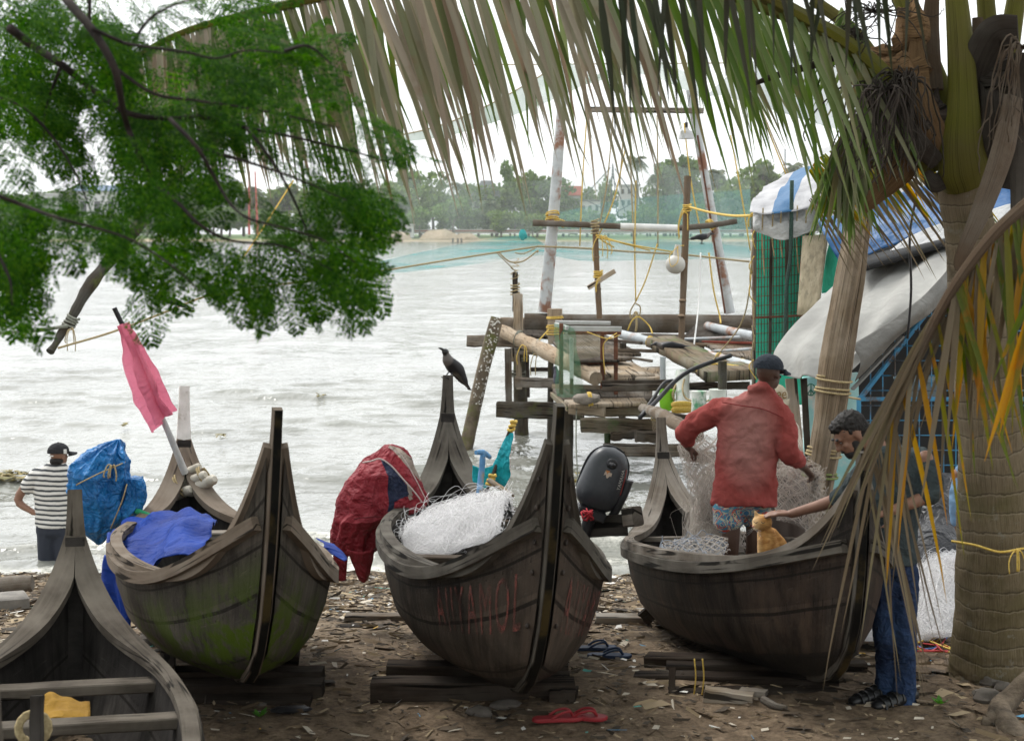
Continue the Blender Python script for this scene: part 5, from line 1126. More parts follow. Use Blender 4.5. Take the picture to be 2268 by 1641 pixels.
leaflets('frond',RE,15,(1,),lambda t:.7,lambda t,s,tn,r:V3(-.6+r.gauss(0,.08),r.gauss(0,.1),-1),.024,LEAFD,PALM,.4,.1,.75,seed=55)
leaflets('frond',RE,30,(1,),lambda t:.85,lambda t,s,tn,r:V3(-.12+r.gauss(0,.13),r.gauss(0,.14),-1),.026,LEAFD,PALM,.3,.0,.52,seed=57)
leaflets('frond',RE,22,(1,),lambda t:.8,lambda t,s,tn,r:V3(.02+r.gauss(0,.14),r.gauss(0,.14),-1),.03,LEAFY,PALM,.25,.0,.5,seed=58)
leaflets('frond',RE,13,(1,),lambda t:.7,lambda t,s,tn,r:V3(-.46+r.gauss(0,.05),r.gauss(0,.08),-1),.016,LEAFD,PALM,.3,.25,.95,seed=59)
mb=MB(); mb.tube(cat(RE,6),[.03,.012],8); mb.build('rachis',SHEATH,ff1)
leaflets('frond',FR([(2420,480,6.3),(2330,560,6.2),(2280,700,6.2)]),16,(1,),lambda t:.6,lambda t,s,tn,r:V3(-.28+r.gauss(0,.12),r.gauss(0,.15),-1),.034,LEAFY,PALM,.3,seed=56)
# upper part of the crown, above the picture, shades the beach
rd=random.Random(5); top=P(2125,60,9.3)
for k in range(9):
    a=k*.75+.3; el=rd.uniform(.15,.9); d=V3(math.cos(a)*math.cos(el),math.sin(a)*math.cos(el),math.sin(el)); q=[top+V3(0,0,.7)+d*x+GRAV*.16*x*x+V3(0,0,.5) for x in (.1,1,2,3,4)]
    if min(p.z-(2.5+p.y*.142) for p in q)<.9 and q[-1].y>0: q=[p+V3(0,0,1.3) for p in q]
    leaflets('frond',q,30,(-1,1),lambda t:.8*math.sin(PI*min(1,t*.85+.15)),lambda t,s,tn,r:tn.cross(V3(0,0,1))*s+tn*.5+V3(0,0,-.5),.07,LEAFG,PALM,.5,seed=60+k,seg=3)
line(PALM,'yellow_tie',[(2108,1198,9.1),(2160,1207,9.0),(2215,1222,8.98),(2268,1214,9.05),(2312,1212,9.15)],.007,ROPE_Y); tails(PALM,(2250,1222),8.95,ROPE_Y,4,.09,.004)
# ================================================================ big feathery tree in the left foreground
TREE=thing('rain_tree','dark feathery-leaved tree whose twigs hang into the upper left of the view','tree')
BR_=mottled('dark_twig_bark',(.012,.009,.008),(.04,.03,.025),20.,.9,.4,.004)
LF=leafmat('feathery_leaf',[(0.,(.014,.055,.006)),(.4,(.03,.1,.01)),(.75,(.06,.165,.014)),(1.,(.11,.22,.02))],.5,.6)
LF.node_tree.nodes['Principled BSDF'].inputs['Specular IOR Level'].default_value=.06
kf=.3418; YB=4.6
BRS=[([(430,0),(600,200),(740,440),(790,680),(830,830),(900,1000),(1000,1180),(1150,1310),(1300,1460),(1500,1560),(1850,1600),(2150,1750)],4.5),([(60,180),(200,290),(400,420),(600,580),(830,735),(1100,770),(1300,760),(1600,830),(1950,900),(2350,1000),(2600,1080)],4.7),([(580,-30),(585,300),(640,420),(760,540),(790,660)],4.8),([(600,190),(760,260),(850,290),(1200,340),(1400,380),(1600,330),(1900,350)],4.4),([(740,440),(1000,610),(1250,650),(1530,690),(1900,760),(2200,830)],4.5),([(1100,770),(1280,960),(1400,1170),(1500,1330),(1620,1420),(1850,1480),(2100,1560),(2300,1700)],4.3),([(-60,1250),(120,1320),(400,1420),(700,1500),(900,1580),(1150,1750),(1300,1900)],4.2),([(850,290),(1000,100),(1300,-30)],4.6),([(1850,330),(2000,300),(2150,420)],4.4),([(-60,600),(150,700),(350,900),(500,1150),(600,1400)],4.8),([(1600,830),(1800,1100),(1950,1400),(2050,1700)],4.6),([(-40,1600),(60,1800),(80,1980)],4.3),([(400,420),(300,700),(280,1000)],4.9),([(1280,960),(1600,1050),(1900,1150),(2250,1300)],4.5)]
for pts,Y in BRS:
    q=cat([P(x*kf,y*kf,Y-.3+random.uniform(-.1,.1)) for x,y in pts],5); mb=MB(); big=len(pts)>8
    mb.tube(q,[.012 if big else .0055,.0015],6); mb.build('branch',BR_,TREE,sharp=False)
def base_leaf(npin,nl,seed):
    r=np.random.default_rng(seed); V=[];Fq=[]
    Lr=.26
    for i in range(npin):
        t=.22+.78*i/(npin-1); x=Lr*t; pl=.105*math.sin(PI*min(.97,.3+.62*t))*r.uniform(.85,1.1)
        for s in(-1,1):
            dx,dy,dz=.55,s*.9,-.12; n_=math.sqrt(dx*dx+dy*dy+dz*dz); d=np.array([dx,dy,dz])/n_+r.normal(size=3)*.1
            for j in range(nl):
                u=(j+.7)/nl; p=np.array([x,0,-.12*t*t*Lr])+d*pl*u+np.array([0,0,-.25*pl*u*u])
                for q in(-1,1):
                    e=np.array([-d[1]*q,d[0]*q,r.uniform(-.35,.1)])+d*.45; e/=np.linalg.norm(e); ll=.0165*(1-.45*abs(u-.45))*r.uniform(.75,1.15); w_=d*.0036; e=e+r.normal(size=3)*.16
                    if r.random()<.07: continue
                    o=len(V); V+= [p,p+e*ll*.5+w_,p+e*ll,p+e*ll*.5-w_]; Fq.append((o,o+1,o+2,o+3))
    return np.array(V),np.array(Fq)
BLs=[base_leaf(9,14,1),base_leaf(8,13,2),base_leaf(10,14,3),base_leaf(8,12,4),base_leaf(9,14,5)]
rt=random.Random(77); spots=[]
def inhole(x,y):
    for hx,hy,rx,ry in ((290,175,65,75),(130,110,28,45),(95,340,30,45),(420,640,90,50),(150,610,50,60),(330,55,40,22),(60,560,25,20),(640,690,60,40),(265,455,40,34),(760,330,20,30),(300,600,40,40)):
        if ((x-hx)/rx)**2+((y-hy)/ry)**2<1: return True
    return False
for pts,Y in BRS:
    q=cat([V3(x*kf,y*kf,Y) for x,y in pts],6); acc=0
    for i in range(1,len(q)):
        acc+=(q[i]-q[i-1]).length
        while acc>19:
            acc-=19; tn=(q[i]-q[i-1]).normalized(); sd=rt.choice((-1,1)); a=.75*math.atan2(tn.y,tn.x)+.15+sd*rt.uniform(.15,.8)
            spots.append((q[i].x,q[i].y,q[i].z+rt.uniform(-.25,.25),a))
for (x,y,a) in [(700,200,.3),(700,180,.2),(760,230,.25),(800,260,.2),(840,300,.3),(870,340,.4),(860,390,.6),(830,430,.7),(800,420,.6),(760,400,.5),(820,520,1.),(790,600,1.1),(750,640,1.2),(680,630,1.2),(640,650,1.2),(30,620,1.5),(15,560,1.4),(60,600,1.5),(350,680,1.5),(340,640,1.4),(740,240,.2),(780,270,.3),(820,300,.3),(840,340,.5),(800,380,.6),(760,330,.2),(720,290,.1),(700,400,.7),(760,440,.9),(800,470,1.1),(690,480,.8),(740,520,1.),(780,560,1.2),(720,590,1.1),(660,560,1.),(620,600,1.2),(580,620,1.3),(540,600,1.3),(520,560,1.2),(700,620,1.3),(760,610,1.3),(560,615,1.3),(500,610,1.5),(470,560,1.4),(430,520,1.3),(360,560,1.4),(320,560,1.5),(345,600,1.6),(390,500,1.3),(610,100,.3),(560,60,.2),(500,40,.1),(620,160,.5),(650,220,.4),(600,260,.3),(560,330,.5),(620,360,.5),(660,330,.4),(580,430,.8),(640,430,.8),(520,480,1.),(450,440,1.),(20,480,1.5),(10,540,1.5),(80,500,1.4),(150,500,1.4),(220,470,1.2),(250,500,1.3),(180,440,1.),(120,400,.8),(60,420,.9),(30,300,.8),(20,220,.7),(60,160,.6),(110,220,.8),(150,300,.9),(220,330,.9),(200,250,.7),(40,80,.5),(120,40,.4),(200,40,.5),(250,80,.6),(400,60,.3),(420,120,.4),(470,160,.4),(520,200,.4),(400,260,.5),(330,290,.8),(300,340,1.),(350,400,1.),(260,400,1.),(90,520,1.4),(480,250,.4),(540,270,.4),(690,160,.3),(590,200,.4),(720,450,.8),(600,500,.9),(650,520,1.)]:
    for _ in range(2): spots.append((x+rt.uniform(-25,25),y+rt.uniform(-22,22),4.5+rt.uniform(-.35,.45),a+rt.uniform(-.4,.4)))
for _ in range(150):
    x,y=(rt.uniform(-60,640),rt.uniform(-40,330)) if _<80 else (rt.uniform(-80,130),rt.uniform(-30,300)); spots.append((x,y,4.9+rt.uniform(-.3,.8),rt.uniform(0,1.3)))
VV=[];FF=[];o=0
for (x,y,Y,a) in spots:
    if inhole(x,y) and rt.random()<.9: continue
    if mnoise.noise(V3(x*.011,y*.013,Y*.6))<-.27+.1*(x>150)+.05*(y>330): continue
    if rt.random()<.12: continue
    V,Fq=BLs[rt.randrange(5)]; d=V3(math.cos(a),rt.uniform(-.55,.55),-math.sin(a)).normalized(); up=V3(rt.uniform(-.4,.4),rt.uniform(-.9,.3),1); sd=up.cross(d).normalized(); up=d.cross(sd); s=rt.uniform(.62,.98)
    p=P(x-d.x*100*s,y+d.z*100*s,Y); Mx=np.array([[d.x,sd.x,up.x],[d.y,sd.y,up.y],[d.z,sd.z,up.z]]); W=V*s@Mx.T+np.array(p); VV.append(W); FF.append(Fq+o); o+=len(W)
npmesh('foliage',np.concatenate(VV),np.concatenate(FF),LF,TREE)
# trunk and the high crown over the photographer (out of frame, it shades the boats)
mb=MB(); mb.tube(cat([(-5.2,3.2,-.3),(-5.0,3.2,1.5),(-4.7,3.3,3.2),(-3.6,3.5,5.),(-1.5,3.6,6.6),(1.5,3.8,7.4)],8),[.38,.12],14); mb.tube(cat([(-4.7,3.3,3.2),(-4.4,1.6,5.),(-3.5,0,6.5)],6),[.2,.06],10); mb.tube(cat([(-4.0,3.4,4.4),(-4.2,5,5.4),(-3.6,6.5,6.4)],6),[.16,.05],10); mb.build('trunk',BR_,TREE)
r=np.random.default_rng(9); n=CANOPY
C=np.stack([r.uniform(-9,8,n),r.uniform(-5,8.8,n),r.uniform(5.2,8.5,n)],1); keep=C[:,2]>2.5+.142*np.maximum(C[:,1],0)+1.0; C=C[keep]; n=len(C)
a=r.normal(size=(n,3))*[1,1,.5]; a/=np.linalg.norm(a,axis=1)[:,None]; b=np.cross(a,r.normal(size=(n,3))); b/=np.linalg.norm(b,axis=1)[:,None]; s=r.uniform(.12,.3,size=(n,1))
npmesh('upper_crown',np.stack([C-a*s,C-b*s*.5,C+a*s,C+b*s*.5],1).reshape(-1,3),np.arange(n*4).reshape(-1,4),LF,TREE)
# ================================================================ people
def J_(*q): return P(*q)
def hand(mb,wr,d,n,size=.18,curl=.5,thumb=1,spread=.16):
    "wrist, pointing direction, back-of-hand normal"
    d=Vector(d).normalized(); n=Vector(n); n=(n-d*n.dot(d)).normalized(); sd=d.cross(n).normalized(); wr=Vector(wr); pl=size*.48
    mb.limb([wr-d*.02,wr+d*pl*.5,wr+d*pl],[(.026,.02),(.038,.016),(.036,.013)],10,3)
    for k,(o,l) in enumerate(((-.028,.40),(-.0095,.46),(.0095,.43),(.027,.34))):
        b=wr+d*pl*.95+sd*o; fd=(d+sd*o*spread*20*.3).normalized(); L_=l*size; pts=[b]; a=0
        for s,f in enumerate((.42,.33,.25)):
            a+=curl*(.55+.25*s)*(.9+.08*k); dd=(fd*math.cos(a)-n*math.sin(a)); pts.append(pts[-1]+dd*L_*f)
        mb.limb(pts,[.0095,.009,.0082,.0068],7,2)
    tb=wr+d*pl*.25+sd*(-.026*thumb); t1=tb+(d*.55-sd*thumb*.8-n*.2).normalized()*size*.2; t2=t1+(d*.85-sd*thumb*.25-n*.45*curl).normalized()*size*.18
    mb.limb([tb,t1,t2],[.0125,.0105,.008],7,3)
def head(mb,c,fwd,up=(0,0,1),s=1.,nose=True,back=False):
    "skull, jaw, nose, brow, ears; fwd = where the face looks"
    f=Vector(fwd).normalized(); u=Vector(up); u=(u-f*u.dot(f)).normalized(); r=f.cross(u).normalized(); c=Vector(c)
    M3=Matrix((r,f,u)).transposed()
    def e(o,rad,**k): mb.ell(c+M3@(Vector(o)*s),tuple(x*s for x in rad),M3,12,**k)
    e((0,-.012,.02),(.074,.094,.088)); e((0,.035,-.045),(.056,.055,.062)); e((0,.052,-.082),(.034,.03,.022)); e((0,.02,-.06),(.058,.05,.045))
    e((0,.075,.02),(.05,.016,.012)); e((0,.098,-.022),(.013,.02,.016)); e((0,.088,.0),(.009,.016,.026)); e((0,.08,-.055),(.024,.012,.008))
    for sx in(-1,1): e((sx*.076,-.012,-.012),(.008,.02,.031)); e((sx*.036,.07,-.018),(.02,.014,.012))
    return M3
def mesh_of(name,fn,m,parent,vox=.011,sm=4,disp=None):
    mb=MB(); fn(mb); o=mb.build(name,m,parent); remesh(o,vox,sm,.5,disp); return o
# ---- man in the red shirt, standing in the boat with his back to us
RED=thing('person','man in a faded red shirt, back turned, handling nets in the right canoe','person')
Y=11.0
sh_l,sh_r=J_(1606,903,Y+.02),J_(1731,912,Y-.02); neck=J_(1690,868,Y-.0); hd=J_(1703,826,Y); hip=J_(1650,1100,Y)
el_l,wr_l=J_(1524,952,Y+.12),J_(1524,990,Y+.38); el_r,wr_r=J_(1748,1002,Y-.06),J_(1782,1036,Y+.16)
def f(mb):
    head(mb,hd,(.62,.75,-.12)); mb.limb([hd-V3(0,0,.04),neck,neck-V3(.01,0,.1)],[(.055,.06),(.058,.062),(.07,.07)],12)
    mb.limb([sh_l,el_l,wr_l],[.04,.036,.027]); mb.limb([sh_r,el_r,wr_r],[.04,.036,.027])
    mb.limb([neck-V3(.02,0,.08),hip],[(.1,.06),(.1,.06)],14)
    for x0,x1,dy in ((1617,1618,0),(1672,1672,.06)): 
        a=J_(x0+2,1110,Y+dy); k=J_(x1,1195,Y+dy-.03); ft=V3(k.x,k.y+.06,-.02); an=V3(k.x,k.y+.05,.06); mb.limb([a,k,(k+an)/2+V3(0,.03,.02),an],[.078,.058,.056,.036]); mb.limb([an-V3(0,0,.04),an+V3(.01,.12,-.06),an+V3(.015,.19,-.07)],[(.035,.03),(.042,.022),(.035,.015)],10)
    hand(mb,wr_l,(.55,.5,-.55),(-.1,-.6,.75),curl=.75,thumb=-1); hand(mb,wr_r,(.6,.35,-.7),(.3,-.85,.35),curl=.8,thumb=1)
mesh_of('body',f,SKIN_D,RED,.0075,3)
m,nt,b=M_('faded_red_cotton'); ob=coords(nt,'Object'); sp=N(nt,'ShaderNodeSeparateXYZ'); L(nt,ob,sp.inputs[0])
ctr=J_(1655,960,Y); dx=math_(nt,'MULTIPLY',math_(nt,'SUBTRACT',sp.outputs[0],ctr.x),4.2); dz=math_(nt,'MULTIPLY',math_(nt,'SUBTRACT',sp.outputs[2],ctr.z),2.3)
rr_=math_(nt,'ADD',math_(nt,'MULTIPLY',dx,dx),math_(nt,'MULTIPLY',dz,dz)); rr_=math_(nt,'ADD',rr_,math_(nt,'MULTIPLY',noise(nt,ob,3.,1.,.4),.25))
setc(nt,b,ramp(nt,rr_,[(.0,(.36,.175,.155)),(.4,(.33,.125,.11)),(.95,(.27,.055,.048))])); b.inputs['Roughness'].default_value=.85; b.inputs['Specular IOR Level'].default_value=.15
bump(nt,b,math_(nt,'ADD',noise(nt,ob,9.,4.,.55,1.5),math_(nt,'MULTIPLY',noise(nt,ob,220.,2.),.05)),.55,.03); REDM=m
def f(mb):
    R_=[]
    for (py,xl,xr,dp) in ((866,1655,1716,.075),(884,1618,1733,.1),(905,1596,1742,.115),(940,1588,1738,.125),(990,1587,1724,.125),(1050,1583,1718,.13),(1100,1576,1720,.14),(1118,1573,1724,.145)):
        a=J_(xl,py,Y);b_=J_(xr,py,Y); c=(a+b_)/2; w_=(b_.x-a.x)/2; R_.append([c+V3(math.cos(t)*w_,math.sin(t)*dp,0)+V3(0,0,(-.012*math.cos(t*2+.5) if py>1110 else 0)) for t in [2*PI*k/28 for k in range(28)]])
    mb.loft(R_)
    mb.limb([J_(1622,906,Y),J_(1575,918,Y+.05),el_l,el_l+(wr_l-el_l)*.6],[.085,.08,.072,.054],14); mb.limb([J_(1718,912,Y),J_(1740,950,Y-.03),el_r,el_r+(wr_r-el_r)*.62],[.088,.08,.07,.054],14)
    mb.limb([J_(1662,862,Y-.04),J_(1685,856,Y-.08),J_(1706,868,Y-.03)],[.03,.034,.03]); mb.limb([J_(1664,864,Y+.05),J_(1690,862,Y+.08),J_(1710,870,Y+.03)],[.03,.03,.03])
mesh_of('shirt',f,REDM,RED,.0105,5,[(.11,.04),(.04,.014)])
mb=MB(); mb.tube(cat([J_(1600,891,Y-.105),J_(1640,898,Y-.128),J_(1690,906,Y-.128),J_(1735,925,Y-.1)],6),.0035,5); mb.build('yoke_seam',plain('red_seam',(.25,.03,.03),.9),RED)
m,nt,b=M_('patterned_shorts'); ob=coords(nt,'Object'); w1=noise(nt,ob,11.,2.,.5,2.2); col=ramp(nt,w1,[(.3,(.03,.12,.22)),(.4,(.4,.36,.26)),(.48,(.05,.2,.3)),(.56,(.42,.05,.03)),(.62,(.5,.45,.33)),(.7,(.06,.07,.06))],'CONSTANT'); setc(nt,b,col); b.inputs['Roughness'].default_value=.85; SHORTS=m
def f(mb):
    mb.limb([J_(1648,1085,Y),J_(1646,1115,Y)],[(.18,.125),(.185,.13)],16); mb.limb([J_(1615,1105,Y),J_(1612,1160,Y-.01)],[(.105,.11),(.1,.105)],14); mb.limb([J_(1674,1105,Y+.05),J_(1675,1155,Y+.05)],[(.1,.11),(.09,.1)],14)
mesh_of('shorts',f,SHORTS,RED,.012,4,[(.08,.02)])
def cap(parent,hd,fw,m,s=1.,brim=True,up=(0,0,1)):
    f=Vector(fw).normalized(); u=Vector(up); u=(u-f*u.dot(f)).normalized(); r=f.cross(u); M3=Matrix((r,f,u)).transposed(); mb=MB()
    mb.ell(Vector(hd)+M3@V3(0,-.008*s,.035*s),(.084*s,.104*s,.082*s),M3,20,zcut=-.012*s)
    o=mb.build('cap',m,parent)
    mb=MB(); R1=[];R2=[]
    for k in range(13):
        a=PI*k/12; R1.append(Vector(hd)+M3@V3(math.cos(a)*.08*s,(.05+math.sin(a)*.045)*s,.028*s)); R2.append(Vector(hd)+M3@V3(math.cos(a)*.07*s,(.055+math.sin(a)*.125)*s,(.012-.02*abs(math.cos(a)))*s))
    mb.grid(lambda u_,v_: R1[int(round(v_*12))].lerp(R2[int(round(v_*12))],u_),3,12); b_=mb.build('peak',m,o); solid(b_,.006); 
    mb=MB(); mb.ell(Vector(hd)+M3@V3(0,-.008*s,.117*s),(.009*s,.009*s,.005*s),n=8); mb.build('cap_button',m,o)
    return o
CAPN=cloth('navy_cap_cotton',(.035,.042,.055),(.022,.027,.036),9.,.9,fold=20.)
cap(RED,hd,(.75,.62,-.1),CAPN,1.06)
# ---- man in the dark shirt stroking the cat
MAN=thing('person','bearded man in a dark shirt and jeans bending his head to stroke the cat','person')
Y=8.95; hd=J_(1884,962,Y+.02); sh_a=J_(1945,1018,Y+.16); sh_b=J_(2046,1010,Y-.06); neck=J_(1942,990,Y+.03); el_b=J_(2062,1088,Y-.1); wr_b=J_(1972,1132,Y-.16); el_a=J_(1868,1098,9.45); wr_a=J_(1752,1138,9.72)
hf=V3(-.8,-.15,-.62); hu=V3(-.55,0,.8)
def f(mb):
    head(mb,hd,hf,hu); mb.limb([hd+V3(.02,0,-.03),(hd+neck)/2,neck+V3(.05,0,-.04)],[(.055,.055),(.06,.06),(.075,.07)],12)
    mb.limb([sh_b,el_b,wr_b],[.045,.04,.027]); mb.limb([sh_a,el_a,wr_a],[.045,.04,.027]); mb.limb([neck+V3(.05,0,-.06),J_(1985,1200,Y)],[(.1,.06),(.1,.07)],14)
    hand(mb,wr_b,(-.85,-.1,-.25),(-.2,-.9,.4),curl=.6,thumb=1); hand(mb,wr_a,(-1,.05,.02),(.15,-.25,.95),curl=.22,thumb=-1)
    for x in (1962,2003): mb.limb([J_(1985+(x-1985)*.6,1200,Y),J_(x,1390,Y-.03),J_(x,1450,Y)],[.05,.03,.02])
mesh_of('body',f,SKIN_M,MAN,.0075,3)
def f(mb):
    M3=head.__globals__['Matrix'](((1,0,0),(0,1,0),(0,0,1))); F_=hf.normalized(); U_=(hu-F_*hu.dot(F_)).normalized(); R_=F_.cross(U_); M3=Matrix((R_,F_,U_)).transposed()
    mb.ell(hd+M3@V3(0,-.026,.036),(.081,.09,.086),M3,14); mb.ell(hd+M3@V3(0,.022,.075),(.066,.056,.04),M3,12); mb.ell(hd+M3@V3(0,-.06,-.02),(.07,.055,.06),M3,12)
mesh_of('hair',f,HAIR,MAN,.006,1,[(.014,.022)])
def f(mb):
    F_=hf.normalized(); U_=(hu-F_*hu.dot(F_)).normalized(); R_=F_.cross(U_); M3=Matrix((R_,F_,U_)).transposed()
    mb.ell(hd+M3@V3(0,.052,-.078),(.048,.042,.036),M3,12); mb.ell(hd+M3@V3(.045,.02,-.06),(.018,.03,.05),M3,10); mb.ell(hd+M3@V3(-.045,.02,-.06),(.018,.03,.05),M3,10); mb.ell(hd+M3@V3(0,.094,-.045),(.03,.01,.008),M3,10)
mesh_of('beard',f,HAIR,MAN,.007,2,[(.02,.008)])
F_=hf.normalized(); U_=(hu-F_*hu.dot(F_)).normalized(); R_=F_.cross(U_); M3=Matrix((R_,F_,U_)).transposed()
for sx in(-1,1):
    mb=MB(); mb.ell(hd+M3@V3(sx*.034,.086,.03),(.022,.008,.007),M3,8); mb.build('eyebrow',HAIR,MAN)
    mb=MB(); mb.ell(hd+M3@V3(sx*.034,.078,.004),(.009,.005,.004),M3,10); e_=mb.build('eye',plain('eye_white',(.2,.18,.16),.3),MAN); mb=MB(); mb.ell(hd+M3@V3(sx*.034,.0815,.004),(.005,.002,.004),M3,8); mb.build('iris',BLACK,e_)
DSH=cloth('dark_teal_linen',(.05,.064,.066),(.026,.035,.038),5.,.9,bmp=.5,fold=9.)
def f(mb):
    R_=[]
    for (py,xl,xr,dp) in ((985,1930,1998,.08),(1000,1925,2035,.11),(1030,1926,2058,.125),(1080,1925,2050,.13),(1140,1922,2036,.13),(1200,1922,2030,.135),(1245,1918,2032,.14)):
        a=J_(xl,py,Y);b_=J_(xr,py,Y); c=(a+b_)/2; w_=(b_.x-a.x)/2; R_.append([c+V3(math.cos(t)*w_,math.sin(t)*dp,0) for t in [2*PI*k/28 for k in range(28)]])
    mb.loft(R_); mb.limb([J_(2030,1014,Y),J_(2056,1045,Y-.07),el_b,el_b+(wr_b-el_b)*.2],[.078,.07,.064,.056],14); mb.limb([sh_a,(sh_a+el_a)/2,el_a,el_a+(wr_a-el_a)*.15],[.075,.066,.06,.052],14); mb.limb([J_(1928,992,Y),J_(1950,972,Y+.06),J_(1985,975,Y+.05)],[.035,.04,.035])
mesh_of('shirt',f,DSH,MAN,.0105,5,[(.08,.022),(.03,.006)])
mb=MB(); a=J_(1958,1110,Y-.138); mb.box(a,(.11,.008,.12),ch=.1); mb.build('chest_pocket',DSH,MAN)
for k in range(5):
    mb=MB(); mb.ell(J_(1940,1040+k*42,Y-.125-.004*k),(.006,.004,.006),n=8); mb.build('shirt_button',BLACK,MAN)
JEAN=cloth('blue_denim',(.03,.06,.13),(.01,.018,.045),4.,.9,bmp=.6,fold=11.)
def f(mb):
    mb.limb([J_(1977,1225,Y),J_(1978,1265,Y)],[(.125,.115),(.13,.12)],16)
    mb.limb([J_(1962,1260,Y-.0),J_(1962,1390,Y-.03),J_(1964,1480,Y+.02),J_(1962,1548,Y+.04)],[(.085,.095),(.068,.075),(.06,.066),(.062,.068)],14); mb.limb([J_(1998,1260,Y),J_(2002,1390,Y-.06),J_(2003,1480,Y-.04),J_(2003,1562,Y-.04)],[(.088,.095),(.068,.075),(.06,.066),(.062,.068)],14)
mesh_of('jeans',f,JEAN,MAN,.0105,4,[(.06,.02),(.025,.008)])
SHOE=plain('black_leather',(.012,.012,.012),.38)
for (x,y,dy) in ((1950,1560,.04),(2000,1578,-.05)):
    mb=MB(); a=J_(x,y,Y+dy); a.z=.055
    mb.limb([a+V3(.06,.05,.0),a+V3(0,0,.0),a+V3(-.09,-.05,-.015),a+V3(-.17,-.09,-.025)],[(.045,.045),(.05,.05),(.052,.034),(.04,.024)],12); o=mb.build('sandal',SHOE,MAN); remesh(o,.009,3)
    for k in range(4):
        mb=MB(); c=a+V3(-.03-.035*k,-.018-.02*k,-.004-.006*k); mb.tube([c+V3(math.cos(t)*.022,-math.cos(t)*.045,.046*math.sin(t)-.004*k) for t in [PI*i/8 for i in range(9)]],.007,5); mb.build('strap',SHOE,o)
    mb=MB(); mb.limb([a+V3(.07,.055,-.046),a+V3(-.04,-.02,-.046),a+V3(-.18,-.095,-.046)],[(.045,.012),(.052,.012),(.04,.012)],12); mb.build('sole',BLACK,o)
# ---- man in the striped shirt at the water's edge
STR=thing('person',"man in a striped shirt and black cap standing at the water's edge",'person')
Y=17.4; hd=J_(131,1008,Y); neck=J_(129,1030,Y)
def f(mb):
    head(mb,hd,(.55,.85,0)); mb.limb([hd-V3(0,0,.04),neck-V3(0,0,.05)],[(.055,.058),(.065,.06)],12)
    mb.limb([J_(78,1052,Y),J_(40,1106,Y+.02),J_(76,1136,Y-.02)],[.055,.045,.03]); mb.limb([J_(154,1052,Y),J_(168,1105,Y+.03),J_(160,1140,Y+.2)],[.055,.045,.03]); mb.limb([neck-V3(0,0,.06),J_(120,1160,Y)],[(.13,.09),(.13,.09)],12)
    hand(mb,J_(78,1137,Y-.02),(.9,-.1,-.2),(-.2,-.9,.3),curl=.3); hand(mb,J_(160,1141,Y+.22),(-.3,.5,-.6),(.9,0,.2),curl=.4)
    for x in (104,140):
        a=J_(x,1180,Y); an=V3(a.x,Y,gz0(Y)+.07); mb.limb([a,(a+an)/2+V3(0,-.03,0),an],[.085,.06,.04]); mb.limb([an,an+V3(0,.14,-.04)],[.04,.03],10)
mesh_of('body',f,SKIN_F,STR,.01,3)
m,nt,b=M_('striped_jersey'); ob=coords(nt,'Object'); sp=N(nt,'ShaderNodeSeparateXYZ'); L(nt,ob,sp.inputs[0])
zz_=math_(nt,'ADD',sp.outputs[2],math_(nt,'MULTIPLY',noise(nt,ob,5.,2.),.03)); zz_=math_(nt,'ADD',zz_,math_(nt,'MULTIPLY',sp.outputs[0],.03)); fr=math_(nt,'FRACT',math_(nt,'MULTIPLY',zz_,1/.0505)); setc(nt,b,mix(nt,math_(nt,'LESS_THAN',fr,.42),(.66,.64,.6),(.055,.06,.065))); b.inputs['Roughness'].default_value=.9; bump(nt,b,noise(nt,ob,10.,4.,.5,1.),.3,.02)
def f(mb):
    R_=[]
    for (py,xl,xr,dp) in ((1024,108,142,.06),(1034,90,152,.09),(1048,72,160,.11),(1090,75,160,.12),(1140,77,161,.12),(1168,79,163,.125)):
        a=J_(xl,py,Y);b_=J_(xr,py,Y); c=(a+b_)/2; w_=(b_.x-a.x)/2; R_.append([c+V3(math.cos(t)*w_,math.sin(t)*dp,0) for t in [2*PI*k/24 for k in range(24)]])
    mb.loft(R_); mb.limb([J_(84,1050,Y),J_(60,1080,Y)],[.085,.085],12); mb.limb([J_(150,1050,Y),J_(163,1082,Y)],[.08,.08],12)
mesh_of('shirt',f,m,STR,.014,4,[(.1,.02)])
def f(mb):
    mb.limb([J_(121,1150,Y),J_(121,1180,Y)],[(.19,.12),(.195,.12)],14)
    for x in (103,140): a=J_(x,1180,Y); mb.limb([a,V3(a.x,Y,ZW-.15)],[.1,.09],12)
mesh_of('trousers',f,plain('dark_trousers',(.03,.035,.05),.9),STR,.014,4)
CB=cloth('black_cap_cotton',(.03,.03,.033),(.02,.02,.022),9.,.9,fold=20.); cp_=cap(STR,hd,(.72,.68,0),CB,1.12)
mb=MB(); mb.ell(hd+V3(-.02,-.03,-.055),(.072,.07,.05),n=12); mb.build('hair',HAIR,STR)
mb=MB(); mb.box(hd+V3(.078,-.06,.045),(.03,.012,.045),ch=.1); mb.build('cap_badge',WHITEP,cp_)
mb=MB(); mb.box(hd+V3(-.055,-.107,.005),(.05,.008,.012),ch=.1); mb.build('cap_strap',WHITEP,cp_)
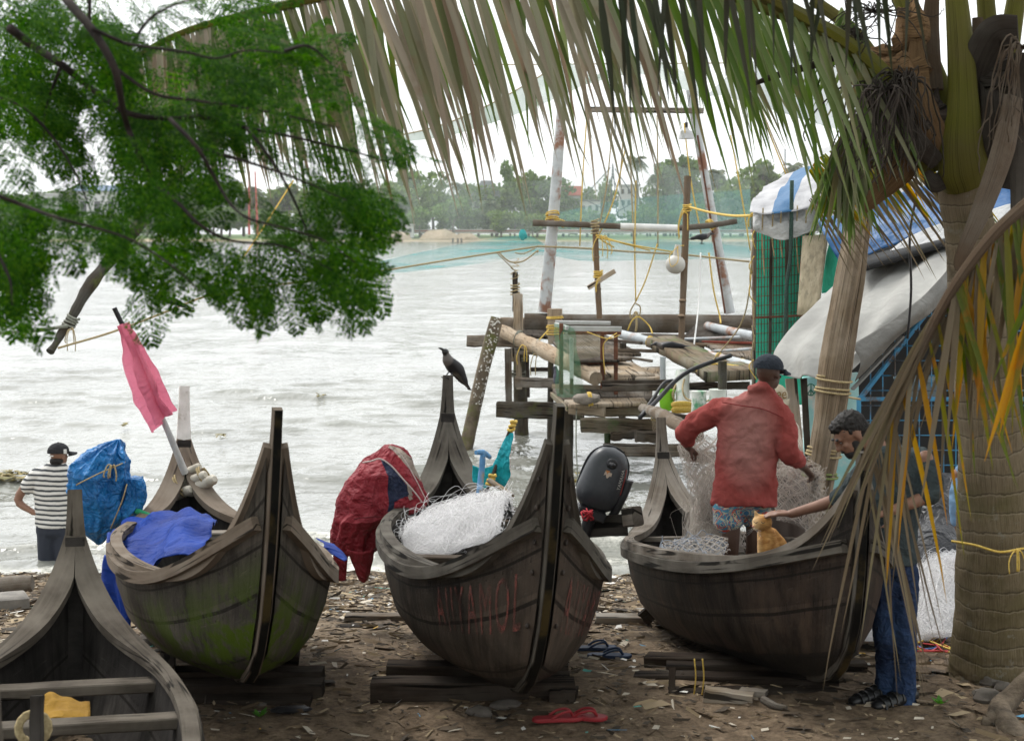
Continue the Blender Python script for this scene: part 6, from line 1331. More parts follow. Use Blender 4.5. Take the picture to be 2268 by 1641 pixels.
# ---- two half hidden people
SIT=thing('person','person in a beige cap and striped shirt, mostly hidden behind the red-shirted man','person')
Y=12.6; hd=J_(1718,888,Y)
def f(mb):
    head(mb,hd,(-.2,-.95,-.2)); mb.limb([hd-V3(0,0,.04),hd-V3(0,0,.18)],[.058,.07]); mb.limb([hd-V3(0,0,.18),J_(1725,1080,Y)],[(.16,.1),(.15,.1)],14); mb.limb([J_(1680,950,Y),J_(1690,1010,Y-.2),J_(1705,1030,Y-.4)],[.05,.042,.03]); mb.limb([J_(1755,950,Y),J_(1762,1010,Y-.2),J_(1755,1040,Y-.4)],[.05,.042,.03])
    for x in (1705,1745): 
        a=J_(x,1085,Y); k=a+V3(0,-.4,.03); an=V3(k.x,k.y,gz0(k.y)+.06); mb.limb([a,k,an],[.08,.06,.04]); mb.limb([an,an+V3(0,-.15,-.03)],[.04,.03],10)
    hand(mb,J_(1705,1030,Y-.4),(.2,-.9,-.3),(0,-.2,1),curl=.6); hand(mb,J_(1755,1040,Y-.4),(-.2,-.9,-.3),(0,-.2,1),curl=.6)
mesh_of('body',f,SKIN_D,SIT,.011,3)
m,nt,b=M_('pale_striped_cotton'); sp=N(nt,'ShaderNodeSeparateXYZ'); L(nt,coords(nt,'Object'),sp.inputs[0]); fr=math_(nt,'FRACT',math_(nt,'MULTIPLY',math_(nt,'ADD',sp.outputs[0],sp.outputs[1]),38.)); setc(nt,b,mix(nt,math_(nt,'LESS_THAN',fr,.3),(.5,.44,.36),(.28,.23,.19))); b.inputs['Roughness'].default_value=.9
def f(mb):
    mb.limb([J_(1716,940,Y),J_(1716,990,Y),J_(1716,1080,Y)],[(.17,.11),(.19,.13),(.18,.13)],18); mb.limb([J_(1690,945,Y),J_(1686,1000,Y-.15)],[.08,.075],12); mb.limb([J_(1746,946,Y),J_(1758,1000,Y-.15)],[.08,.075],12)
mesh_of('shirt',f,m,SIT,.013,4,[(.09,.02)])
mesh_of('trousers',lambda mb:[mb.limb([J_(x,1085,Y),J_(x,1085,Y)+V3(0,-.42,.03),V3(J_(x,1085,Y).x,Y-.42,gz0(Y)+.2)],[.1,.085,.07],12) for x in (1705,1745)],plain('brown_trousers',(.08,.06,.05),.9),SIT,.014,3)
CBG=cloth('beige_cap_cotton',(.4,.35,.26),(.3,.26,.19),9.,.9,fold=20.); cp_=cap(SIT,hd,(.1,-.98,-.1),CBG,1.08)
tm=plain('cap_lettering',(.22,.13,.04),.8); c=hd
text_on('ee',lambda tx,ty: c+V3(-.012+.075*tx,-.104+.1*(tx-.4)**2*.3,.028+.05*ty)+V3(0,-.011,0),'cap_letters',tm,cp_)
BLU=thing('person','person in a light blue shirt, all but one sleeve hidden behind the palm trunk','person')
Y=11.6; hd=J_(2188,955,Y)
def f(mb):
    head(mb,hd,(.5,-.8,-.3)); mb.limb([hd-V3(0,0,.04),hd-V3(0,0,.18)],[.058,.07]); mb.limb([hd-V3(0,0,.18),J_(2185,1240,Y)],[(.15,.1),(.15,.1)],14); mb.limb([J_(2128,1045,Y),J_(2124,1150,Y),J_(2150,1230,Y-.1)],[.055,.043,.03]); mb.limb([J_(2238,1045,Y),J_(2242,1150,Y),J_(2220,1225,Y-.1)],[.055,.043,.03])
    hand(mb,J_(2150,1230,Y-.1),(.8,-.2,-.3),(-.2,-.9,.3),curl=.6); hand(mb,J_(2220,1225,Y-.1),(-.8,-.2,-.3),(.2,-.9,.3),curl=.6)
    for x in (2160,2208):
        a=J_(x,1250,Y); an=V3(a.x,Y,gz0(Y)+.06); mb.limb([a,(a+an)/2,an],[.085,.06,.04]); mb.limb([an,an+V3(0,-.15,-.03)],[.04,.03],10)
mesh_of('body',f,SKIN_M,BLU,.011,3)
mesh_of('shirt',lambda mb:[mb.limb([J_(2185,1025,Y),J_(2185,1120,Y),J_(2185,1235,Y)],[(.17,.11),(.17,.13),(.17,.13)],18),mb.limb([J_(2140,1040,Y),J_(2124,1100,Y),J_(2124,1158,Y)],[.075,.068,.06],12),mb.limb([J_(2230,1040,Y),J_(2242,1100,Y),J_(2242,1150,Y)],[.075,.068,.06],12)],cloth('light_blue_shirt',(.2,.33,.5),(.14,.24,.38),4.,.9,fold=8.),BLU,.013,4,[(.08,.02)])
mesh_of('trousers',lambda mb:[mb.limb([J_(2185,1215,Y),J_(2185,1250,Y)],[(.15,.12),(.15,.12)],14)]+[mb.limb([J_(x,1250,Y),V3(J_(x,1250,Y).x,Y,gz0(Y)+.35)],[.1,.085],12) for x in (2160,2208)],plain('red_trousers',(.5,.03,.03),.9),BLU,.014,3)
# ================================================================ cat
CAT=thing('cat','orange tabby cat sitting in the canoe with closed eyes, being stroked','cat')
Y=9.75; s=pxm(Y); hc=J_(1688,1157,Y)
def f(mb):
    mb.ell(hc,(23*s,22*s,19*s),n=14); mb.ell(hc+V3(-12*s,-.022,-6*s),(12*s,11*s,9*s),n=12); mb.ell(hc+V3(-15*s,-.03,-10*s),(8*s,8*s,6*s),n=10)
    for sx,a in ((-9,1),(15,1)):
        b_=hc+V3(sx*s,-.0,13*s); mb.loft([[b_+V3(math.cos(t)*9*s*k,math.sin(t)*4*s*k,z*s)+V3(sx*.12*s*z*.5,0,0) for t in [2*PI*i/8 for i in range(8)]] for k,z in ((1,0),(.62,8),(.12,17))])
    mb.limb([hc+V3(6*s,.01,-12*s),J_(1697,1185,Y+.01),J_(1702,1215,Y+.02),J_(1706,1248,Y+.03)],[(15*s,15*s),(21*s,20*s),(25*s,24*s),(25*s,24*s)],14)
    mb.limb([J_(1706,1180,Y+.04),J_(1724,1212,Y+.06),J_(1726,1245,Y+.07)],[16*s,22*s,24*s],12)
    for dx in(-7,7): mb.limb([J_(1693+dx,1196,Y-.03),J_(1692+dx,1225,Y-.05),J_(1690+dx,1254,Y-.06)],[9*s,8*s,8*s],8)
    mb.limb([J_(1740,1246,Y+.1),J_(1752,1250,Y+.02),J_(1730,1255,Y-.06)],[8*s,7*s,5*s],8)
m,nt,b=M_('orange_fur'); ob=coords(nt,'Object',(1,1,1)); st_=noise(nt,coords(nt,'Object',(22,22,60)),1.,3.,.5,.8); fz=noise(nt,ob,240.,3.); col=ramp(nt,st_,[(.35,(.36,.15,.035)),(.6,(.55,.28,.085)),(.8,(.62,.38,.15))]); sp=N(nt,'ShaderNodeSeparateXYZ'); L(nt,ob,sp.inputs[0]); mr=N(nt,'ShaderNodeMapRange'); mr.inputs[1].default_value=J_(1700,1180,Y).x-.03; mr.inputs[2].default_value=J_(1680,1180,Y).x-.03; L(nt,sp.outputs[0],mr.inputs[0]); col=mix(nt,math_(nt,'MULTIPLY',mr.outputs[0],.6),col,(.68,.5,.28)); setc(nt,b,col); b.inputs['Roughness'].default_value=.95; bump(nt,b,fz,.6,.006)
mesh_of('body',f,m,CAT,.0055,2,[(.012,.004)])
mb=MB(); mb.ell(hc+V3(-22*s,-.046,-6*s),(3*s,2*s,2*s),n=8); mb.build('nose',plain('pink_nose',(.5,.2,.16),.5),CAT)
for sx in(-17,-1): mb=MB(); c=hc+V3(sx*s,-.05 if sx<-5 else -.054,3*s); mb.tube(cat([c+V3(-4*s,.004,1.5*s),c+V3(0,-.002,-.6*s),c+V3(4*s,.003,1.2*s)],4),.8*s,4); mb.build('closed_eye',BLACK,CAT)
for k in range(6): mb=MB(); a=hc+V3(-20*s,-.045,-9*s-(k%3)*s); mb.tube([a,a+V3((-18 if k<3 else 14)*s,-.02,(-6-5*(k%3))*s)],.0006,3); mb.build('whisker',WHITEP,CAT)
# ================================================================ crows
m,nt,b=M_('crow_feather'); at=N(nt,'ShaderNodeTexCoord'); sp=N(nt,'ShaderNodeSeparateXYZ'); L(nt,at.outputs['Object'],sp.inputs[0]); fx=math_(nt,'ADD',sp.outputs[0],math_(nt,'MULTIPLY',noise(nt,at.outputs['Object'],30.,3.),.03)); setc(nt,b,ramp(nt,fx,[(.0,(.01,.01,.013)),(.085,(.012,.012,.014)),(.1,(.1,.085,.075)),(.15,(.11,.095,.085)),(.165,(.012,.012,.013)),(1,(.012,.012,.013))])); b.inputs['Roughness'].default_value=.4; bump(nt,b,noise(nt,coords(nt,'Object',(20,90,90)),1.,3.),.4,.004); CROW=m
crow_p=None
def crow(loc,size,yaw,pitch,label,head_turn=0.,group=None):
    "faces +x before turning; feet at the origin"
    global crow_p
    t=thing('crow',label,'crow',loc,group)
    def f(mb):
        mb.limb([(-.1,0,.1),(0,0,.12),(.08,0,.14),(.12,0,.165)],[(.03,.025),(.055,.058),(.048,.05),(.035,.036)],12); mb.ell((.145,0,.185),(.036,.029,.03),n=12)
        mb.limb([(-.08,0,.1),(-.18,0,.075),(-.27,0,.05)],[(.03,.02),(.026,.008),(.03,.005)],10)
        for sy in(-1,1): mb.limb([(.07,sy*.042,.14),(-.03,sy*.05,.125),(-.15,sy*.028,.085),(-.22,sy*.012,.065)],[(.018,.035),(.014,.045),(.009,.03),(.005,.01)],10)
    b_=mesh_of('body',f,CROW,t,.0075,2)
    mb=MB(); mb.limb([(.17,0,.187),(.2,0,.185),(.232,0,.174)],[(.011,.013),(.009,.011),(.003,.003)],8); bk=mb.build('beak',BLACK,t)
    for sy in(-1,1):
        mb=MB(); mb.tube([(.0,sy*.025,.085),(.012,sy*.025,.045),(.004,sy*.025,.004)],.0055,6)
        for a in(-.5,0,.5): mb.tube([(.004,sy*.025,.005),(.045,sy*.025+a*.03,.003)],.004,5)
        mb.tube([(.004,sy*.025,.005),(-.03,sy*.025,.003)],.004,5); mb.build('leg',BLACK,t)
    t.rotation_euler=(0,-pitch,yaw); t.scale=(size,)*3
    return t
tipw=BM.w(BM.h(-1,1.,1)); a=BM.h(-1,1.,1); a=V3(a.x,0,a.z)+V3(-.16,0,1).normalized()*.262; tipw=BM.w(a)
crow(tipw+V3(0,0,.004),.92,R(-135),R(32),'large crow perched on the stern tip of the middle canoe')
crow(P(379,686,23),.95,R(180),R(10),'crow on the sagging rope, the lower of the two under the branches')
crow(P(457,658,23.3),1.,R(175),R(24),'crow on the sagging rope, the upper one nearer the leaf tips')
crow(P(1553,541,27.5),.95,R(8),R(-4),'crow perched on the ropes under the right end of the cross pole')
crow(P(1486,787,24.6),1.15,R(178),R(-14),'crow bending down on the mossy jetty plank')
T=thing('pigeon','grey pigeon half hidden behind the drying stand on the jetty','pigeon',P(1232,850,25.)); mesh_of('body',lambda mb:[mb.limb([(0,0,.03),(.02,0,.12),(-.01,0,.2)],[(.05,.05),(.07,.06),(.035,.035)],12),mb.ell((-.015,0,.235),(.032,.03,.032),n=10),mb.limb([(.02,0,.08),(.1,.03,.0)],[(.04,.02),(.03,.01)],8)],plain('pigeon_feather',(.1,.1,.13),.6),T,.01,2)
mb=MB(); mb.limb([(-.04,0,.23),(-.065,0,.225)],[.008,.003],6); mb.build('beak',BLACK,T)
# ================================================================ loads of the canoes
def proj(p):
    q=Vector(p)-V3(0,0,H); d=q.dot(FW); return CX+FP*q.x/d, CY-FP*q.dot(UP)/d
def inpoly(x,y,poly):
    c=False; j=len(poly)-1
    for i in range(len(poly)):
        if (poly[i][1]>y)!=(poly[j][1]>y) and x<(poly[j][0]-poly[i][0])*(y-poly[i][1])/(poly[j][1]-poly[i][1])+poly[i][0]: c=not c
        j=i
    return c
def bag(secs,Y,dp,nr=48,sub=7,fold=.02,seed=0,fr=3.,pleat=None):
    "hanging cloth over something: sections (cx,y,halfwidth) -> MB"
    ctr=cat([V3(*q) for q in secs],sub); s=pxm(Y); mb=MB(); rings=[]
    for i,q in enumerate(ctr):
        c=P(q.x,q.y,Y); w_=max(.004,abs(q.z))*s; r=[]
        for k in range(nr):
            t=2*PI*k/nr; d=V3(math.cos(t)*w_,math.sin(t)*min(w_,dp),0); p=c+d; n_=V3(math.cos(t),math.sin(t),0)
            f_=fold*(mnoise.noise(V3(math.cos(t)*fr,math.sin(t)*fr,p.z*2.2+seed))+.6*mnoise.noise(p*9+V3(seed,0,0))+.35*abs(mnoise.noise(p*21)))*min(1,w_/.08)
            if pleat: f_+=pleat[0]*(i/len(ctr))**.7*math.sin(pleat[1]*t+1.3*math.sin(2*t)+p.z*pleat[2])*(.6+.6*mnoise.noise(V3(t,p.z*2,seed)))
            r.append(p+n_*f_+V3(0,0,f_*.4))
        rings.append(r)
    return mb.loft(rings)
BTP=cloth('blue_tarpaulin',(.01,.2,.52),(.006,.1,.3),7.,.42,bmp=.8,fold=12.,spec=.45)
T=thing('covered_outboard','outboard motor wrapped in crumpled bright blue tarpaulin beside the moss-stained canoe','outboard motor')
o=bag([(262,973,3),(252,986,18),(236,1006,44),(222,1036,64),(216,1066,64),(216,1098,58),(223,1130,50),(222,1162,40),(219,1188,20),(219,1206,3)],12.,.24,nr=90,sub=12,fold=.05,seed=3,fr=4.,pleat=(.02,7,6)).build('tarp_cover',BTP,T,sharp=False)
o=bag([(290,1058,26),(300,1075,22),(298,1100,28),(290,1125,26),(268,1150,24),(250,1172,12)],12.05,.12,fold=.03,seed=8).build('tarp_cover',BTP,T,sharp=False)
o=bag([(306,1062,10),(312,1085,10),(308,1130,8)],12.0,.08,fold=.03,seed=18).build('tarp_cover',BTP,T,sharp=False)
line(T,'binding_cord',[(152,1084,11.95),(180,1068,11.76),(225,1046,11.74),(262,1030,11.8),(280,1022,12)],.005,ROPE_T); line(T,'binding_cord',[(281,1072,11.8),(270,1110,11.76),(245,1170,11.8)],.005,ROPE_T); tails(T,(250,1034),11.72,ROPE_T,4,.09,.006)
line(T,'tiller',[(300,1130,12),(330,1142,11.9),(350,1148,11.9)],.022,plain('green_pipe',(.03,.3,.13),.5),n=8)
bar(boatL,'motor_bracket',(180,1190,12.05),(262,1190,12.05),8,34,W_boatdark) ; boatL.children[-1].matrix_parent_inverse=boatL.matrix_world.inverted()
m=[cloth('red_jacket_nylon',(.27,.018,.028),(.19,.012,.02),4.,.6,bmp=.7,fold=10.,spec=.3),cloth('navy_panel',(.015,.022,.05),(.01,.014,.035),4.,.6,bmp=.5,fold=10.),cloth('beige_panel',(.33,.27,.22),(.25,.2,.165),4.,.7,bmp=.5,fold=10.)]
T=thing('covered_outboard','outboard motor hung with a dark red jacket with a navy panel, beside the middle canoe','outboard motor')
mb=bag([(862,985,8),(866,998,30),(856,1020,52),(850,1050,74),(846,1080,90),(846,1108,102),(838,1130,94),(806,1152,66),(788,1185,52),(783,1222,48)],11.9,.22,nr=160,sub=20,fold=.03,seed=5,pleat=(.024,9,2.5))
o=mb.build('jacket',m[0],T,sharp=False); o.data.materials.append(m[1]); o.data.materials.append(m[2])
navy=[(842,1016),(855,1020),(875,1040),(902,1075),(905,1098),(888,1104),(873,1112),(872,1140),(859,1146),(860,1055)]; bei=[(858,984),(885,992),(912,1015),(930,1050),(934,1068),(915,1048),(880,1008),(866,993)]; bei2=[(900,1066),(914,1082),(912,1112),(896,1088)]
for pl in o.data.polygons:
    x,y=proj(pl.center)
    if pl.center.y<11.93:
        if inpoly(x,y,navy): pl.material_index=1
        elif inpoly(x,y,bei) or inpoly(x,y,bei2): pl.material_index=2
def onjacket(pts): return [(x,y,11.9-.262*math.sqrt(max(.03,1-((x-850)/100)**2))) for x,y in pts]
PIP=plain('white_piping',(.55,.45,.42),.8)
line(T,'piping',onjacket([(803,1024),(822,1021),(842,1016),(866,1031),(892,1060),(922,1094),(944,1126)]),.0055,PIP); line(T,'piping',onjacket([(860,990),(890,1010),(920,1060),(950,1120)]),.004,PIP)
line(T,'seam',onjacket([(745,1152),(790,1148),(828,1144),(858,1146)]),.003,plain('jacket_seam',(.1,.008,.012),.9))
o=sheet([[(768,1216,11.7),(800,1222,11.65),(829,1216,11.7)],[(782,1250,11.72),(806,1256,11.68),(824,1250,11.72)],[(796,1284,11.74),(806,1290,11.7),(812,1284,11.74)]],12,12,.01,6.).build('jacket_sleeve',m[0],T,sharp=False); solid(o,.004)
o=sheet([[(738,1216,11.8),(772,1220,11.75)],[(740,1262,11.8),(768,1262,11.78)],[(744,1287,11.8),(766,1286,11.78)]],12,8,.012,6.).build('jacket_sleeve',m[0],T,sharp=False); solid(o,.004)
bar(T,'motor_bracket',(800,1170,11.95),(905,1160,11.6),8,20,W_boatdark)
# the bare outboard
T=thing('outboard_motor','black outboard motor with a grey cowling hung on the side of the right canoe','outboard motor')
Yo=11.7; s=pxm(Yo); ax=(J_(1352,996,Yo)-J_(1305,1126,Yo)).normalized(); fr_=V3(.1,-1,.25); fr_=(fr_-ax*fr_.dot(ax)).normalized(); rt_=ax.cross(fr_)*-1; rt_=fr_.cross(ax)*-1; cc=J_(1336,1060,Yo)
if rt_.x<0: rt_=-rt_
def sup(t,n): c,s_=math.cos(t),math.sin(t); return math.copysign(abs(c)**(2/n),c),math.copysign(abs(s_)**(2/n),s_)
def cowl(k0,k1,grow=1.,shift=0):
    rings=[]
    for i in range(25):
        z=-1+2*i/24; f=(1-abs(z)**3.4)**.42*(1-.12*z) if abs(z)<1 else .05; f=max(f,.06)
        rings.append([cc+ax*(z*74*s)+rt_*(a*50*s*f*grow)+fr_*((b_*46*s*f*grow if b_<0 else b_*40*s*f*grow)+shift) for a,b_ in [sup(2*PI*k/32,2.9) for k in range(32)]])
    return rings
COWL=mottled('cowling_plastic',(.022,.025,.03),(.034,.037,.042),30.,.38,.15,.002,spec=.5)
mb=MB(); mb.loft(cowl(0,1)); mb.build('cowling',COWL,T,sharp=60)
mb=MB(); mb.sweep(cat([cc+ax*(z*73*s)+rt_*(x*50*s)+fr_*(-4*s) for z,x in ((-.95,-.5),(-.6,-.93),(0,-1.),(.6,-.88),(.93,-.45),(1.01,0),(.93,.45),(.6,.88),(0,1.),(-.6,.93),(-.95,.5),(-1.02,0))],4,True)+[cc+ax*(-.95*73*s)+rt_*(-.5*50*s)+fr_*(-4*s)],[(-.006,-.01),(.006,-.01),(.006,.01),(-.006,.01)]); mb.build('cowling_seam',BLACK,T)
def surf(u,v): # u across -1..1, v along -1..1 on the face towards us
    f=(1-abs(v)**3.4)**.42*(1-.12*v); b_=(1-abs(u)**2.9)**(1/2.9); return cc+ax*(v*74*s)+rt_*(u*50*s*f)+fr_*(b_*40*s*f)
kp=surf(.08,.55); mb=MB(); mb.ell(kp,(13*s,13*s,13*s),n=16); mb.v=[tuple(kp+(Vector(v)-kp)-fr_*((Vector(v)-kp).dot(fr_))*.65) for v in mb.v]; st_=mb.build('starter_recess',BLACK,T)
mb=MB(); mb.tube([kp-rt_*6*s+fr_*.03,kp+fr_*.04,kp+rt_*6*s+fr_*.03],[.012,.018,.012],10); mb.build('starter_grip',BLACK,st_)
def strip(u0,u1,v0,v1,m,nm,off=.004,seedj=0):
    mb=MB(); mb.grid(lambda a,b_: surf(u0+(u1-u0)*a,v0+(v1-v0)*b_+(.05*math.sin(a*9+seedj) if b_<.5 else 0))+fr_*off,8,6); return mb.build(nm,m,T)
strip(-.12,.22,.16,.3,plain('worn_sticker',(.5,.4,.32),.7),'sticker'); strip(-.1,.1,.28,.34,plain('orange_sticker',(.55,.2,.05),.7),'sticker',.005)
lt=plain('silver_letters',(.5,.5,.46),.4)
text_on('YAMAHA',lambda tx,ty: surf(.60+.15*(1-ty),-.12+.62*tx)+(fr_*.5+rt_*.6)*.008,'cowling_letters',lt,T,1.05)
mb=MB(); mb.tube([surf(.84,-.25+.07*k)+(fr_*.3+rt_)*.005 for k in range(12)],.0022,4); mb.build('red_pinstripe',plain('red_line',(.4,.04,.03),.5),T)
mb=MB(); mb.box(cc-ax*80*s,(.2,.2,.07),Matrix((rt_,-fr_,ax)).transposed(),.15); mb.build('lower_pan',BLACK,T); mb=MB(); mb.tube([cc-ax*82*s,cc-ax*130*s-V3(0,0,.05)],[.045,.04],10); lg=mb.build('shaft_housing',BLACK,T)
mb=MB(); mb.tube([J_(1392,1066,Yo-.04),J_(1383,1092,Yo-.05),J_(1368,1124,Yo-.06),J_(1352,1150,Yo)],[.032,.03,.028,.03],12); tl=mb.build('tiller',BLACK,T); mb=MB(); mb.tube([J_(1393,1063,Yo-.04),J_(1392,1067,Yo-.04)],.034,12); mb.build('tiller_cap',plain('grey_cap',(.1,.1,.1),.5),tl)
bar(T,'mounting_board',(1306,1166,Yo+.02),(1388,1162,Yo-.1),8,48,W_boatdark,(0,0,1),jit=.02); bar(T,'mounting_block',(1390,1146,Yo-.1),(1412,1142,Yo-.2),30,44,W_boat,jit=.03)
mb=MB()
for k in range(14): mb.tube(cat([J_(1284+random.uniform(0,30),1125+random.uniform(0,18),Yo-.18),J_(1290+random.uniform(0,30),1130+random.uniform(0,22),Yo-.22),J_(1298+random.uniform(0,14),1140+random.uniform(0,14),Yo-.18)],3),.006,4)
mb.build('red_rag',plain('red_cord',(.4,.02,.03),.8),T,sharp=False)
mb=MB(); mb.limb([J_(1275,1082,Yo),J_(1290,1084,Yo)],[.014,.01],8); mb.build('shift_lever',ALU,T)
# blue sheet over the mossy canoe
mb=sheet([[(278,1156,11.7),(330,1141,11.7),(378,1126,11.6),(482,1150,11.)],[(246,1195,11.),(300,1184,11.),(380,1170,10.7),(465,1170,10.3)],[(232,1229,10.32),(262,1240,10.2),(326,1250,9.95),(432,1212,9.8)]],30,40,.06,3.2,3,(.03,2.6,1.4))
m2=sheet([[(233,1228,10.32),(252,1230,10.2),(285,1226,10.05)],[(228,1296,10.3),(252,1300,10.2),(284,1300,10.1)],[(236,1412,10.25),(262,1442,10.2),(293,1474,10.12)]],24,18,.025,3.,9,(.03,1.4,.8)); mb.add(m2.v,m2.f,m2.uv)
m3=sheet([[(700,1190,10.6),(740,1206,10.5)],[(716,1206,10.2),(768,1234,10.1)],[(718,1220,10.15),(764,1242,10.)]],10,8,.01,4.); mb.add(m3.v,m3.f,m3.uv)
o=mb.build('blue_sheet',cloth('royal_blue_sheet',(.012,.05,.29),(.006,.024,.16),3.,.6,bmp=.6,fold=5.,spec=.08),sharp=False); solid(o,.004); tag(o,'royal blue plastic sheet draped over the side of the mossy canoe','sheet')
# floats, pole and pink flag
T=thing('pole_floats','bundle of whitish wooden floats lashed together in the mossy canoe','floats')
FLT=mottled('bleached_float',(.38,.34,.27),(.62,.58,.5),8.,.9,.4,.008)
for a,b_,r_ in (((368,1074,12.7),(440,1034,12.6),11),((374,1092,12.65),(452,1052,12.5),12),((376,1104,12.6),(420,1085,12.5),13),((420,1090,12.55),(472,1062,12.45),14)):
    mb=MB(); mb.limb([P(*a),P((a[0]+b_[0])/2,(a[1]+b_[1])/2-2,a[2]),P(*b_)],[r_*.85*pxm(12.6),r_*pxm(12.6),r_*.85*pxm(12.6)],12); mb.build('float',FLT,T)
for c in ((395,1078),(448,1060)): lash(T,c,24,12.58,2,ROPE_T,(.85,0,.5),.02,.008)
T=thing('signal_pole','leaning pale pole with a black tip and a pink flag, in the mossy canoe','flag pole')
logp(T,'pole',[(270,716,12.4),(330,860,12.45),(372,955,12.5),(410,1048,12.6)],[4.5,6,7,8],mottled('bleached_pole',(.36,.36,.35),(.55,.54,.52),9.,.7,.2,.004)); logp(T,'pole_tip',[(253,682,12.38),(272,721,12.4)],[5.5,5.5],BLACK)
PK_=cloth('pink_cotton',(.8,.25,.34),(.7,.18,.27),4.,.8,bmp=.4,fold=8.,spec=.15)
nt=PK_.node_tree; bs=nt.nodes['Principled BSDF']; tr=N(nt,'ShaderNodeBsdfTranslucent'); tr.inputs['Color'].default_value=(.8,.25,.36,1); mx=N(nt,'ShaderNodeMixShader'); mx.inputs[0].default_value=.35; L(nt,bs.outputs[0],mx.inputs[1]); L(nt,tr.outputs[0],mx.inputs[2]); L(nt,mx.outputs[0],nt.nodes['Material Output'].inputs['Surface'])
o=sheet([[(270,720,12.4),(275,718,12.36),(281,720,12.4)],[(278,775,12.44),(296,762,12.3),(314,766,12.4)],[(292,836,12.46),(318,822,12.28),(343,826,12.4)],[(312,890,12.48),(340,884,12.3),(368,884,12.4)],[(345,955,12.5),(362,928,12.34),(382,912,12.42)]],40,36,.03,4.5,2,(.05,3.1,1.6)).build('flag',PK_,T,sharp=False)
mb=MB(); mb.tube(coilpts(P(274,718,12.4),(.35,0,-1),7*pxm(12.4),4,.02),.012,6); mb.build('flag_knot',PK_,T,sharp=False)
T=thing('signal_pole','short stick with a teal cloth flag in the middle canoe','flag pole')
logp(T,'pole',[(1132,946,12.2),(1108,1010,12.2),(1072,1098,12.1)],[4,4,4.5],W_dark); logp(T,'cross_stick',[(1084,1064,12),(1135,1098,11.8)],[6,6],W_pale)
TEAL=cloth('teal_cotton',(.012,.32,.36),(.008,.2,.24),4.,.8,bmp=.5,fold=9.)
mb=sheet([[(1127,958,12.2),(1133,958,12.15)],[(1106,1006,12.2),(1129,1010,12.1)],[(1088,1046,12.2),(1128,1050,12.1)],[(1086,1062,12.2),(1119,1079,12.12)]],20,14,.03,6.); m2=sheet([[(1098,1030,12.2),(1088,1064,12.1)],[(1070,1036,12.15),(1074,1082,12.1)],[(1048,1030,12.1),(1050,1066,12.05)]],14,12,.03,6.); mb.add(m2.v,m2.f,m2.uv); o=mb.build('flag',TEAL,T,sharp=False); solid(o,.004)
lash(T,(1130,957),5,12.2,3,ROPE_Y,(.3,0,.9)); lash(T,(1083,1076),6,12.05,3,ROPE_Y,(.3,0,.9))
T=thing('t_handle_post','worn blue T handled wooden tool standing in the middle canoe','handle')
BLW=mottled('worn_blue_paint',(.08,.22,.42),(.14,.32,.55),14.,.7,.3,.004,c3=(.3,.27,.22),s3=9.)
logp(T,'shaft',[(1070,1003,11.9),(1066,1050,11.9),(1061,1098,11.85)],[6,7,7],BLW); logp(T,'grip',[(1054,1002,11.85),(1070,1002,11.9),(1086,1013,11.95)],[5,6.5,5],BLW)
# nets
NETW=mottled('white_nylon_net',(.5,.49,.5),(.66,.65,.66),9.,.95,.25,.004)
STW=plain('white_net_thread',(.78,.77,.77),.8,var=.05); STB=plain('beige_net_thread',(.5,.45,.4),.8,var=.15)
def threads(parent,fn,n,m,seed,ln=.6,r=.0016,out=.03,name='net_thread'):
    rd=random.Random(seed); V=[];Fq=[]; mb=MB()
    for k in range(n):
        u,v=rd.random(),rd.random(); a=rd.uniform(0,6.28); pts=[]; of=V3(rd.gauss(0,.5),-abs(rd.gauss(0,.6)),abs(rd.gauss(0,1)))*out
        for i in range(7):
            u+=math.cos(a)*ln/7; v+=math.sin(a)*ln/7; a+=rd.gauss(0,.55); pts.append(Vector(fn(min(1,max(0,u)),min(1,max(0,v))))+of*(.3+.7*math.sin(PI*i/6))+V3(rd.gauss(0,1),rd.gauss(0,1),rd.gauss(0,1))*out*.06)
        mb.tube(cat(pts,3),r,3,False)
    return mb.build(name,m,parent,sharp=False)
MESHN=[netmat('white_mesh_layer',(.75,.74,.74),.75,lines=(30,.22,1)),netmat('beige_mesh_layer',(.48,.43,.38),.7,lines=(26,.16,1))]
def mound(name,label,rows,m,tm,n,seed,amp=.035,out=.03,r=.0016,cat_='fishing net'):
    T=thing(name,label,cat_); mb=sheet(rows,36,44,amp,4.5,seed); mb.build('net_heap',m,T,sharp=False)
    import bisect
    nu=36//(len(rows)-1)*(len(rows)-1); nv=44//(len(rows[0])-1)*(len(rows[0])-1); vs=[Vector(v) for v in mb.v]
    def fn(u,v): i=int(u*nu+.5); j=int(v*nv+.5); return vs[min(len(vs)-1,i*(nv+1)+j)]
    for k in range(3):
        m3=MB(); vs3=[v+V3(.012*k,-.012-.02*k,.015+.018*k)+Vector((mnoise.noise(v*5+V3(k*3,0,0)),mnoise.noise(v*5+V3(0,k*3,0))*1.5,mnoise.noise(v*5+V3(0,0,k*3))))*.035 for v in vs]; m3.add(vs3,mb.f,mb.uv); m3.build('net_layer',MESHN[0] if 'white' in m.name else MESHN[1],T,sharp=False)
    threads(T,fn,n,tm,seed,r=r,out=out); return T
mound('net_pile','white nylon net heaped in the middle canoe',[[(900,1225,11.4),(980,1170,11.6),(1050,1140,11.7),(1135,1150,11.4)],[(903,1166,11.1),(970,1132,11.1),(1050,1110,11.1),(1128,1106,10.9)],[(893,1185,10.75),(975,1160,10.6),(1050,1135,10.4),(1115,1120,10.2)],[(895,1235,10.5),(990,1225,10.2),(1060,1205,10.),(1110,1180,9.9)]],NETW,STW,380,1,.02,.05,.001)
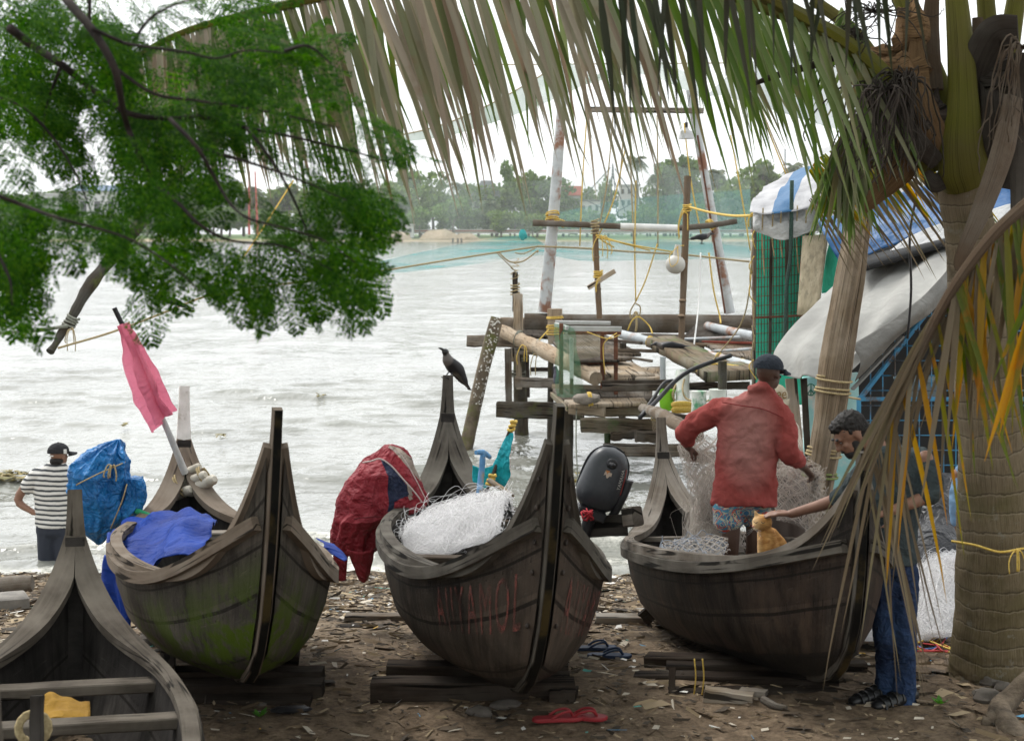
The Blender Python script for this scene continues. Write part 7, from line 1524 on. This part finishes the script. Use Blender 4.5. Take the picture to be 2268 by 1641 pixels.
mound('net_pile','beige net heaped behind the man in the red shirt, in the right canoe',[[(1510,1240,11.8),(1560,1200,12),(1620,1190,12)],[(1530,1130,11.6),(1565,1050,11.7),(1615,1010,11.7)],[(1525,1190,11.45),(1560,1130,11.4),(1610,1090,11.35)],[(1520,1225,11.3),(1565,1222,11.25),(1650,1222,11.25)]],mottled('beige_nylon_net',(.28,.25,.22),(.5,.46,.41),9.,.95,.4,.008),STB,200,2,.04,.08,.0013)
mound('net_pile','tangled net with blue and white cords on the floor of the right canoe',[[(1455,1236,10.8),(1530,1230,10.8),(1600,1225,10.8)],[(1462,1212,10.7),(1530,1205,10.7),(1600,1205,10.7)],[(1465,1240,10.4),(1530,1238,10.4),(1600,1238,10.4)]],mottled('grey_net',(.2,.2,.2),(.38,.37,.36),16.,.95,.9,.02),plain('blue_white_cord',(.3,.33,.38),.8),160,3,.02,.03,.003)
mound('net_pile','net hanging from the right hand of the man in the red shirt',[[(1716,1030,11.3),(1750,1020,11.3),(1795,1040,11.2),(1812,1045,11.2)],[(1715,1080,11.4),(1755,1075,11.35),(1805,1090,11.2),(1818,1100,11.2)],[(1716,1150,11.3),(1760,1160,11.2),(1800,1180,11.1),(1830,1150,11.)]],netmat('beige_hanging_net',(.5,.45,.41),.35,streak=(9,9,1.2)),STB,130,4,.07,.06,.0012)
mound('net_pile','net hanging from the left hand of the man in the red shirt',[[(1500,985,11.5),(1530,975,11.5),(1590,985,11.4)],[(1515,1060,11.4),(1550,1060,11.4),(1590,1070,11.3)],[(1540,1150,11.3),(1560,1160,11.3),(1590,1160,11.2)]],netmat('beige_hanging_net2',(.5,.45,.41),.35,streak=(9,9,1.2)),STB,110,5,.07,.06,.0012)
mound('net_pile','white net piled on the sand between the man in jeans and the palm',[[(1995,1310,12.),(2060,1240,12.2),(2140,1230,12.2)],[(2000,1320,11.6),(2060,1270,11.6),(2140,1258,11.7)],[(1990,1370,11.2),(2060,1340,11.1),(2140,1330,11.2)],[(1985,1420,10.9),(2060,1415,10.7),(2140,1405,10.9)]],NETW,STW,500,6,.03,.03)
mound('net_pile','grey net lying on the sand left of the man in jeans',[[(1885,1340,11.4),(1930,1310,11.5),(1985,1320,11.4)],[(1885,1385,11),(1930,1360,11),(1985,1370,11)],[(1880,1425,10.7),(1930,1420,10.6),(1990,1420,10.7)]],NETW,STW,160,7,.04,.03)
o=sheet([[(2010,1080,13),(2060,1050,13),(2130,1055,13)],[(2015,1170,12.6),(2065,1140,12.5),(2130,1150,12.5)],[(2005,1270,12.3),(2065,1260,12.1),(2135,1265,12.2)],[(2000,1330,12.),(2065,1330,11.9),(2140,1330,12)]],30,24,.08,3.,4).build('black_sheet',cloth('black_plastic_sheet',(.03,.03,.034),(.016,.016,.018),5.,.35,bmp=.9,fold=9.,spec=.5),sharp=False); solid(o,.004); tag(o,'crumpled black plastic sheet over a heap behind the man in jeans','sheet')
T=thing('tangled_cord','red, blue and yellow cords tangled on the sand by the palm foot','cord')
for c,mm in ((( .45,.03,.03),0),((.06,.16,.4),1),((.6,.42,.06),2)):
    rd=random.Random(mm); q=[]
    for k in range(9): q.append(PG(rd.uniform(1990,2120),rd.uniform(1395,1450),.02+rd.uniform(0,.05)))
    mb=MB(); mb.tube(cat(q,5),.006,5); mb.build('cord_length',plain('cord_%d'%mm,c,.7),T,sharp=False)
o=sheet([[(80,1548,7.75),(110,1526,7.75),(140,1538,7.75),(196,1556,7.7)],[(76,1572,7.6),(115,1556,7.6),(150,1564,7.6),(200,1568,7.6)],[(76,1600,7.45),(120,1590,7.45),(160,1588,7.45),(200,1592,7.45)]],14,18,.04,5.).build('yellow_cloth',cloth('ochre_cloth',(.3,.165,.018),(.2,.105,.012),5.,.85,fold=10.),sharp=False); solid(o,.006); tag(o,'ochre yellow cloth lying on the floor of the foreground canoe','cloth')
mb=MB()
for k in range(4): mb.tube(coilpts(P(75,1612,6.5),(.1,-1,.3),(36-k*3)*pxm(6.5),1.2,.01),.009,5)
tag(mb.build('rope_ring',ROPE_T,sharp=False),'ring of old rope hanging in the foreground canoe','rope')
mb=MB(); mb.plank(P(83,1540,6.45),P(80,1680,6.4),.045,.05); tag(mb.build('wooden_peg',W_boatdark),'dark wooden peg before the rope ring in the foreground canoe','peg')
# ================================================================ cradles and things on the ground
def timber(a,b_,w_,h_,m,label,grp=None,name='cradle_beam',jit=.05):
    mb=MB(); s=pxm((a[2]+b_[2])/2); mb.plank(P(*a),P(*b_),w_*s,h_*s,(0,0,1),jit=jit,cham=.08); o=mb.build(name,m); return tag(o,label,'timber',grp)
W_cr=wood('cradle_timber',(.014,.01,.008),(.05,.036,.026),(.06,.05,.04))
timber((322,1528,9.15),(716,1524,9.15),70,36,W_cr,'lowest long beam of the cradle under the mossy canoe'); timber((330,1556,9.0),(690,1552,9.0),60,24,W_cr,'dark beam pressed in the mud below the mossy canoe cradle')
timber((372,1476,9.5),(372,1506,9.2),34,60,W_cr,'upright block at the left end of the mossy canoe cradle'); timber((372,1494,9.35),(716,1492,9.35),60,26,W_cr,'upper beam of the cradle right under the mossy canoe keel'); timber((560,1468,9.6),(662,1468,9.6),60,50,W_cr,'thick block wedged under the right side of the mossy canoe')
timber((858,1481,9.5),(1258,1484,9.5),60,30,W_cr,'upper cradle beam under the middle canoe'); timber((822,1532,9.1),(1272,1532,9.1),70,58,W_cr,'broad lower cradle beam under the middle canoe'); timber((1216,1512,9.3),(1262,1510,9.3),70,36,W_cr,'short block at the right of the middle canoe cradle'); timber((1216,1548,9.0),(1276,1546,9.0),60,46,W_cr,'lower right block of the middle canoe cradle'); timber((1175,1470,9.55),(1252,1466,9.55),50,40,W_cr,'wedge under the right bilge of the middle canoe')
timber((765,1371,12.3),(905,1370,12.3),40,22,W_old,'grey plank at the left behind the middle canoe'); timber((752,1398,12.),(802,1396,12.),44,28,W_cr,'square block carrying the grey plank left of the middle canoe'); timber((1320,1368,12.2),(1430,1370,12.2),50,14,W_old,'flat plank on the sand behind the right canoe'); timber((1425,1350,12.0),(1445,1372,12.0),40,30,W_cr,'block on the flat plank behind the right canoe')
timber((1432,1462,9.9),(1700,1466,9.7),60,28,W_cr,'upper cradle beam under the right canoe'); timber((1476,1484,9.6),(1850,1484,9.5),50,34,W_cr,'middle cradle beam under the right canoe'); timber((1406,1512,9.5),(1858,1518,9.3),60,46,W_cr,'lower cradle beam under the right canoe'); timber((1480,1540,9.2),(1850,1536,9.2),60,30,W_cr,'bottom beam of the right canoe cradle'); timber((1850,1477,9.7),(1917,1476,9.7),40,24,W_cr,'beam end sticking out right of the right canoe cradle')
timber((1489,1482,9.25),(1488,1536,9.15),15,15,W_cr,'short stake before the right canoe cradle',name='wooden_stake'); timber((1559,1536,9.0),(1668,1552,8.95),34,34,W_pale,'pale squared block lying before the right canoe',name='wood_block'); timber((1640,1530,9.05),(1698,1536,9.0),30,14,W_old,'thin grey offcut behind the pale squared block',name='wood_offcut')
for (x,Y) in ((1538,9.1),(1556,9.1)): 
    mb=MB(); mb.tube(cat([P(x,1458,Y),P(x+3,1500,Y-.02),P(x-2,1545,Y)],4),.004,4); tag(mb.build('loose_string',ROPE_Y,sharp=False),'thin yellow cord hanging down the right canoe cradle','cord','yellow cords on the right cradle')
mb=MB(); q=[P(1690,1572,8.95),P(1715,1590,8.85),P(1742,1604,8.8)]; [setattr(p,'z',gz(p.x,p.y)+.02) for p in q]; mb.tube(cat(q,4),[.022,.015],8,jit=.15); tag(mb.build('fallen_stick',W_old),'short grey stick right of the pale squared block','stick')
mb=MB(); mb.tube(cat([P(-60,1300,14.6),P(20,1294,14.6),P(72,1290,14.6)],5),[.075,.07],12,jit=.06); tag(mb.build('driftwood_log',W_old),'brown driftwood log at the left edge near the water','log')
mb=MB(); mb.box(P(20,1345,13.2),(.28,.3,.2),Quaternion((0,0,1),.4)); tag(mb.build('stone_block',mottled('grey_block',(.14,.13,.12),(.26,.24,.21),8.,.95,.5,.02)),'grey stone block at the left edge below the driftwood log','stone')
T=thing('fallen_branch','thick forked branch lying at the lower right corner','branch')
BRK=mottled('branch_bark',(.05,.038,.026),(.17,.13,.09),12.,.9,.9,.03)
logp(T,'branch_limb',[(2300,1480,8.9),(2240,1545,8.8),(2215,1580,8.7),(2250,1640,8.45),(2290,1700,8.2)],[20,24,28,34,34],BRK,lump=.02); logp(T,'branch_stub',[(2225,1580,8.7),(2190,1600,8.6),(2170,1596,8.6)],[24,20,15],BRK,lump=.02)
STN=mottled('dark_stone',(.07,.06,.05),(.16,.14,.12),9.,.95,.5,.02)
for x,y,r_,lab in ((2196,1522,(30,24,20),'round dark stone at the foot of the palm'),(2222,1532,(24,20,16),'smaller stone leaning on the round one by the palm'),(2188,1558,(40,26,22),'angular stone block before the palm foot'),(2170,1545,(20,16,12),'small flat stone left of the angular block'),(1905,1478,(18,14,10),'small stone right of the right cradle'),(1862,1512,(26,20,14),'pale stone beside the right cradle end'),(318,1428,(30,24,20),'brown stone under the hanging blue sheet'),(350,1452,(24,18,12),'dark stone left of the mossy canoe cradle'),(580,1560,(18,14,8),'grey pebble before the mossy canoe cradle'),(1060,1582,(34,24,16),'grey stone below the middle canoe stem'),(1120,1570,(40,24,12),'flat stone under the middle canoe stem'),(1850,1455,(14,10,8),'small stone behind the right cradle')):
    p=PG(x,y); s=pxm(p.y); mb=MB(); mb.ell(p+V3(0,0,r_[2]*s*.4),tuple(q*s*.9 for q in r_),n=14,amp=.35,freq=1.6,seed=x); tag(mb.build('stone',STN if x!=1862 else BRK),lab,'stone')
def slipper(x,y,ang,col,label,grp):
    p=PG(x,y,.012); T=thing('flip_flop',label,'flip flop',p,grp,ang); m=plain('rubber_'+grp[:4],col,.6)
    mb=MB(); out=[(.13,.0),(.115,.035),(.06,.048),(0,.038),(-.06,.036),(-.11,.036),(-.135,.015),(-.14,-.01),(-.12,-.034),(-.06,-.034),(0,-.036),(.06,-.046),(.11,-.036)]; o2=cat([V3(a,b_,0) for a,b_ in out],3,True)
    mb.loft([[V3(q.x*k,q.y*k,z) for q in o2] for k,z in ((.96,0),(1,.004),(1,.016),(.97,.02))]); mb.build('sole',m,T)
    for sy in(-1,1): mb=MB(); mb.tube(cat([(.075,0,.02),(.05,sy*.022,.05),(.0,sy*.037,.045),(-.045,sy*.036,.02)],5),[.007,.007],6); mb.build('strap',m,T)
slipper(1238,1596,R(10),(.3,.02,.025),'left flip flop of the red pair below the middle canoe','red flip flops'); slipper(1290,1592,R(-8),(.3,.02,.025),'right flip flop of the red pair below the middle canoe','red flip flops')
slipper(1320,1444,R(4),(.02,.04,.09),'rear flip flop of the dark blue pair between the canoes','blue flip flops'); slipper(1352,1461,R(-6),(.02,.04,.09),'front flip flop of the dark blue pair between the canoes','blue flip flops')
mb=MB(); p=PG(645,1568,.02); mb.ell(p,(.11,.05,.018),Quaternion((0,0,1),.2),n=16,amp=.2); tag(mb.build('old_shoe_sole',BLACK),'black worn shoe sole on the mud before the mossy canoe','shoe sole')
# litter
LIT=M_('litter'); m,nt,b=LIT; ge=N(nt,'ShaderNodeNewGeometry'); setc(nt,b,ramp(nt,ge.outputs['Random Per Island'],[(0,(.04,.028,.016)),(.24,(.09,.062,.036)),(.46,(.19,.135,.08)),(.64,(.33,.25,.15)),(.76,(.06,.043,.027)),(.91,(.5,.44,.35)),(.97,(.66,.64,.6)),(.988,(.08,.25,.4)),(.991,(.5,.3,.03)),(.994,(.1,.35,.3)),(.997,(.4,.05,.05))],'CONSTANT')); b.inputs['Roughness'].default_value=.9
r=np.random.default_rng(4); V=[];Fq=[]
for k in range(34000):
    y=8.2+8.4*r.random()**.85 if k%3 else r.uniform(12.2,16.6); x=r.uniform(-.36,.36)*y; 
    if y<12 and r.random()<.3: continue
    z=gz(x,y)+r.uniform(.002,.02); a=r.uniform(0,6.28); kind=r.random()
    ln=r.uniform(.006,.03)*(1.15 if y<12 else 1.35)*(1 if r.random()<.93 else 2.)*(1 if kind<.66 else 2.6); w_=ln*r.uniform(.3,.8) if kind<.7 else r.uniform(.003,.008); c_,s_=math.cos(a),math.sin(a); o=len(V); t1,t2=r.uniform(-.4,.4,2); q=r.uniform(.5,1,4)
    for (i,j),qq in zip(((-1,-.6),(1,-.8),(.9,.8),(-.8,1)),q): V.append((x+c_*ln*i*qq-s_*w_*j*qq,y+s_*ln*i*qq+c_*w_*j*qq,z+ln*.35*(t1*i+t2*j)))
    Fq.append((o,o+1,o+2,o+3))
tag(npmesh('beach_litter',np.array(V),np.array(Fq),m),kind='stuff')
# sprouts and floating weed
WEED=leafmat('water_weed',[(0,(.1,.11,.03)),(.5,(.25,.2,.07)),(1,(.35,.28,.12))],.1,.6)
for (x0,x1,y,n,lab) in ((-20,120,1070,260,'mat of yellowish water weed floating at the left edge'),(480,500,981,14,'small floating weed clump in the open water by the pink flag'),(270,285,952,10,'tiny floating weed clump left of the pink flag'),(700,720,886,12,'tiny floating weed clump right of the white stern tip'),(1270,1330,1075,60,'weed floating beside the jetty pile, left of the bare outboard')):
    V=[];Fq=[]
    for k in range(n):
        px=random.uniform(x0,x1) if n<200 else x0+(x1-x0)*random.random()**1.6; Yw=3800*3.38/(y-515+random.uniform(-9,9)*(1 if n>50 else .3)); p=P(px,y,Yw); p.z=ZW+.05+random.uniform(0,.05); a=random.uniform(0,6.28); ln=random.uniform(.03,.1); o=len(V)
        for i,j in ((-1,0),(0,-.5),(1,0),(0,.5)): V.append((p.x+ln*(math.cos(a)*i-math.sin(a)*j),p.y+ln*(math.sin(a)*i+math.cos(a)*j),p.z+random.uniform(-.01,.03)))
        Fq.append((o,o+1,o+2,o+3))
    tag(npmesh('floating_weed',np.array(V),np.array(Fq),WEED),lab,'water weed')
SPR=leafmat('sprout_leaf',[(0,(.05,.16,.02)),(1,(.1,.28,.04))],.4,.5)
for x,y,lab in ((435,1530,'green sprout before the mossy canoe cradle at left'),(575,1585,'green sprout on the mud before the mossy canoe'),(2082,1570,'yellow green sprout right of the man in jeans')):
    p=PG(x,y); V=[];Fq=[]
    for k in range(9):
        a=random.uniform(0,6.28); l=random.uniform(.03,.06); d=V3(math.cos(a),math.sin(a),.7)*l; sd=V3(-math.sin(a),math.cos(a),0)*l*.3; o=len(V); V+= [tuple(p),tuple(p+d*.5+sd),tuple(p+d),tuple(p+d*.5-sd)]; Fq.append((o,o+1,o+2,o+3))
    tag(npmesh('sprout',np.array(V),np.array(Fq),SPR),lab,'plant')
